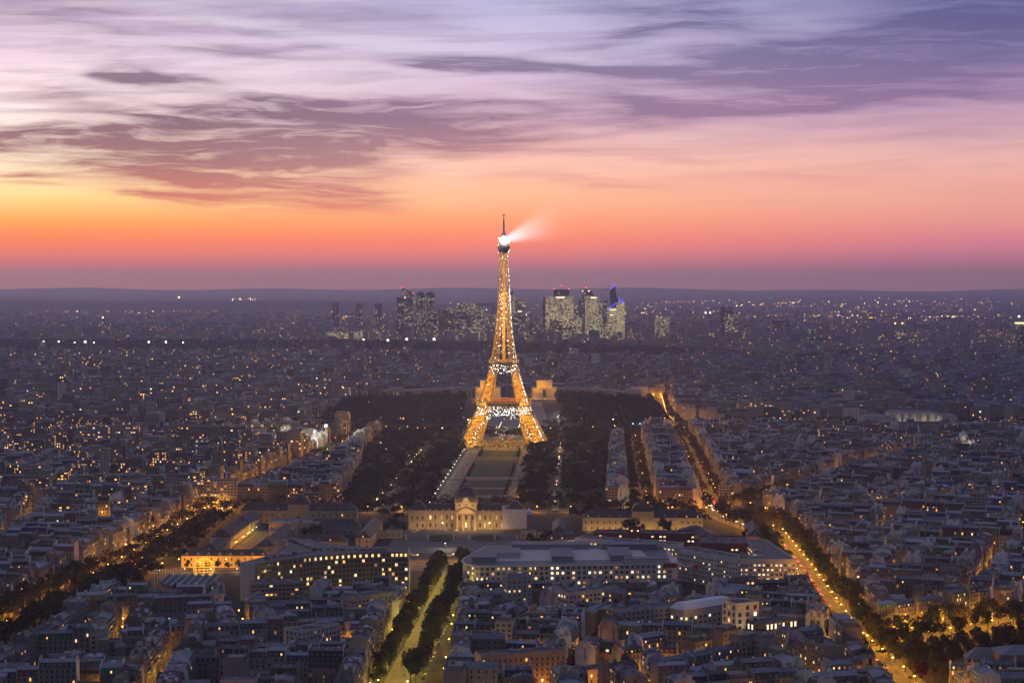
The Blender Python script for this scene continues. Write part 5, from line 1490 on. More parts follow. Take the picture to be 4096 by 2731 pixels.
# ---- geometry of one house in its own frame: x along the front, y into the block
def house_geo(h_, Wm, Rm, Cm, m0, wuv, uo):
    w_, d_, h = h_['w'], h_['d'], h_['h']; r_ = random.Random(h_['seed'])
    jit = r_.uniform(0.36, 0.88)
    tone = tuple(c * jit for c in CITYTONES[h_['ti']]) + (h_['lit'],)
    pl = tuple(c * r_.uniform(0.8, 1.1) for c in PLASTER[h_['pi']]) + (0,)
    rj = r_.uniform(0.6, 2.1); rt = tuple(c * rj for c in ROOFT[h_['ri']]) + (0,)
    Wm.tone = tone
    e = 0.02
    if h_['k'] == 'flat':
        if h_['ti'] in (4, 6): Wm.tone = tuple(c * 1.25 for c in tone[:3]) + (h_['lit'] * 1.3,)
        Wm.box(e, w_ - e, 0, d_, 0, h + 0.8, m0, uv=wuv, top=False, uo=uo)
        Rm.tone = (0.10, 0.10, 0.115, 0) if r_.random() < 0.6 else rt
        Rm.face([(0.3, 0.3, h), (w_ - 0.3, 0.3, h), (w_ - 0.3, d_ - 0.3, h), (0.3, d_ - 0.3, h)])
        Wm.tone = pl
        for (x0, x1, y0, y1) in ((e, 0.3, 0, d_), (w_ - 0.3, w_ - e, 0, d_), (0.3, w_ - 0.3, 0, 0.3), (0.3, w_ - 0.3, d_ - 0.3, d_)):
            Wm.face([(x0, y0, h + 0.8), (x1, y0, h + 0.8), (x1, y1, h + 0.8), (x0, y1, h + 0.8)], 1)
        if r_.random() < 0.7:
            q = r_.uniform(1.8, 3.2); Wm.tone = tone; Wm.box(2.2, w_ - 2.2, 2.4, d_ - 2, h + 0.01, h + 2.9, m0, uv=wuv, mt=1, uo=uo + 50) if w_ > 8 else None
        Cm.tone = pl
        for _ in range(r_.randrange(1, 4)):
            x, y, s_ = r_.uniform(1, max(1.1, w_ - 4)), r_.uniform(1, max(1.1, d_ - 3)), r_.uniform(1, 3); z = h + 0.02
            Cm.box(x, x + s_, y, y + s_ * 0.8, z, z + r_.uniform(1, 4.6))
        return
    if h_['k'] == 'wing':
        Wm.box(e, w_ - e, 0, d_, 0, h, m0, uv=wuv, top=False, uo=uo); Rm.tone = rt
        sl = r_.uniform(1.0, 2.6)
        Rm.face([(-0.1, -0.25, h + 0.02), (w_ + 0.1, -0.25, h + 0.02), (w_ + 0.1, d_, h + sl), (-0.1, d_, h + sl)])
        Wm.tone = pl; Wm.face([(0, d_, h), (w_, d_, h), (w_, d_, h + sl - 0.05), (0, d_, h + sl - 0.05)][::-1], 1); Wm.face([(w_ - e, 0, h), (w_ - e, d_, h), (w_ - e, d_, h + sl - 0.05)], 1); Wm.face([(e, 0, h), (e, d_, h + sl - 0.05), (e, d_, h)], 1)
        return
    m1, m2 = r_.uniform(2.4, 3.6), r_.uniform(0.7, 1.7); i1 = r_.uniform(0.8, 1.6)
    ang_hip = r_.random() < 0.18
    # street and court walls carry windows, party walls are blank plaster
    Wm.face([(0, 0, 0), (w_, 0, 0), (w_, 0, h), (0, 0, h)], m0, [(uo, 0), (uo + w_, 0), (uo + w_, h), (uo, h)] if wuv else None)
    Wm.face([(w_, d_, 0), (0, d_, 0), (0, d_, h), (w_, d_, h)], m0, [(uo + 60, 0), (uo + 60 + w_, 0), (uo + 60 + w_, h), (uo + 60, h)] if wuv else None)
    Wm.tone = pl; g = 0.35
    pf_ = [(0, 0), (0, h), (i1, h + m1), (d_ / 2, h + m1 + m2), (d_ - i1, h + m1), (d_, h), (d_, 0)]
    for x, sgn in ((0.0, 1), (w_, -1)):
        pts = [(x, y, z + (g if 0 < k < 6 else 0)) for k, (y, z) in enumerate(pf_)]
        Wm.face(pts if sgn > 0 else pts[::-1], 1)
    if h_['cy'] < 2300:
        for x, sgn in ((-0.03, 1), (w_ + 0.03, -1)):
            for _ in range(r_.randrange(1, 4)):
                ya = r_.uniform(1, d_ - 2.6); yb = ya + r_.uniform(0.7, 1.6); zt_ = h + m1 * 0.55; z_b = r_.choice([0.0, h * 0.35, h * 0.7])
                Wm.tone = tuple(c * r_.choice([0.45, 0.62, 1.25]) for c in pl[:3]) + (0,)
                q_ = [(x, ya, z_b), (x, ya, zt_), (x, yb, zt_), (x, yb, z_b)]
                Wm.face(q_ if sgn > 0 else q_[::-1], 1)
        Wm.tone = pl
    for x0, x1 in ((0, 0.35), (w_ - 0.35, w_)):
        for (ya, za), (yb, zb) in zip(pf_[1:5], pf_[2:6]): Wm.face([(x0, ya, za + g), (x1, ya, za + g), (x1, yb, zb + g), (x0, yb, zb + g)], 1)
    if wuv is False or h_['cy'] < 2300:
        Wm.tone = tone
        Wm.box(0, w_, -0.45, -0.01, h - 0.5, h - 0.02, 1)
        if h > 14: Wm.box(0, w_, -0.75, -0.01, h - 3.5, h - 3.3, 1)
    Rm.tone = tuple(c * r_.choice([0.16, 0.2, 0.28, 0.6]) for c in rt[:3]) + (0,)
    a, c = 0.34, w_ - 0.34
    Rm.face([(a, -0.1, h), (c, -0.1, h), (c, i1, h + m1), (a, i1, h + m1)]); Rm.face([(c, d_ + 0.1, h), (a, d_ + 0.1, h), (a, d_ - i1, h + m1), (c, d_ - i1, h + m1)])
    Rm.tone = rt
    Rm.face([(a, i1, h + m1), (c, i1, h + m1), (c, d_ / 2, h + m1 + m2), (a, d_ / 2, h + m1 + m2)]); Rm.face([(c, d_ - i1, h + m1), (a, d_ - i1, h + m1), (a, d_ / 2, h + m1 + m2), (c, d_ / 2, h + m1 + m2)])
    h_['geo'] = (m1, m2, i1)
    Cm.tone = pl
    chim = []
    for x in (0.0, w_ - 0.7):
        for yy in ([d_ * 0.28, d_ * 0.68] if r_.random() < 0.6 else [d_ * r_.uniform(0.25, 0.65)]):
            if r_.random() < 0.8: chim.append((x, yy, r_.uniform(1.6, 3.4), h + m1 + m2 + r_.uniform(0.6, 2.2)))
    h_['chim'] = chim; h_['sky'] = [(r_.uniform(1, max(1.2, w_ - 2)), r_.random() < 0.5, r_.uniform(0.2, 0.7)) for _ in range(r_.randrange(1, 5))]
    if r_.random() < 0.35: 
        x, y = w_ * r_.uniform(0.3, 0.7), d_ * 0.5; h_['hut'] = (x, y, r_.uniform(1.2, 2.6))


def chim_geo(Cm, ch, z0, m=0, mp=0):
    x, y, l, zt = ch
    Cm.box(x, x + 0.9, y - l / 2, y + l / 2, z0, zt, m)
    k = int(l / 0.55)
    for i in range(k): Cm.box(x + 0.2, x + 0.5, y - l / 2 + 0.12 + i * 0.55, y - l / 2 + 0.42 + i * 0.55, zt, zt + 0.7, mp)


def span(h_): return h_['w'] * h_['h'] / (h_['cx'] ** 2 + h_['cy'] ** 2)


def quota(kind, n, ymax, clear=True):
    c = [h for h in HOUSES if h['k'] == kind and h['v'] < 684 and -6 < h['u'] < 1030 and h['cy'] < ymax]
    c.sort(key=lambda h: h['cx'] ** 2 + h['cy'] ** 2)
    return c[:n]


SOLO = quota('mansard', 298, 2600) + quota('flat', 150, 2600) + quota('wing', 150, 1500)
solo_ids = {id(h) for h in SOLO}
# words that single each one out: zone, roof row and place in the row
zones = {}
for h in SOLO: zones.setdefault((h['z'], h['k']), []).append(h)
KN = {'mansard': 'mansard house', 'flat': 'flat-roofed block', 'wing': 'courtyard wing'}
for (zn, kd), hs in zones.items():
    hs.sort(key=lambda h: -h['v'])
    rows = []; cur = []
    for h in hs:
        if cur and (cur[0]['v'] - h['v'] > 9 or len(cur) >= 14): rows.append(cur); cur = []
        cur.append(h)
    if cur: rows.append(cur)
    for ri, row in enumerate(rows):
        row.sort(key=lambda h: h['u'])
        for ci, h in enumerate(row):
            if kd == 'mansard': nm_ = '%s house with %s mansard' % (TONEN[h['ti']], ROOFN[h['ri']])
            elif kd == 'flat': nm_ = '%s flat-roofed block' % TONEN[h['ti']]
            else: nm_ = '%s courtyard wing' % ROOFN[h['ri']]
            zshort = {'between the left boulevard and the tree avenue': 'left of tree avenue', 'between the tree avenue and the amber avenue': 'between both avenues', 'below the lamp-lit street': 'below lamp-lit street',
                      'between the two avenues beside the park': 'between park-side avenues', 'between the left boulevard and the park': 'between boulevard and park', 'left of the left boulevard': 'left of boulevard',
                      'far left beyond the boulevard': 'far left', 'along the right edge of the park': 'at right park edge', 'right of the amber avenue': 'right of amber avenue', 'right of the lit crossroads': 'right of lit crossroads', 'behind the lit crossroads': 'behind lit crossroads', 'at the lower right corner': 'at lower right', 'beside the slab block': 'beside slab block'}.get(zn, zn)
            h['label'] = '%s, %s from left in %s row up %s' % (nm_, ordw(ci), ordw(ri), zshort)
GROUPN = {'mansard': 'mansard-roofed city houses', 'flat': 'flat-roofed city blocks', 'wing': 'courtyard wings behind the street houses'}
NAMEN = {'mansard': 'apartment_house', 'flat': 'apartment_block', 'wing': 'courtyard_wing'}
CATN = {'mansard': 'apartment house', 'flat': 'apartment block', 'wing': 'courtyard building'}


def dorm_mesh(pane):
    b_ = MB(); b_.tone = (0.62, 0.60, 0.57, 0)
    b_.box(-0.6, 0.6, 0, 2.2, 0, 1.7, 0); b_.tone = (0.11, 0.125, 0.145, 0); b_.face([(-0.75, -0.12, 1.7), (0.75, -0.12, 1.7), (0.75, 2.3, 1.95), (-0.75, 2.3, 1.95)], 1); b_.face([(-0.75, -0.12, 1.58), (0.75, -0.12, 1.58), (0.75, -0.12, 1.7), (-0.75, -0.12, 1.7)], 0)
    b_.face([(-0.42, -0.02, 0.25), (0.42, -0.02, 0.25), (0.42, -0.02, 1.5), (-0.42, -0.02, 1.5)], 2)
    return b_.mesh('dormer', [M_STONE, M_ROOF, pane])


DORM = {'dark': dorm_mesh(M_GLASS), 'a': dorm_mesh(M_LITA), 'b': dorm_mesh(M_LITB), 'd': dorm_mesh(M_LITD)}


def visible_dir(h_, side):
    a = h_['a']; n_ = (sin(a), -cos(a)) if side == 0 else (-sin(a), cos(a))
    return (-h_['cx'] * n_[0] - h_['cy'] * n_[1]) / hypot(h_['cx'], h_['cy']) > 0.05


for h in SOLO:
    r = thing(NAMEN[h['k']], h['label'], CATN[h['k']], (h['x'], h['y'], 0), GROUPN[h['k']], rz=h['a'] if h['a'] != 0 else 1e-6)
    near = h['cy'] < 1720
    Wm, Rm, Cm = MB(), MB(), MB(); rr = random.Random(h['seed'] + 1)
    house_geo(h, Wm, Rm, Cm, 0 if not near else 1, not near, rr.randrange(400) * 2.7)
    fm = M_MODERN if h['k'] == 'flat' else M_FAC
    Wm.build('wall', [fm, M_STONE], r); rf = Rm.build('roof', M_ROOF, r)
    for ch in h.get('chim', []):
        c_ = MB(); c_.tone = tuple(c * rr.uniform(0.6, 1.1) for c in PLASTER[h['pi']]) + (0,); chim_geo(c_, ch, h['h'] + 0.4, 0, 1); c_.build('chimney', [M_CHIM, M_POT], r)
    if Cm.F: Cm.build_each('rooftop_hut', M_CHIM, r, 5)
    if near and 'geo' in h:
        m1, m2, i1 = h['geo']; sk = MB(); sk.tone = (0.35, 0.36, 0.38, 0)
        for (sx_, sd_, sf) in h['sky']:
            y0 = i1 + (h['d'] / 2 - i1) * sf; z0 = h['h'] + m1 + m2 * sf; y1, z1 = y0 + 1.2, h['h'] + m1 + m2 * (sf + 1.2 / (h['d'] / 2 - i1))
            if y1 > h['d'] / 2: continue
            sk.face([(sx_, y0, z0 + 0.08), (sx_ + 0.9, y0, z0 + 0.08), (sx_ + 0.9, y1, z1 + 0.08), (sx_, y1, z1 + 0.08)] if sd_ else [(sx_ + 0.9, h['d'] - y0, z0 + 0.08), (sx_, h['d'] - y0, z0 + 0.08), (sx_, h['d'] - y1, z1 + 0.08), (sx_ + 0.9, h['d'] - y1, z1 + 0.08)])
        if sk.F: sk.build_each('skylight', M_ROOF, r, 1)
        if rr.random() < 0.13:
            tb_ = MB(); tb_.tone = CITYTONES[h['ti']] + (0,); cxd = rr.choice([2.2, h['w'] - 2.2]); hz = h['h']
            tb_.lathe(cxd, 1.6, [(2.3, hz - 6), (2.3, hz + 2.2), (2.6, hz + 2.4)], 10); tb_.build('corner_turret', M_STONE, r)
            tb_ = MB(); tb_.tone = tuple(c * 0.6 for c in ROOFT[h['ri']]) + (0,); tb_.lathe(cxd, 1.6, [(2.5, hz + 2.4), (2.45, hz + 3.8), (1.9, hz + 5.6), (0.9, hz + 6.8), (0.25, hz + 7.3), (0, hz + 9)], 10); tb_.build('corner_dome', M_ROOF, r)
    if h.get('hut'):
        c_ = MB(); c_.tone = PLASTER[h['pi']] + (0,); x, y, s_ = h['hut']; zt = h['h'] + sum(h['geo'][:2]); c_.box(x - s_ / 2, x + s_ / 2, y - 0.8, y + 0.8, zt - 1.5, zt + 1.0); c_.build('rooftop_hut', M_CHIM, r)
    if near:
        # openings as parts on the sides that show
        sides = [s_ for s_ in (0, 1) if visible_dir(h, s_)]
        if h['k'] == 'flat': ww, wh, fh, bay = 1.9, 1.55, 3.0, 3.3
        elif h['k'] == 'wing': ww, wh, fh, bay = 1.0, 1.6, 3.15, 3.4
        else: ww, wh, fh, bay = 1.15, 2.05, 3.15, 2.75
        nf = max(1, int((h['h'] - 0.8) / fh)); lit = h['lit'] * 1.5 + 0.01; n_done = 0
        for s_ in sides:
            L_ = h['w']; n = max(1, int((L_ - 0.6) / bay))
            for f in range(nf - 1, -1, -1):
                z = h['h'] - (nf - f) * fh + 0.35
                if z < 0.3: continue
                for k in range(n):
                    if n_done >= 96: continue
                    if rr.random() < 0.06: continue
                    x = (k + 0.5) * L_ / n
                    kd = pick_win(lit, rr, 'aabbdd')
                    if s_ == 0: new_win(r, x, 0, z, 0.0, ww, wh, kd, off=(0, 0, 0))
                    else: new_win(r, x, h['d'], z, pi, ww, wh, kd, off=(0, 0, 0))
                    n_done += 1
            if h['k'] == 'mansard' and 'geo' in h:
                m1, m2, i1 = h['geo']; nd = max(1, int((L_ - 1.5) / 2.9))
                for k in range(nd):
                    if rr.random() < 0.12: continue
                    x = 0.6 + (k + 0.5) * (L_ - 1.2) / nd
                    kd = rr.choice('abd') if rr.random() < lit * 1.3 else 'dark'
                    o = bpy.data.objects.new('dormer', DORM[kd]); COL.objects.link(o); o.parent = r
                    if s_ == 0: o.location = (x, 0.12, h['h'] + 0.35)
                    else: o.location = (x, h['d'] - 0.12, h['h'] + 0.35); o.rotation_euler = (0, 0, pi)
        if h['k'] == 'flat':
            for s_ in (0, pi / 2):
                pass

# everything farther off, one mass
Wm, Rm, Cm = MB(), MB(), MB(); Wf, Rf = MB(), MB()
for h in HOUSES:
    if id(h) in solo_ids: continue
    T = (cos(h['a']), sin(h['a']), h['x'], h['y'])
    if h['cy'] < 3000:
        for m_ in (Wm, Rm, Cm): m_.T = T
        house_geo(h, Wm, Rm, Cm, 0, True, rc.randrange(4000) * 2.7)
        for ch in h.get('chim', []): Cm.tone = PLASTER[h['pi']] + (0,); Cm.box(ch[0], ch[0] + 0.8, ch[1] - ch[2] / 2, ch[1] + ch[2] / 2, h['h'] + 1, ch[3] + 0.4)
    else:
        Wf.T = Rf.T = T; w_, d_, hh = h['w'], h['d'], h['h']
        kf = rc.uniform(0.5, 1.0) if rc.random() < 0.88 else rc.uniform(1.3, 1.9); Wf.tone = tuple(c * kf for c in CITYTONES[h['ti']]) + (h['lit'] * 0.3,)
        Wf.box(0, w_, 0, d_, 0, hh, 0, uv=True, top=False, uo=rc.randrange(4000) * 4.2)
        kf = rc.uniform(0.5, 1.3); Rf.tone = tuple(c * kf for c in ROOFT[h['ri']]) + (0,)
        if h['k'] == 'flat': Rf.face([(0, 0, hh), (w_, 0, hh), (w_, d_, hh), (0, d_, hh)])
        else:
            Rf.frustum([(0, -0.2), (w_, -0.2), (w_, d_ + 0.2), (0, d_ + 0.2)], hh, [(0.4, 2), (w_ - 0.4, 2), (w_ - 0.4, d_ - 2), (0.4, d_ - 2)], hh + 3.6)
            Rf.tone = PLASTER[h['pi']] + (0,); Rf.box(0, 0.9, 3, d_ - 3, hh + 1, hh + 5.2)
tag(Wm.build('city_walls', [M_FAC, M_STONE]), 'dense mass of stone city houses stretching back to the river', 'houses', kind='stuff')
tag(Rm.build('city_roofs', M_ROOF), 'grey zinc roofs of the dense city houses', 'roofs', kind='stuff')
tag(Cm.build('city_chimneys', M_CHIM), 'chimney stacks and huts on the dense city roofs', 'chimneys', kind='stuff')
tag(Wf.build('far_city_walls', M_FARFAC), 'distant city houses beyond the river', 'houses', kind='stuff')
tag(Rf.build('far_city_roofs', M_ROOF), 'roofs of the distant city houses beyond the river', 'roofs', kind='stuff')
print('houses', len(HOUSES), 'solo', len(SOLO), 'objects', len(S.objects))

# ------------------------------------------------------------------ trees
npr = np.random.default_rng(4)


def leaf_quads(centres, size, flat=0.6):
    n = len(centres); a = npr.normal(size=(n, 3)); a /= np.linalg.norm(a, axis=1)[:, None] + 1e-9
    h = npr.normal(size=(n, 3)); b_ = np.cross(a, h); b_ /= np.linalg.norm(b_, axis=1)[:, None] + 1e-9
    s = size * npr.uniform(0.6, 1.3, size=(n, 1)) if np.isscalar(size) else size[:, None] * npr.uniform(0.6, 1.3, size=(n, 1))
    return np.stack([centres - a * s - b_ * s * flat, centres + a * s - b_ * s * flat, centres + a * s + b_ * s * flat, centres - a * s + b_ * s * flat], axis=1).reshape(-1, 3)


def quad_mesh(name, V, m):
    me = bpy.data.meshes.new(name); n = len(V)
    me.vertices.add(n); me.vertices.foreach_set('co', V.astype(np.float32).ravel())
    me.loops.add(n); me.loops.foreach_set('vertex_index', np.arange(n, dtype=np.int32))
    me.polygons.add(n // 4); me.polygons.foreach_set('loop_start', np.arange(0, n, 4, dtype=np.int32))
    me.materials.append(m); me.update(calc_edges=True)
    return me


def crown_pts(n, rx, rz, cz, lumps=11):
    L_ = npr.normal(size=(lumps, 3)); L_ /= np.linalg.norm(L_, axis=1)[:, None]; L_ *= npr.uniform(0.35, 0.75, size=(lumps, 1))
    k = npr.integers(0, lumps, n); p = npr.normal(size=(n, 3)); p /= np.linalg.norm(p, axis=1)[:, None]
    rad = npr.uniform(0.28, 0.5, size=lumps)[k][:, None] * npr.uniform(0.55, 1.05, size=(n, 1))
    q = L_[k] + p * rad
    return q * np.array([rx, rx, rz]) + np.array([0, 0, cz])


TREEM = []
for i in range(7):
    hgt = 13.5 + 0.7 * i; rx = 5.2 + 0.35 * (i % 4)
    cr_ = quad_mesh('crown', leaf_quads(crown_pts(620, rx, hgt * 0.36, hgt * 0.62, 12 + i % 3), 0.55), M_LEAF)
    t_ = MB(); t_.bar((0, 0, 0), (0.15, 0.1, hgt * 0.4), (0.38, 0.24), 0, 7)
    for k in range(5):
        a = k * 1.256 + i; t_.bar((0.15, 0.1, hgt * (0.33 + 0.03 * k)), (cos(a) * rx * 0.6, sin(a) * rx * 0.6, hgt * (0.62 + 0.04 * (k % 3))), (0.17, 0.05), 0, 5)
    t_.bar((0.15, 0.1, hgt * 0.4), (0, 0, hgt * 0.8), (0.2, 0.05), 0, 5)
    TREEM.append((t_.mesh('trunk', M_BARK), cr_))
NTREE = [0]


def tree(x, y, sc, label, group, i=None):
    i = R.randrange(7) if i is None else i
    r = thing('plane_tree' if group == 'street trees' else 'garden_tree', label, 'tree', (x, y, 0), group)
    a = R.uniform(0, 6.28)
    for nm_, me in (('trunk', TREEM[i][0]), ('crown', TREEM[i][1])):
        o = bpy.data.objects.new(nm_, me); COL.objects.link(o); o.parent = r
    r.scale = (sc, sc, sc * R.uniform(0.92, 1.1)); r.rotation_euler = (0, 0, a)
    NTREE[0] += 1


def in_view(x, y, m_=12): return abs(x) < 0.268 * y + m_ and PX(x, y, 12)[1] < 688


KINDT = ['dark green', 'olive', 'tawny', 'full-crowned', 'thin-crowned', 'broad', 'tall']


def row(key, d_, step, sc, side, ymin, ymax, jitter=2.2, group=None):
    pl = offs(ST[key]['pl'], d_); k = 0
    pts = [p for p in along(pl, step, step * 0.4) if ymin < p[1] < ymax]
    for (x, y, h) in sorted(pts, key=lambda p: p[1]):
        if not in_view(x, y): continue
        x += R.uniform(-jitter, jitter); y += R.uniform(-jitter, jitter); i = R.randrange(7)
        tree(x, y, sc * R.uniform(0.75, 1.25), '%s tree, %s from bottom in %s of the %s' % (KINDT[i], ordw(k), side, ST[key]['tip']), 'street trees', i); k += 1


row('saxe', -10, 11, 1.08, 'left row', 1080, 1545); row('saxe', 10.5, 11, 1.08, 'right row', 1080, 1545)
row('suffren', -14, 12, 1.3, 'left row', 1100, 1500); row('suffren', 13, 12, 1.3, 'right row', 1100, 1500)
row('duquesne', -14, 13, 1.1, 'left row', 1090, 1860); row('duquesne', 13, 13, 1.2, 'right row', 1090, 1860)
row('breteuil', -11, 12, 0.9, 'far row', 1210, 1420); row('breteuil', 12, 12, 1.05, 'near row', 1190, 1420)
k = 0
for (x, y) in [(248 + 12 * (i % 11) + R.uniform(-3, 3), 1098 + 13 * (i // 11) + R.uniform(-3, 3)) for i in range(154)]:
    if (x, y) and 1095 < y < 1300 and x > 240 + (y - 1100) * 0.05 and in_view(x, y) and y < 1178 + (x - 250) * 0.8 and not taken(x, y):
        tree(x, y, R.uniform(0.8, 1.1), 'dark garden tree, %s from the left in the grove below the cross street' % ordw(k), 'grove at lower right'); k += 1
k = 0
for (u, v) in ((560, 652), (566, 648), (573, 656), (580, 646), (588, 650), (596, 643), (605, 640), (612, 632), (620, 628), (600, 652), (572, 664), (552, 640), (610, 604), (614, 612), (616, 622)):
    x, y = G(u, v, 6); tree(x, y, R.uniform(0.8, 1.05), 'dark courtyard tree, %s one of those around the spire turret' % ordw(k), 'courtyard trees'); k += 1
for k, (u, v) in enumerate(((459, 556), (530, 540), (536, 544), (543, 541), (548, 538), (378, 527), (386, 528), (394, 526), (402, 530), (626, 526), (634, 527), (663, 528), (668, 531), (747, 536), (754, 531), (304, 533), (312, 534), (319, 533), (296, 575), (303, 580), (310, 578), (286, 582))):
    x, y = G(u, v, 5)
    tree(x, y, R.uniform(0.7, 1.0) if k not in (11, 12) else 1.0, 'round dark tree, %s from the left among the military courtyards' % ordw(sorted([459, 530, 536, 543, 548, 378, 386, 394, 402, 626, 634, 663, 668, 747, 754, 304, 312, 319, 296, 303, 310, 286]).index(u)), 'courtyard trees of the military quarter')
k = 0
for i in range(9):
    x, y = -262 + i * 8.2, 1535 + R.uniform(-1.5, 1.5); tree(x, y, R.uniform(0.42, 0.6), 'small tree, %s from the left before the amber-lit barracks' % ordw(i), 'small trees before the barracks')


# woods and street greenery too far to tell apart: one mass each
def wood(name, pts, rx, rz, h, n, size, m, label):
    pts = np.array(pts); N_ = len(pts)
    if not N_: return
    sc = npr.uniform(0.6, 1.35, size=N_); k = np.repeat(np.arange(N_), n)
    p = npr.normal(size=(N_ * n, 3)); p /= np.linalg.norm(p, axis=1)[:, None]; p[:, 2] = np.abs(p[:, 2]) * 1.1 - 0.15
    c = p * npr.uniform(0.6, 1.05, size=(N_ * n, 1)) * np.array([rx, rx, rz]) * sc[k][:, None]
    c[:, 0] += pts[k, 0]; c[:, 1] += pts[k, 1]; c[:, 2] += h * sc[k]
    o = bpy.data.objects.new(name, quad_mesh(name, leaf_quads(c, size), m)); COL.objects.link(o)
    return tag(o, label, 'trees', kind='stuff')


def scatter(poly, step, j=0.4, keep=1.0, test=None):
    xs_ = [p[0] for p in poly]; ys_ = [p[1] for p in poly]; out = []
    y = min(ys_)
    while y < max(ys_):
        x = min(xs_)
        while x < max(xs_):
            a, b_ = x + R.uniform(-j, j) * step, y + R.uniform(-j, j) * step
            if R.random() < keep and in_poly(a, b_, poly) and abs(a) < 0.272 * b_ + 15 and (test is None or test(a, b_)): out.append((a, b_))
            x += step
        y += step
    return out


def axt(x, y):
    dx_, dy_ = x - EIF[0], y - EIF[1]
    return ((-AXK * dx_ - dy_) / ALEN, (dx_ - AXK * dy_) / ALEN)


def parktest(x, y):
    s, t = axt(x, y)
    if abs(t) < 66 and -70 < s < 80: return False
    if -49 < t < 40 and s > 70: return False
    if 470 < s < 500: return False
    if abs(t + 100) < 8 or abs(t - 81) < 8: return R.random() < 0.15
    if (t < -50 and min(abs(s - 153), abs(s - 303), abs(s - 623)) < 7) or (t > 46 and min(abs(s - 393), abs(s - 203), abs(s - 703)) < 7): return False
    if sin(s * 0.021) > 0.9 or sin(t * 0.06 + s * 0.01) > 0.93 or sin(s * 0.06 + 1) * sin(t * 0.07 + 2) > 0.62: return False
    return not taken(x, y)


pk = scatter([(-172, 1945), (92, 1945), (152, 2840), (-205, 2840)], 8.6, test=parktest)
wood('park_trees', pk, 5.6, 5.0, 8.0, 70, 0.85, M_WOOD, 'dark massed trees on both sides of the park lawns')
pts = []
for key, d_, st_ in (('bosquet', -8, 12), ('bosquet', 8, 12), ('bourdonnais', -7, 11), ('bourdonnais', 7, 11), ('motte', -9, 11), ('motte', 9, 11), ('suffren', -13, 12), ('suffren', 13, 12), ('marceau', -15, 16), ('marceau', 15, 16)):
    pts += [(x + R.uniform(-1.5, 1.5), y + R.uniform(-1.5, 1.5)) for (x, y, h) in along(offs(ST[key]['pl'], d_), st_) if y > (1500 if key == 'suffren' else 1905) and not (key == 'motte' and 186 < x < 226)]
pts += scatter([(-316, 1545), (-268, 1545), (-268, 1840), (-296, 1840)], 10, keep=0.85, test=lambda x, y: not taken(x, y))
pts += scatter([(-320, 1130), (-296, 1130), (-270, 1510), (-302, 1510)], 9, keep=0.8, test=lambda x, y: not taken(x, y))
pts += scatter([(60, 1800), (184, 1796), (184, 1900), (60, 1905)], 11, keep=0.6, test=lambda x, y: not taken(x, y)) + scatter([(-170, 1850), (-56, 1812), (-56, 1905), (-170, 1905)], 11, keep=0.7, test=lambda x, y: not taken(x, y))
wood('avenue_trees', pts, 5.6, 4.6, 8.5, 95, 0.75, M_WOOD, 'lines of dark trees along the far avenues')
pts = scatter([(-900, 2842), (900, 2842), (900, 2888), (-900, 2888)], 10, keep=0.75, test=lambda x, y: not -60 < x < 45) + scatter([(-1000, 3004), (1000, 3004), (1000, 3040), (-1000, 3040)], 11, keep=0.8, test=lambda x, y: not -70 < x < 50 and not 545 < x < 705)
pts += scatter([(330, 2990), (760, 2990), (760, 3055), (330, 3055)], 11, keep=0.7, test=lambda x, y: y < 3004 or x < 545)
wood('quay_trees', pts, 5.5, 5, 8, 50, 1.0, M_WOOD, 'dark band of trees along the river quays')
gt = lambda x, y: (x > 96 - (3500 - y) * 0.03 or x < -88) and not (3470 < y and -205 < x < 210 and y > 3520)
pts = scatter([(-300, 3030), (250, 3030), (252, 3470), (-300, 3500)], 11, test=gt) + [(x, y) for x, y in scatter([(86, 3440), (236, 3440), (236, 3476), (86, 3640)], 11)] + scatter([(-200, 3500), (-80, 3500), (-80, 3630), (-200, 3530)], 12)
wood('palace_garden_trees', pts, 7.0, 9.0, 13, 70, 1.1, M_WOOD, 'dark gardens of trees below the curved palace')
pts = scatter([(-1900, 5700), (-30, 5560), (420, 5420), (700, 5380), (700, 5900), (-30, 6600), (-500, 6750), (-1950, 6850)], 24) + scatter([(420, 5330), (1050, 5200), (1200, 5290), (600, 5700)], 24)
wood('forest', pts, 16, 9, 9, 26, 3.2, M_WOOD, 'dark band of forest below the towers')
pts = []
for _ in range(900):
    y = R.uniform(6800, 12500); pts.append((R.uniform(-0.27, 0.27) * y, y))
wood('suburb_trees', pts, 22, 8, 7, 20, 4.5, M_WOOD, 'scattered trees between the distant suburbs')
pts = []
for (zx0, zx1, zy0, zy1, n_) in ((-330, -90, 1000, 1320, 26), (-30, 200, 1010, 1380, 34), (260, 600, 1300, 1950, 60), (-560, -370, 1250, 1900, 36), (-760, -260, 1950, 2800, 70), (260, 800, 2000, 2830, 80), (-1300, -300, 3100, 5400, 500), (330, 1400, 3200, 5200, 330)):
    for _ in range(n_ * 3):
        x, y = R.uniform(zx0, zx1), R.uniform(zy0, zy1)
        if abs(x) < 0.27 * y and not taken(x, y) and not any(abs(x - h['cx']) < 11 and abs(y - h['cy']) < 11 for h in (HOUSES if y < 3000 else ())): pts.append((x, y))
wood('courtyard_greenery', pts, 4.2, 4.5, 7, 60, 0.8, M_WOOD, 'dark trees in the courtyards and gaps of the city blocks')
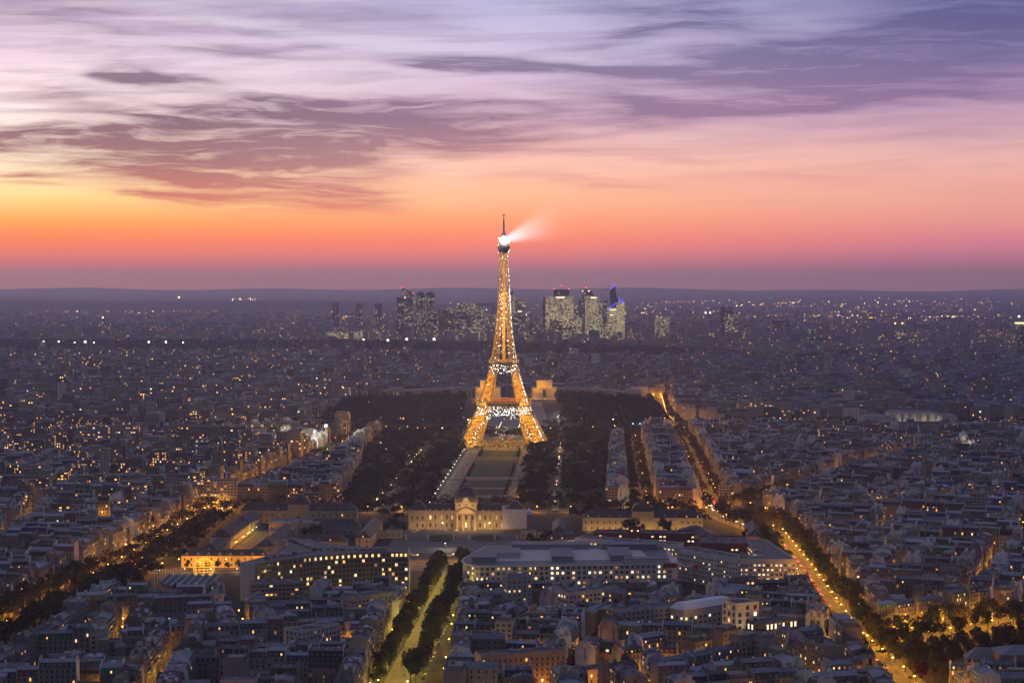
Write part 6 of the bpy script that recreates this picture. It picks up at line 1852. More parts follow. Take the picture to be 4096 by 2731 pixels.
# low clipped cones lining the park lawns
pts = []
k = 0
cn = MB(); cn.lathe(0, 0, [(1.7, 0.2), (1.9, 0.8), (0.2, 4.8), (0, 5)], 8); CONE = cn.mesh('clipped_cone_tree', M_WOOD)
for s_ in (110, 150, 185, 318, 350, 380, 410, 440, 505, 550, 590, 630, 680, 720):
    for t_ in (-25.5, 25.5):
        x, y = AX(s_, t_); o = bpy.data.objects.new('clipped_cone_tree', CONE); COL.objects.link(o); o.location = (x, y, 0)
        tag(o, 'clipped cone tree, %s nearest to the tower on the lawns %s edge' % (ordw(k // 2), 'left' if t_ < 0 else 'right'), 'tree', 'clipped cone trees on the lawns'); k += 1

# ------------------------------------------------------------------ street lamps
def lampm(glow, r_):
    p_ = MB(); p_.lathe(0, 0, [(0.22, 0), (0.16, 0.6), (0.10, 1.0), (0.07, 8.3)], 7); p_.bar((0, 0, 8.2), (0, -1.3, 8.9), 0.06)
    g_ = MB(); g_.lathe(0, -1.4, [(0, 8.3), (r_ * 0.8, 8.45), (r_, 8.8), (r_ * 0.6, 9.15), (0, 9.25)], 8)
    return p_.mesh('pole', M_DARKM), g_.mesh('lantern', glow)


LAMPS = {'amber': lampm(M_LAMP, 0.62), 'green': lampm(M_LAMPG, 0.5), 'white': lampm(M_LAMPW, 0.5)}
LCOL = {'amber': (1.0, 0.39, 0.015), 'green': (0.95, 0.70, 0.07), 'white': (1.0, 0.85, 0.62)}
NL = [0]
FARL = []


def lamp(x, y, ang, kind, label, group, watts=4500, hs=1.0):
    r = thing('street_lamp', label, 'street lamp', (x, y, 0), group)
    for nm_, me in (('pole', LAMPS[kind][0]), ('lantern', LAMPS[kind][1])):
        o = bpy.data.objects.new(nm_, me); COL.objects.link(o); o.parent = r
    r.rotation_euler = (0, 0, ang); r.scale = (1, 1, hs)
    if watts:
        lt = lamp_light(0, -1.5, 8.1, round(watts * LW), LCOL[kind], 0.3); lt.parent = r
    NL[0] += 1


def lamps(key, d_, step, kind, watts, ymin, ymax, side, hs=0.68):
    k = 0
    for (x, y, h) in sorted(along(offs(ST[key]['pl'], d_), step, step * 0.6), key=lambda p: p[1]):
        if ymin < y < ymax and abs(x) < 0.268 * y + 8 and y > 1960:
            FARL.append((x, y)); lamp_light(x, y, 6.0, round(watts * LW), LCOL[kind], 0.3)
        elif ymin < y < ymax and abs(x) < 0.268 * y + 8:
            lamp(x, y, h + (pi / 2 if d_ > 0 else -pi / 2) * -1, kind, 'lit %s street lamp, %s from bottom on %s of the %s' % ({'amber': 'amber', 'green': 'yellow-green', 'white': 'white'}[kind], ordw(k), side, ST[key]['tip']), 'lit street lamps', watts, hs); k += 1


lamps('saxe', -8.5, 24, 'green', 9000, 1070, 1560, 'left side', 0.7); lamps('saxe', 8.5, 24, 'green', 9000, 1070, 1560, 'right side', 0.7)
lamps('suffren', -9, 42, 'amber', 13000, 1090, 2840, 'left side'); lamps('suffren', 9, 42, 'amber', 13000, 1090, 2840, 'right side')
lamps('duquesne', -8, 27, 'amber', 17000, 1040, 1900, 'left side'); lamps('duquesne', 8, 27, 'amber', 17000, 1040, 1900, 'right side')
lamps('breteuil', -8, 22, 'amber', 20000, 1190, 1420, 'far side'); lamps('breteuil', 8, 22, 'amber', 16000, 1190, 1420, 'near side')
lamps('bosquet', -7, 36, 'amber', 11000, 1915, 2860, 'left side'); lamps('bosquet', 7, 36, 'amber', 11000, 1915, 2860, 'right side')
lamps('bourdonnais', 6, 38, 'amber', 10000, 1930, 2860, 'right side')
lamps('front', -4, 24, 'amber', 8000, 1030, 1200, 'far side')
lamps('marceau', -8, 50, 'amber', 16000, 3010, 4082, 'left side'); lamps('marceau', 8, 50, 'amber', 16000, 3010, 4082, 'right side')
lamps('fontenoy', -8, 30, 'amber', 14000, 1500, 1620, 'far side')
lamps('motte', 8, 34, 'amber', 9000, 1900, 2460, 'near side')
k = 0
for s_ in range(120, 800, 40):
    p_ = AX(s_, -47); lamp(p_[0], p_[1], 0, 'white', 'pale park lamp, %s nearest to the tower on the lawns left path' % ordw(k), 'park lamps', 1500, 0.75); k += 1
for k, s_ in enumerate((95, 180, 235, 590, 640, 700, 760)):
    p_ = AX(s_, 42); lamp(p_[0], p_[1], 0, 'amber', 'amber park lamp, %s nearest to the tower on the right path of the lawns' % ordw(k), 'park lamps', 5000, 0.6)
for k, y in enumerate((1662, 1668, 1696, 1702, 1722, 1730, 1745, 1765)):
    x = -244.4 + (y - 1657) * 0.045 + 1.2
    lamp(x, y, pi / 2, 'amber' if k < 6 else 'green', '%s wall lamp from the near end along the four-lamp barracks yard' % ordw(k), 'barracks yard lamps', 5200, 0.55)
for k in range(4):
    lamp(-262 + k * 21, 1524, 0, 'white', 'low white lamp, %s from the left between the globe and the barracks' % ordw(k), 'barracks forecourt lamps', 1800, 0.35)
for k, x in enumerate((-270, -232, -200)): lamp(x, 1541, pi, 'amber', '%s amber lamp from the left against the long amber-lit barracks' % ordw(k), 'barracks forecourt lamps', 9000, 0.9)
for k, (x, y) in enumerate(((-58, 1655), (56, 1652), (-30, 1600))): lamp(x, y, 0, 'white', '%s forecourt lamp from the left before the domed school' % ORD[(0, 2, 1)[k]], 'forecourt lamps', 7000, 0.6)
for k in range(9):
    for t_ in (-15, 15): p_ = AX(-90 - k * 26, t_); lamp(p_[0], p_[1], 0, 'white', 'bridge lamp behind the tower, %s from the near end on its %s side' % (ordw(k), 'left' if t_ < 0 else 'right'), 'bridge lamps', 7000, 1)
for k in range(8): p_ = AX(-440 - k * 34, 72 + k * 1.5); lamp(p_[0], p_[1], 0, 'white', 'esplanade lamp right of the tower, %s from the river' % ordw(k), 'esplanade lamps', 8000, 0.8)
for k in range(8): p_ = AX(40 - (k % 4) * 34, -45 + 90 * (k // 4)); lamp(p_[0], p_[1], 0, 'white' if k % 2 else 'amber', '%s lamp on the square under the tower arch, its %s side' % (ORD[k % 4], 'left' if k < 4 else 'right'), 'lamps under the tower', 5000, 0.8)

for (x, y) in BLOCKLAMPS:
    if abs(x) < 0.272 * y and not taken(x, y) and not any(in_poly(x, y, [(h['x'], h['y']), (h['x'] + cos(h['a']) * h['w'], h['y'] + sin(h['a']) * h['w']), (h['x'] + cos(h['a']) * h['w'] - sin(h['a']) * h['d'], h['y'] + sin(h['a']) * h['w'] + cos(h['a']) * h['d']), (h['x'] - sin(h['a']) * h['d'], h['y'] + cos(h['a']) * h['d'])]) for h in HOUSES if abs(h['cx'] - x) < 30 and abs(h['cy'] - y) < 30):
        FARL.append((x, y)); lamp_light(x, y, 6.2, round(R.choice([2600, 5000, 8000])), (1.0, R.choice([0.42, 0.5]), 0.06), 0.3)
print('block lamps', len(BLOCKLAMPS))
fl_ = MB()
for (x, y) in FARL: fl_.bar((x, y, 0), (x, y, 8.4), 0.1); fl_.octa(x, y, 8.9, 0.55, 1)
tag(fl_.build('far_street_lamps', [M_DARKM, M_LAMP]), 'amber street lamps of the farther avenues', 'street lamps', kind='stuff')

# floodlight masts, single bright points
FM = [(85, 341.3, 6300, 'w', 26), (58.5, 341, 6300, 'w', 18), (43.4, 341, 6300, 'w', 16), (74.4, 342, 6300, 'w', 14), (93.7, 342, 6300, 'w', 14), (148.6, 341.5, 6300, 'w', 22), (165.8, 341.5, 6300, 'w', 22), (183, 342, 6300, 'w', 15),
      (202.8, 360, 5100, 'w', 22), (363.4, 339.2, 6600, 'w', 20), (387.8, 339.7, 6500, 'w', 24), (406.7, 338.7, 6500, 'w', 26), (434, 338.7, 6500, 'w', 28), (605, 362.2, 4950, 'w', 18), (616.8, 362.2, 4950, 'w', 20), (684.5, 362.5, 4950, 'w', 16), (698.7, 362.3, 4950, 'w', 20),
      (769.5, 358, 5150, 'a', 24), (802.2, 359.8, 5150, 'a', 18), (839.6, 358, 5150, 'a', 22), (870.2, 358.7, 5150, 'a', 20), (922.7, 358.7, 5150, 'a', 18), (900.6, 360.7, 5150, 'a', 12), (971.4, 356.6, 5150, 'a', 24), (952, 333, 7000, 'w', 16),
      (895.3, 322.8, 8600, 'a', 16), (902.5, 322.8, 8600, 'a', 16), (909.6, 322.8, 8600, 'a', 16), (1019, 316, 9000, 'w', 24), (705.6, 312.3, 9500, 'w', 18), (710.2, 312.2, 9500, 'w', 18), (179, 297, 13000, 'a', 20), (325.5, 425.4, 2550, 'w', 36), (314.3, 431, 2520, 'w', 26), (102.7, 317, 9000, 'a', 16)]
FM.sort()
for k, (u, v, y, kd, br_) in enumerate(FM):
    z = CAM_H - (v - 278) * y / FPX; x = (u - 512) / FPX * y
    z = max(8, z)
    r = thing('floodlight_mast', '%s floodlight mast from the left along the far edge of the city, glowing %s' % (ordw(k), 'white' if kd == 'w' else 'amber'), 'floodlight mast', (x, y, 0), 'floodlight masts')
    b_ = MB(); b_.bar((x, y, 0), (x, y, z), (0.5, 0.25)); b_.build('mast', M_DARKM, r)
    b_ = MB(); rad = br_ / 26 * 1.15 * y / FPX; b_.lathe(x, y - 0.5, [(0, z - rad), (rad * 0.8, z - rad * 0.55), (rad, z), (rad * 0.8, z + rad * 0.55), (0, z + rad)], 8); b_.build('lamp_head', M_FLOOD if kd == 'w' else M_FLOODA, r)
    if y < 2900: lamp_light(x, y - 3, z - 3, 120e3, (1, 0.95, 0.85), 1.0, r)

# ------------------------------------------------------------------ cars
def car_meshes(colr, nm_):
    m_ = mat('car_paint_' + nm_, colr, 0.35, spec=0.5)
    b_ = MB(); prof_ = [(-2.1, 0.35), (-2.15, 0.75), (-1.35, 0.95), (1.6, 0.98), (2.1, 0.85), (2.12, 0.35)]
    for y0 in (0,):
        L_ = [(x, -0.85, z) for x, z in prof_]; R_ = [(x, 0.85, z) for x, z in prof_]; n = len(prof_)
        for i in range(n): b_.face([L_[i], R_[i], R_[(i + 1) % n], L_[(i + 1) % n]])
        b_.face(L_[::-1]); b_.face(R_)
    c_ = MB(); c_.frustum([(-0.95, -0.78), (1.7, -0.78), (1.7, 0.78), (-0.95, 0.78)], 0.95, [(-0.35, -0.62), (1.25, -0.62), (1.25, 0.62), (-0.35, 0.62)], 1.45, 0, mt=1)
    w_ = MB()
    w_.bar((0, -0.1, 0), (0, 0.1, 0), 0.33, 0, 10)
    return b_.mesh('body', m_), c_.mesh('cabin', [M_GLASS, m_]), w_.mesh('wheel', M_IRON)


CARS = [(car_meshes(c_, n), n) for c_, n in (((0.5, 0.5, 0.5), 'silver'), ((0.03, 0.03, 0.035), 'black'), ((0.7, 0.7, 0.68), 'white'), ((0.10, 0.12, 0.16), 'grey'))]
q_ = MB(); q_.octa(0, 0, 0, 0.24); HL, TL = q_.mesh('headlight', M_HEAD), q_.mesh('tail_light', M_RED)


def car(x, y, ang, label, lights, group, i=None):
    i = R.randrange(4) if i is None else i
    (bd, cb, wh), n = CARS[i]
    r = thing('parked_car' if not lights else 'car', label % n, 'car', (x, y, 0.05), group)
    r.rotation_euler = (0, 0, ang)
    for nm_, me, lo in (('body', bd, (0, 0, 0)), ('cabin', cb, (0, 0, 0))) + tuple(('wheel', wh, (a, c_, 0.33)) for a in (-1.35, 1.35) for c_ in (-0.8, 0.8)):
        o = bpy.data.objects.new(nm_, me); COL.objects.link(o); o.parent = r; o.location = lo
    if lights:
        for nm_, me, lx in (('headlight', HL, -2.2), ('tail_light', TL, 2.2)):
            for c_ in (-0.6, 0.6):
                o = bpy.data.objects.new(nm_, me); COL.objects.link(o); o.parent = r; o.location = (lx, c_, 0.7)
                if y > 1400: o.scale = (2, 1.5, 1.8)
                if y > 2500: o.scale = (3.4, 2.2, 2.6); o.location = (lx, c_, 1.0)


for k in range(9):
    p_ = AX(1086 + (k % 3) * 5.5, -38 + (k // 3) * (26 if k < 6 else 15) + (k % 3) * 2.2)
    car(p_[0], p_[1], 0.1 * (k % 2), '%%s parked car, %s from the left on the red car park before the school' % ordw(k), False, 'parked cars', (2, 0, 2, 0, 2, 2, 0, 1, 2)[k])
for k in range(5): car(*SP(-44 + k * 3.5 + (0, 2, 0, 14, 22)[k], -9 + (0, -4, -8, 4, 4)[k]), 0.2, '%%s parked car, %s from the left at the foot of the school facade' % ordw(k), False, 'parked cars')
for k in range(6): car(-210 + (k % 3) * 5.2, 1692 - (k // 3) * 6, 0.3, '%%s parked car, %s from the left in the barracks yard' % ordw(k), False, 'parked cars')
for key, d_, st_, side in (('saxe', -14.5, 13, 'left'), ('saxe', 14.5, 13, 'right'), ('duquesne', -10.5, 12, 'left'), ('duquesne', 10.5, 14, 'right'), ('breteuil', -10, 10, 'far')):
    k = 0
    for (x, y, h) in sorted(along(offs(ST[key]['pl'], d_), st_, 5), key=lambda p: p[1]):
        if 1085 < y < 1560 and abs(x) < 0.268 * y and R.random() < 0.75: car(x, y, h, '%%s parked car, %s from the bottom on the %s kerb of the %s' % (ordw(k), side, ST[key]['tip']), False, 'parked cars'); k += 1
for key, d_, st_, hd, y0, y1 in (('suffren', -3, 17, 0, 1480, 1960), ('suffren', 3, 21, pi, 1480, 1960), ('duquesne', -3, 20, 0, 1130, 1880), ('duquesne', 3, 24, pi, 1130, 1880), ('bosquet', -2.5, 8, 0, 1925, 2060), ('bosquet', 2.5, 13, pi, 1925, 2060), ('marceau', -3, 13, 0, 3080, 3480), ('marceau', 3, 11, pi, 3080, 3480)):
    k = 0
    for (x, y, h) in sorted(along(offs(ST[key]['pl'], d_), st_, 3), key=lambda p: p[1]):
        if y0 < y < y1 and R.random() < 0.8:
            car(x, y + R.uniform(-2, 2), h + hd, '%%s car with lights on, %s from the bottom %s on the %s' % (ordw(k), 'coming nearer' if hd == 0 else 'driving away', ST[key]['tip']), True, 'cars with lights on'); k += 1
for k in range(26):
    p_ = AX(-78 - (k // 4) * 24 - R.uniform(0, 8), (-9, -5, 4, 8)[k % 4]); 
    car(p_[0], p_[1], (pi / 2) if k % 4 < 2 else -pi / 2, '%%s car, %s of the traffic on the bridge behind the tower' % ordw(k), True, 'cars on the bridge')

# traffic signals
for k, (x, y, c_) in enumerate(((236, 1212, 'r'), (208, 1170, 'g'), (238, 1330, 'r'), (226, 1880, 'g'), (196, 1925, 'r'), (-280, 1512, 'g'), (240, 1740, 'g'), (228, 1262, 'r'))):
    r = thing('traffic_signal', '%s traffic signal showing %s, counted from the bottom of the picture' % (ordw(sorted([1212, 1170, 1330, 1880, 1925, 1512, 1740, 1262]).index(y)), 'red' if c_ == 'r' else 'green'), 'traffic signal', (x, y, 0), 'traffic signals')
    b_ = MB(); b_.bar((x, y, 0), (x, y, 3.2), 0.08); b_.box(x - 0.2, x + 0.2, y - 0.15, y + 0.15, 3.2, 4.3); b_.build('post', M_DARKM, r)
    b_ = MB(); b_.octa(x, y - 0.3, 3.5 if c_ == 'g' else 4.0, 0.32); b_.build('signal_lamp', M_GREEN if c_ == 'g' else M_RED, r)

# ------------------------------------------------------------------ people strolling
def person(x, y, ang, label, group, step=0.25, tone=0):
    me = bpy.data.meshes.new('person')
    J = [(0, 0, 0.95), (0, 0, 1.2), (0, 0, 1.45), (0, 0, 1.56), (0.03, 0, 1.70),
         (0, 0.12, 0.9), (step, 0.11, 0.5), (step * 0.9, 0.11, 0.08), (step + 0.14, 0.12, 0.03), (0, -0.12, 0.9), (-step * 0.6, -0.11, 0.5), (-step * 1.5, -0.11, 0.12), (-step * 1.2, -0.12, 0.03),
         (0, 0.2, 1.42), (-0.08, 0.26, 1.15), (0.1, 0.27, 0.92), (0, -0.2, 1.42), (0.05, -0.26, 1.15), (0.22, -0.26, 0.95)]
    E_ = [(0, 1), (1, 2), (2, 3), (3, 4), (0, 5), (5, 6), (6, 7), (7, 8), (0, 9), (9, 10), (10, 11), (11, 12), (2, 13), (13, 14), (14, 15), (2, 16), (16, 17), (17, 18)]
    rad = [0.16, 0.15, 0.17, 0.06, 0.115, 0.1, 0.07, 0.05, 0.045, 0.1, 0.07, 0.05, 0.045, 0.07, 0.05, 0.04, 0.07, 0.05, 0.04]
    me.from_pydata(J, E_, [])
    o = bpy.data.objects.new('person', me); COL.objects.link(o)
    o.modifiers.new('skin', 'SKIN'); sv = me.skin_vertices[0].data
    for v, r_ in zip(sv, rad): v.radius = (r_, r_)
    sv[0].use_root = True
    ss = o.modifiers.new('smooth', 'SUBSURF'); ss.levels = 1; ss.render_levels = 1
    me.materials.append([mat('dark_clothes', (0.03, 0.03, 0.04), 0.9), mat('brown_clothes', (0.12, 0.07, 0.05), 0.9), mat('pale_clothes', (0.3, 0.28, 0.26), 0.9)][tone])
    o.location = (x, y, 0.08); o.rotation_euler = (0, 0, ang); o.scale = (1.05, 1.05, 1.05)
    tag(o, label, 'person', group)


pr = [(1122, 1.5, 0), (1123.5, 2.4, 1), (1150, -2.5, 0), (1151, -1.6, 0), (1185, 3, 2), (1212, -0.5, 0), (1213, 0.4, 1), (1262, 2, 0), (1320, -2, 0)]
for k, (y, dx_, t_) in enumerate(pr):
    x = AX(2709 - y, dx_)[0]
    person(x, y, 1.57 if k % 2 else -1.57, '%s of the strollers from the bottom on the sandy tree avenue, in %s clothes' % (ordw(k), ('dark', 'brown', 'pale')[t_]), 'strollers on the tree avenue', 0.2 + 0.05 * (k % 3), t_)
for k, (x, y) in enumerate(((232, 1180), (228, 1172), (240, 1196), (236, 1150), (246, 1205))):
    person(x, y, 0.5 * k, '%s pedestrian in dark clothes on the amber crossroads, counted from the bottom' % ordw(sorted([1180, 1172, 1196, 1150, 1205]).index(y)), 'pedestrians at the crossroads', 0.22, 0)
# the crowd on the lawns and under the tower
b_ = MB()
for _ in range(1500):
    s_ = R.choice([R.uniform(-70, 80), R.uniform(90, 790), R.uniform(-60, 60)]); t_ = R.uniform(-40, 40) if s_ < 85 else R.choice([R.uniform(-49, -30), R.uniform(-26, 26), R.uniform(-26, 26), R.uniform(30, 43)])
    x, y = AX(s_, t_); h_ = R.uniform(1.5, 1.85) if R.random() < 0.6 or s_ < 85 else 0.9
    w_ = 0.22; b_.frustum([(x - w_, y - w_), (x + w_, y - w_), (x + w_, y + w_), (x - w_, y + w_)], 0.07, [(x - w_ * 1.2, y - w_ * 0.8), (x + w_ * 1.2, y - w_ * 0.8), (x + w_ * 1.2, y + w_ * 0.8), (x - w_ * 1.2, y + w_ * 0.8)], h_ * 0.82); b_.octa(x, y, h_ * 0.92, 0.16)
tag(b_.build('crowd', mat('crowd_clothes', (0.05, 0.045, 0.045), 0.9)), 'crowd of tiny people on the park lawns and under the tower', 'crowd', kind='stuff')

# ------------------------------------------------------------------ the business district and other far towers
TG = 'towers of the far business district'


def glass_tower(name, label, u0, u1, vt, y, tone, lit, dep=None, kind=None, vt2=None, group=TG, mt=None, base=0.0):
    zt = lambda v: CAM_H - (v - 278) * y / FPX
    x0, x1 = (u0 - 512) / FPX * y, (u1 - 512) / FPX * y; d_ = dep or min(45, (x1 - x0) * 0.9)
    r = thing(name, label, 'tower', ((x0 + x1) / 2, y, 0), group)
    uo = rc.randrange(4000) * 2.4
    b_ = MB(); lit = sqrt(0.48 * lit) if lit < 0.5 else 1 - sqrt(0.48 * (1 - lit)); b_.tone = tone + (lit,)
    h = zt(vt)
    if kind == 'slant':
        h2 = zt(vt2); uv = lambda a, z: (uo + a, z)
        w_ = x1 - x0
        b_.face([(x0, y, 0), (x1, y, 0), (x1, y, h2), (x0, y, h)], 0, [uv(0, 0), uv(w_, 0), uv(w_, h2), uv(0, h)])
        b_.face([(x1, y, 0), (x1, y + d_, 0), (x1, y + d_, h2), (x1, y, h2)], 0, [uv(w_, 0), uv(w_ + d_, 0), uv(w_ + d_, h2), uv(w_, h2)])
        b_.face([(x0, y + d_, 0), (x0, y, 0), (x0, y, h), (x0, y + d_, h)], 0, [uv(0, 0), uv(d_, 0), uv(d_, h), uv(0, h)])
        b_.face([(x0, y, h), (x1, y, h2), (x1, y + d_, h2), (x0, y + d_, h)], 1)
        b_.build('glass_body', [M_OFFICE, M_DARKM], r)
    elif kind == 'round':
        xm = (x0 + x1) / 2; n = 10
        for (a0, a1) in ((x0, xm - 1.5), (xm + 1.5, x1)):
            rd = (a1 - a0) / 2; c_ = (a0 + a1) / 2; hb = h - 16
            poly = [(c_ + rd * cos(2 * pi * k / 16), y + d_ / 2 + d_ / 2 * sin(2 * pi * k / 16)) for k in range(16)]
            b_.prism(poly, 0, hb, 0, uv=True, uo=uo, top=False)
            pv = poly
            for (f, dz_) in ((0.92, 7), (0.75, 12), (0.4, 15.2), (0.05, 16)):
                nx = [(c_ + (p[0] - c_) * f, y + d_ / 2 + (p[1] - y - d_ / 2) * f) for p in poly]
                b_.frustum(pv, hb if pv is poly else zq, nx, hb + dz_, 1, top=False); pv = nx; zq = hb + dz_
        b_.build('glass_body', [M_OFFICE, M_DARKM], r)
    else:
        b_.box(x0, x1, y, y + d_, base, h, 0, uv=True, uo=uo, mt=1)
        b_.build('glass_body', [mt or M_OFFICE, M_DARKM], r)
    return r, (x0, x1, h, d_)


def sign(r, x0, x1, y, z0, z1, m=None):
    b_ = MB(); b_.box(x0, x1, y - 0.6, y - 0.1, z0, z1); b_.build('lit_sign', m or M_LITC, r)


def reds(r, pts):
    b_ = MB()
    for (x, y, z) in pts: b_.octa(x, y, z, 2.0)
    b_.build('warning_light', M_RED, r)


Y0 = 7400
DK = (0.06, 0.068, 0.105)
PXX = lambda u, y=Y0: (u - 512) / FPX * y
r, q = glass_tower('slant_topped_tower', 'dark tower with a steeply slanted top, leftmost tall peak of the business district', 401.8, 412.9, 287, Y0, DK, 0.16, kind='slant', vt2=292.8); reds(r, [(q[0], Y0, q[2] + 1), (q[1], Y0, q[2] - 22)]); sign(r, q[0] + 10, q[0] + 15, Y0, q[2] - 42, q[2] - 36)
glass_tower('dark_slab_tower', 'dark slab tower overlapping the left side of the slant-topped tower', 396.6, 404.2, 297, Y0 - 120, DK, 0.10)
glass_tower('twin_lobed_tower', 'broad tower with two rounded lobes at its top', 415.8, 434.6, 291.2, Y0, (0.06, 0.055, 0.065), 0.16, kind='round', dep=40)
glass_tower('office_tower', 'dim office tower with dotted lights in front of the twin-lobed tower', 427, 438.4, 312.6, Y0 - 250, DK, 0.14)
glass_tower('office_tower', 'low dark tower right of the twin-lobed tower', 443, 455, 307.2, Y0 + 150, DK, 0.08)
glass_tower('office_tower', 'plain dark tower between the dotted tower and the wide flat-topped block', 438, 448.5, 309.5, Y0 + 60, DK, 0.05)
r, q = glass_tower('flat_topped_tower', 'wide dark flat-topped tower with orange bands, left of the hollow arch', 456.4, 478.2, 302.9, Y0, DK, 0.24); sign(r, q[0] + 6, q[0] + 10, Y0, q[2] - 5, q[2] - 1)
glass_tower('office_tower', 'dark tower with a bright band near its middle, before the hollow arch', 470.8, 484.2, 306.8, Y0 - 160, DK, 0.26)
glass_tower('office_tower', 'tower with scattered orange dots before the wide flat-topped one', 457.8, 471.2, 311.6, Y0 - 320, DK, 0.13)
glass_tower('office_block', 'low white-lit office block below the tower with the bright band', 470, 480, 326.5, Y0 - 400, (0.08, 0.08, 0.09), 0.6)
glass_tower('office_block', 'low office block with pale rows and a blue sign', 452.5, 466.4, 333, Y0 - 420, (0.14, 0.12, 0.12), 0.4)
glass_tower('office_tower', 'orange-dotted block just left of the lattice tower shaft', 484.5, 495.5, 315, Y0 - 100, DK, 0.28)
# hollow arch
ax0, ax1 = PXX(478.6, 7900), PXX(495.2, 7900); r = thing('hollow_arch_building', 'pale hollow square arch building standing far behind the towers', 'arch', ((ax0 + ax1) / 2, 7900, 0), TG)
b_ = MB(); b_.tone = (0.3, 0.28, 0.3, 0.05); h = CAM_H - (302.4 - 278) * 7900 / FPX
b_.box(ax0, ax0 + 15, 7900, 7960, 0, h - 14); b_.box(ax1 - 15, ax1, 7900, 7960, 0, h - 14); b_.box(ax0, ax1, 7900, 7960, h - 14, h); b_.build('frame', M_STONE, r)
r, q = glass_tower('step_topped_tower', 'tall dark tower with a stepped top just right of the lattice tower shaft', 508.5, 515.2, 294.5, Y0, DK, 0.5); b_ = MB(); b_.box(q[0], q[1] - 8, Y0 + 0.1, Y0 + 20, q[2], q[2] + 14); b_.build('crown_block', M_DARKM, r)
r, q = glass_tower('office_tower', 'grey tower with a white round logo, right of the step-topped tower', 515.5, 526, 299.7, Y0 + 80, (0.12, 0.11, 0.12), 0.14); sign(r, q[0] + 8, q[1] - 16, Y0 + 80, q[2] - 46, q[2] - 41)
glass_tower('office_tower', 'dim low tower below the white round logo', 511.5, 521.5, 312.5, Y0 - 200, DK, 0.16)
r, q = glass_tower('wide_lit_tower', 'widest brightly lit tower with a dark box on top and a mast', 545.4, 573.4, 295.8, Y0, (0.09, 0.085, 0.08), 0.66)
b_ = MB(); zx = PXX(553.8), PXX(569.2); b_.tone = DK + (0.02,); b_.box(zx[0], zx[1], Y0 + 3, Y0 + 34, q[2], q[2] + 26.5, 0, uv=True, mt=1); b_.build('top_box', [M_OFFICE, M_DARKM], r)
b_ = MB(); xm = sum(zx) / 2; b_.bar((xm, Y0 + 15, q[2] + 26), (xm, Y0 + 15, q[2] + 40), (1.4, 0.5)); b_.build('mast', M_DARKM, r); sign(r, zx[0] + 8, zx[1] - 18, Y0, q[2] - 7, q[2] - 2); reds(r, [(zx[0], Y0 + 3, q[2] + 28), (zx[1], Y0 + 3, q[2] + 28), (xm, Y0 + 15, q[2] + 41)])
b_ = MB(); b_.face([(xm - 14, Y0 + 2.8, q[2] + 10), (xm - 6, Y0 + 2.8, q[2] + 10), (xm - 10, Y0 + 2.8, q[2] + 18)]); b_.build('lit_sign', M_LITD, r)
glass_tower('dark_slab_tower', 'thin dark slab attached to the left side of the widest lit tower', 543, 545.6, 297, Y0 + 2, DK, 0.04)
glass_tower('dark_wedge_building', 'dark wedge-topped building in front of the widest lit tower', 549.6, 562.6, 317.6, Y0 - 220, (0.04, 0.04, 0.05), 0.22, kind='slant', vt2=322)
r, q = glass_tower('round_backed_tower', 'tall dark tower with two white signs on its top, left of the cranes', 581.8, 590.4, 288.6, Y0 + 60, DK, 0.12); sign(r, q[0], q[0] + 6, Y0 + 60, q[2] - 10, q[2] - 5); sign(r, q[1] - 10, q[1] - 2, Y0 + 60, q[2] - 10, q[2] - 5); reds(r, [(q[0] + 16, Y0 + 60, q[2] + 6)])
b_ = MB(); pa = [(q[1], 0)]
bp = [(q[1] + 20 * (1 - cos(k * pi / 16)), q[2] - 4 - 34 * (k / 8) ** 2) for k in range(9)]
for (a, za), (c_, zc) in zip(bp, bp[1:]): b_.box(a, c_ + 0.01, Y0 + 61, Y0 + 90, 0, (za + zc) / 2)
b_.build('curved_back', M_DARKM, r)
r, q = glass_tower('white_windowed_tower', 'tower of brilliant white windows with a lit sign near its top, left of the cranes', 585.6, 598.6, 295.4, Y0 - 60, (0.07, 0.075, 0.075), 0.7); sign(r, q[0] + 20, q[1] - 8, Y0 - 60, q[2] - 10, q[2] - 4)
glass_tower('office_tower', 'dark tower left of the white-windowed tower', 578.6, 585.4, 299.8, Y0 + 20, DK, 0.08)
glass_tower('office_tower', 'amber-dotted low tower between the widest lit tower and the white-windowed one', 573.6, 579, 305, Y0 + 30, DK, 0.4)
r, q = glass_tower('unfinished_tower', 'unfinished dark tower core with two cranes on top', 599.4, 606.8, 300, Y0 + 10, (0.05, 0.045, 0.05), 0.22)
for k, (u, v, jl, ja) in enumerate(((602.9, 293.5, 42, 0.95), (607.2, 297.2, 22, 1.1))):
    x = PXX(u); z = CAM_H - (v - 278) * Y0 / FPX
    c_ = thing('rooftop_crane', '%s crane standing on the unfinished tower' % ('taller left' if k == 0 else 'shorter right'), 'crane', (x, Y0 - 3, 0), 'cranes on the unfinished tower')
    b_ = MB(); b_.bar((x, Y0 - 3, 0), (x, Y0 - 3, z), 1.0); b_.build('mast', M_DARKM, c_); b_ = MB(); b_.bar((x - 12, Y0 - 3, z - 2), (x, Y0 - 3, z), 0.9); b_.bar((x, Y0 - 3, z), (x + jl * cos(ja), Y0 - 3, z + jl * sin(ja)), 0.7); b_.build('jib', M_DARKM, c_)
r, q = glass_tower('blue_edged_tower', 'tallest tower at right of the district with blue edge lights and amber floors', 607.4, 617.6, 307, Y0, (0.10, 0.085, 0.065), 0.8)
b_ = MB(); b_.tone = (0.10, 0.085, 0.065, 0.75); x0, x1 = PXX(616.2), PXX(624.6); h1 = CAM_H - (302.4 - 278) * Y0 / FPX; b_.box(x0, x1, Y0 + 0.3, Y0 + 38, 0, h1, 0, uv=True, mt=1); b_.build('right_body', [M_OFFICE, M_DARKM], r)
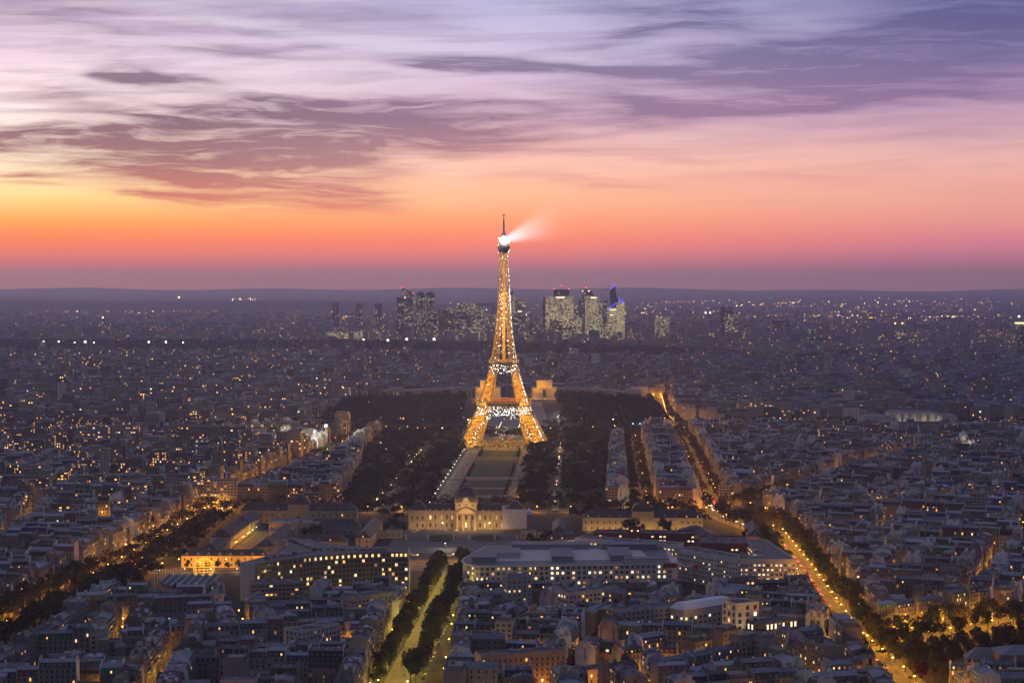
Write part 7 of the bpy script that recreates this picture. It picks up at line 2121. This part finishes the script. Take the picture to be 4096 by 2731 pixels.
b_ = MB(); b_.tone = (0.055, 0.055, 0.07, 0.10); xa, xb = PXX(610.2), PXX(615.6); zt = lambda v: CAM_H - (v - 278) * Y0 / FPX
b_.face([(xa, Y0 + 0.6, q[2]), (PXX(621), Y0 + 0.6, q[2]), (PXX(616.6), Y0 + 0.6, zt(295.5)), (xb, Y0 + 0.6, zt(291)), (xb, Y0 + 0.6, zt(285)), (xa, Y0 + 0.6, zt(289))])
b_.face([(xb, Y0 + 0.6, zt(285)), (xb, Y0 + 0.6, zt(302)), (xb, Y0 + 26, zt(302)), (xb, Y0 + 26, zt(285))]); b_.face([(xa, Y0 + 0.6, zt(289)), (xb, Y0 + 0.6, zt(285)), (xb, Y0 + 26, zt(285)), (xa, Y0 + 26, zt(289))])
b_.face([(xa, Y0 + 0.6, q[2]), (xa, Y0 + 0.6, zt(289)), (xa, Y0 + 26, zt(289)), (xa, Y0 + 26, q[2])]); b_.build('pointed_crown', M_DARKM, r)
b_ = MB()
for (p, q2) in (((610.2, 289.0), (615.4, 285.2)), ((614.6, 285.2), (614.3, 282.6)), ((607.8, 308.4), (617, 302.2)), ((618.4, 297.4), (624.4, 302.6)), ((619, 300.6), (624.6, 302.8))):
    b_.bar((PXX(p[0]), Y0 - 0.8, zt(p[1])), (PXX(q2[0]), Y0 - 0.8, zt(q2[1])), 1.3)
b_.build('blue_strip', M_BLUE, r); sign(r, PXX(609.8), PXX(616), Y0, zt(309.8), zt(308.6)); sign(r, PXX(609.8), PXX(613.4), Y0, zt(315), zt(314))
for (u0, u1, v, lit, lb) in ((575, 582, 317.5, 0.5, 'mid-height tower with a white top sign before the white-windowed tower'), (596, 603, 316, 0.6, 'bright stub tower under the unfinished one'), (587, 594, 322.5, 0.55, 'white-lit low block at the foot of the white-windowed tower'), (603, 612, 327, 0.5, 'low white-lit block at the foot of the blue-edged tower'),
                             (611.5, 623, 331.5, 0.2, 'low block with a blue sign below the blue-edged tower'), (521.5, 529.6, 331.2, 0.35, 'low orange-banded block right of the lattice tower'), (541.8, 556, 333, 0.12, 'long dim low block below the wedge-topped building'), (562, 572, 326, 0.3, 'low dotted block right of the wedge-topped building'),
                             (414, 426, 322, 0.12, 'pale low tower left of the dotted tower'), (402, 412, 326.2, 0.05, 'blank pale low block under the slant-topped tower'), (530, 541, 321.5, 0.08, 'dim mid block in the gap right of the lattice tower'), (448, 456, 318, 0.15, 'dim block left of the wide flat-topped tower')):
    glass_tower('office_block', lb, u0, u1, v, Y0 - 300 - rc.uniform(0, 120), (0.09, 0.085, 0.09) if lit > 0.1 else (0.2, 0.18, 0.18), lit)
for (u0, u1, v, y, lit, lb) in ((332.5, 339, 302, 8000, 0.10, 'lone dim tower, leftmost of three left of the business district'), (355.9, 362.2, 303, 8000, 0.08, 'lone dark tower, middle of three left of the business district'), (374.8, 381.8, 303.4, 8200, 0.05, 'lone pale tower, rightmost of three left of the business district'),
                                (655.4, 669.8, 316, 7000, 0.42, 'white-lit office tower standing alone right of the business district'), (720.8, 732.3, 306.6, 7000, 0.03, 'taller left half of the lone dark double tower at right'), (726, 737.6, 312, 6960, 0.24, 'lower dotted right half of the lone dark double tower at right'),
                                (738, 746, 331, 6900, 0.3, 'low dotted block right of the lone dark double tower'), (710, 721, 332, 6800, 0.35, 'low amber-dotted block left of the lone dark double tower'), (326, 349, 331.5, 6900, 0.5, 'low wide office block with bright rows at the forest edge, left one'), (350.5, 368, 331, 6950, 0.5, 'low wide office block with bright rows at the forest edge, right one'),
                                (376, 381, 328.5, 6850, 0.3, 'small dotted tower right of the bright low office blocks'), (807, 816, 329, 7000, 0.3, 'amber-dotted flats far right'), (772, 790, 320, 7600, 0.06, 'broad dark block far right of the double tower'), (894, 906, 330, 6900, 0.28, 'dotted pair of flats near the right floodlights')):
    glass_tower('far_tower', lb, u0, u1, v, y, (0.07, 0.065, 0.07), lit, group='lone towers beyond the forest')
# hotel tower on the right edge
hy = 5365
r, q = glass_tower('hotel_tower', 'tall ribbed hotel tower with a white-lit crown, cut by the right edge', 1017.6, 1032, 323.5, hy, (0.18, 0.14, 0.14), 0.10, dep=26, group=None)
b_ = MB(); b_.box(q[0] - 1, q[1] + 1, hy - 1, hy + 27, q[2] + 0.1, q[2] + 4.5); b_.build('lit_crown', M_LITC, r); b_ = MB(); b_.bar((q[0] + 14, hy + 8, q[2] + 4), (q[0] + 14, hy + 8, q[2] + 22), (1.2, 0.4)); b_.build('mast', M_DARKM, r)
b_ = MB()
for i in range(9): b_.box(q[0] + i * 4.6, q[0] + i * 4.6 + 1.1, hy - 0.9, hy - 0.05, 0, q[2] - 0.2)
b_.build('facade_ribs', M_DARKM, r)

# ------------------------------------------------------------------ left bank mid-distance slabs seen one by one
p7 = [(67, 83.5, 410.5, 2780, 0.30, 'tall beige tower slab with scattered warm windows near the left edge', 36), (84, 138, 425.5, 2560, 0.34, 'wide dark slab block with many warm balcony windows, left', 26), (180, 245, 426, 2480, 0.12, 'rounded terraced block right of the wide dark slab', 22), (192, 240, 440.5, 2420, 0.6, 'low school-like block with bright white window rows', 16), (218, 236, 427, 2560, 0.3, 'pale green-lit flats behind the bright white rows', 24),
      (248, 262, 424, 2600, 0.35, 'dark glass slab with warm stacked windows left of the lit pitch', 26), (276, 300, 432, 2350, 0.10, 'white-ended slab beside the lit sports pitch', 24), (0, 20, 428, 2560, 0.3, 'dark balcony block at the left edge', 24), (88, 128, 461, 2150, 0.3, 'pale slab with a grid of warm windows, lower left', 24), (98, 176, 476, 2020, 0.10, 'long pale horizontal-banded block left of the boulevard', 24), (176, 236, 480, 1950, 0.2, 'long white banded block nearest the boulevard bend', 26),
      (0, 40, 465, 2120, 0.2, 'stepped block with curved roof at the left edge', 22), (812, 868, 461, 2400, 0.08, 'white terraced block at mid right', 20), (866, 882, 413, 3100, 0.35, 'pale flats with rows of warm windows beyond the quay, right of the red-lit street', 26), (738, 792, 402, 3100, 0.42, 'glass office grid glowing white beyond the quay at right', 30)]
for (u0, u1, v, y, lit, lb, h) in p7:
    z = CAM_H - (v - 278) * y / FPX
    x0, x1 = (u0 - 512) / FPX * y, (u1 - 512) / FPX * y
    wl = rc.choice([tn(0.36, 0.32, 0.28), tn(0.42, 0.38, 0.34), tn(0.26, 0.24, 0.22)])
    r = thing('slab_block', lb, 'apartment block', ((x0 + x1) / 2, y, 0), None)
    b_ = MB(); b_.tone = wl[:3] + (lit * 0.6,); b_.box(x0, x1, y, y + 13, 0, z, 0, uv=True, top=False, uo=rc.randrange(999) * 3.4); b_.build('wall', M_MODERN, r)
    b_ = MB(); b_.tone = (0.1, 0.1, 0.115, 0); b_.box(x0 - 0.2, x1 + 0.2, y - 0.2, y + 13.2, z, z + 0.5); b_.build('roof', M_ROOF, r)
    b_ = MB(); b_.tone = wl; roof_clutter(b_, [(x0, y), (x1, y), (x1, y + 13), (x0, y + 13)], z + 0.5, 4, rc); b_.build('rooftop_plant', M_CHIM, r)
b_ = MB(); b_.prism([(-314, 2645), (-266, 2645), (-262, 2755), (-314, 2755)], 0, 0.12); struct('sports_pitch', b_, mat('pitch_surface', (0.16, 0.17, 0.14), 0.9, nscale=0.1))

# ------------------------------------------------------------------ suburbs and their lights beyond the forest
Wf, Rf = MB(), MB()
for _ in range(5200):
    y = 6500 * (2.3 ** R.random()) if R.random() < 0.8 else R.uniform(6400, 8000)
    x = R.uniform(-0.27, 0.27) * y
    if -1950 < x < 700 and 5380 < y < 6850 and x < 450: continue
    w_, d_, h = R.uniform(14, 60), R.uniform(12, 26), R.choice([8, 10, 14, 18, 18, 24, 30, 42]) * R.uniform(0.8, 1.2)
    if y > 9000: h *= 0.7
    Wf.tone = tuple(c * R.uniform(0.7, 1.2) for c in R.choice(CITYTONES)) + (R.choice([0.0, 0.01, 0.03, 0.08]),)
    Wf.box(x, x + w_, y, y + d_, 0, h, 0, uv=True, top=False, uo=R.randrange(4000) * 4.2); Rf.tone = R.choice(ROOFT) + (0,); Rf.face([(x, y, h), (x + w_, y, h), (x + w_, y + d_, h), (x, y + d_, h)])
for _ in range(900):
    y = R.uniform(5240, 6500); x = R.uniform(430 + (y - 5240) * 0.25, 0.27 * y)
    w_, d_, h = R.uniform(12, 34), R.uniform(12, 20), R.uniform(12, 26)
    Wf.tone = tuple(c * R.uniform(0.7, 1.2) for c in R.choice(CITYTONES)) + (R.choice([0.0, 0.02, 0.06]),)
    Wf.box(x, x + w_, y, y + d_, 0, h, 0, uv=True, top=False, uo=R.randrange(4000) * 4.2); Rf.tone = R.choice(ROOFT) + (0,); Rf.face([(x, y, h), (x + w_, y, h), (x + w_, y + d_, h), (x, y + d_, h)])
tag(Wf.build('suburb_walls', M_FARFAC), 'hazy suburbs beyond the forest', 'houses', kind='stuff'); tag(Rf.build('suburb_roofs', M_ROOF), 'roofs of the hazy suburbs', 'roofs', kind='stuff')
# street lights too far to tell apart
db = MB()


def dot(x, y, z, s_, m): db.octa(x, y, z, s_, m)


for (u0, u1, v0, v1, n) in ((0, 1024, 305, 342, 190), (0, 400, 306, 312, 30), (640, 1024, 301, 322, 170), (560, 1024, 297, 303, 40), (0, 360, 318, 340, 40), (300, 480, 302, 318, 30), (480, 640, 308, 342, 40), (700, 1024, 322, 358, 100)):
    for _ in range(n):
        u, v = R.uniform(u0, u1), R.uniform(v0, v1); x, y = G(u, v, 9)
        if 5380 < y < 6850 and -1950 < x < 450: continue
        s_ = y / FPX * R.choice([0.22, 0.28, 0.35, 0.5]); dot(x, y, 9, s_, R.choice([0, 0, 0, 0, 1, 2]))
for _ in range(85):
    u, v = R.uniform(0, 1024), R.choice([R.uniform(300, 318), R.uniform(305, 342)]); x, y = G(u, v, 9); a = R.choice([R.gauss(0, 0.25), R.uniform(0, pi)]); st_ = R.uniform(28, 70); m_ = R.choice([0, 0, 0, 0, 2]); k_ = R.uniform(0.24, 0.38)
    for i in range(R.randrange(4, 11)):
        if R.random() < 0.25: continue
        xx, yy = x + cos(a) * st_ * i + R.uniform(-6, 6), y + sin(a) * st_ * i
        if yy < 6900 and xx < 450 and xx > -1950: continue
        if yy > 3000: dot(xx, yy, 9, yy / FPX * k_ * R.uniform(0.7, 1.3), m_)
for (p, q, n) in (((905, 318), (1000, 314), 30), ((815, 316), (905, 318), 26), ((560, 314), (640, 312), 8), ((960, 350), (974, 338), 40), ((963, 352), (972, 341), 24), ((270, 337), (274, 326), 8), ((120, 310.5), (245, 309), 34), ((20, 311), (110, 309.5), 22), ((232, 299.2), (256, 298.4), 14), ((640, 313), (720, 311), 24), ((720, 306), (800, 302), 22), ((830, 312), (980, 309), 40)):
    for _ in range(n):
        f = R.random(); u, v = p[0] + (q[0] - p[0]) * f + R.uniform(-0.8, 0.8), p[1] + (q[1] - p[1]) * f + R.gauss(0, 0.5); x, y = G(u, v, 9); dot(x, y, 9, y / FPX * R.uniform(0.28, 0.55), R.choice([0, 0, 2]))
for (u0, u1, v0, v1, n) in ((180, 1020, 285, 295, 0),): pass
for key, n in (('marceau', 60),):
    for (x, y, h) in along(ST[key]['pl'], 16): dot(x + R.choice([-8, 8]), y, 9, 0.9, 0)
# lamps glimpsed in the park, the quays and the palace gardens
for _ in range(36):
    s_, t_ = R.uniform(60, 790), R.choice([R.uniform(-165, -60), R.uniform(52, 130)]); t_ = R.choice([t_, -100.5, 81.5]); x, y = AX(s_, t_); z = R.uniform(8, 12); dot(x, y, z, R.uniform(0.4, 0.75), R.choice([0, 1, 1, 2])); lamp_light(x, y, z - 1.2, 3000, (1.0, 0.72, 0.34), 0.3)
for y_, n in ((2862, 60), (3042, 70)):
    for _ in range(n): dot(R.uniform(-0.27, 0.27) * y_, y_ + R.uniform(-12, 12), R.uniform(9, 14), R.uniform(0.5, 1.0), R.choice([0, 0, 0, 1, 2]))
for _ in range(26): dot(R.choice([R.uniform(-290, -90), R.uniform(90, 240)]), R.uniform(3040, 3500), R.uniform(14, 18), R.uniform(0.5, 0.9), R.choice([0, 1, 1]))
for (u, v, m_) in ((640, 398, 3), (645, 398.5, 3), (633, 398, 3)):
    x, y = G(u, v + 25, 15); dot(x, y, 15, 1.2, m_)
for _ in range(130):
    y = R.uniform(3100, 5300); x = R.uniform(-0.27, 0.27) * y; dot(x, y, R.uniform(16, 26), y / FPX * R.uniform(0.2, 0.34), R.choice([0, 0, 0, 2]))
for _ in range(40): x, y = R.uniform(390, 520), R.uniform(3000, 3050); dot(x, y, R.uniform(5, 12), R.uniform(0.6, 1.1), R.choice([0, 0, 4]))
M_DOTA = mat('far_amber_light', emit=(1.0, 0.48, 0.10), es=5); M_DOTG = mat('far_pale_light', emit=(0.95, 0.85, 0.35), es=5); M_DOTW = mat('far_white_light', emit=(1.0, 0.9, 0.75), es=6)
tag(db.build('distant_street_lights', [M_DOTA, M_DOTG, M_DOTW, mat('far_blue_light', emit=(0.1, 0.5, 1.0), es=5), M_RED]), 'countless small lights of the distant streets', 'lights', kind='stuff')

# ------------------------------------------------------------------ the tower's searchlight beam, painted as self-glowing air, and the evening haze
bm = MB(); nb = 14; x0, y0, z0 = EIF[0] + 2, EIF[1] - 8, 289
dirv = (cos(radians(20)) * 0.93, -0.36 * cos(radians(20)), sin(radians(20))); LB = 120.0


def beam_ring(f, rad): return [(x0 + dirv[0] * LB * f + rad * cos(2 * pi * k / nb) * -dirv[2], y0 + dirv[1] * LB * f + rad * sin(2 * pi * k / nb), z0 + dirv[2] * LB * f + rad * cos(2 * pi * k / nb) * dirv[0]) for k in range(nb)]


A_, B_ = beam_ring(0.0, 6.0), beam_ring(1.0, 52.0)  # broad start ring gives the painted glow a halo-like base at the beacon
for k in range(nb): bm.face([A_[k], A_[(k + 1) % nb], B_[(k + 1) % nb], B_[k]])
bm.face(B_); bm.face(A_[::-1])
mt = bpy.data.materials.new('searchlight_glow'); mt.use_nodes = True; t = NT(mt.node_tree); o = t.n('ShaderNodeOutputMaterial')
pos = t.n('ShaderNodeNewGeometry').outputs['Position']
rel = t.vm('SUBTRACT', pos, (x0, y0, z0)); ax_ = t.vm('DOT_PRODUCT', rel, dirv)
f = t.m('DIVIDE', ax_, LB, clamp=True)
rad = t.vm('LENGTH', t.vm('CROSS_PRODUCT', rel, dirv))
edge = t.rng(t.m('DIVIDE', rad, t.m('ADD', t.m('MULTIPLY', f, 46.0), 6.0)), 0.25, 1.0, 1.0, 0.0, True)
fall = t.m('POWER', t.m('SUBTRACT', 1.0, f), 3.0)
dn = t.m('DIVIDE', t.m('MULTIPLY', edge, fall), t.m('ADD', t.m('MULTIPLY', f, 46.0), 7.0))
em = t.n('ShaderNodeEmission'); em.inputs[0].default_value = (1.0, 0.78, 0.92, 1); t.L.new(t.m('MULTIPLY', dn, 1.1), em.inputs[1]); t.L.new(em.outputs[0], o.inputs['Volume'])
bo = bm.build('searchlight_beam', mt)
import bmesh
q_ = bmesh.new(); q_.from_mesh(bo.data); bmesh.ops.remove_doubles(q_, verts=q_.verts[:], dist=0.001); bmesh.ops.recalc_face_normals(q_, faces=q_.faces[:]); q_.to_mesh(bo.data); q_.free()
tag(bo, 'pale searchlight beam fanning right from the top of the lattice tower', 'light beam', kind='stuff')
HAZE = 5.6e-5
hb = MB(); hb.box(-25000, 25000, -600, 36000, -1.0, 352)
hb.face([(-25000, -600, -1), (-25000, 36000, -1), (25000, 36000, -1), (25000, -600, -1)])
mt = bpy.data.materials.new('evening_haze'); mt.use_nodes = True; t = NT(mt.node_tree); o = t.n('ShaderNodeOutputMaterial')
mt.cycles.volume_sampling = 'DISTANCE'
pv = t.n('ShaderNodeVolumePrincipled'); pv.inputs['Color'].default_value = (0.62, 0.66, 1.0, 1); pv.inputs['Absorption Color'].default_value = (1, 1, 1, 1); pv.inputs['Density'].default_value = HAZE; pv.inputs['Anisotropy'].default_value = 0.72
t.L.new(pv.outputs[0], o.inputs['Volume'])
tag(hb.build('haze', mt), kind='stuff')
print('objects', len(S.objects), 'lamps', NL[0], 'trees', NTREE[0], 'lights', sum(1 for o in S.objects if o.type == 'LIGHT'))
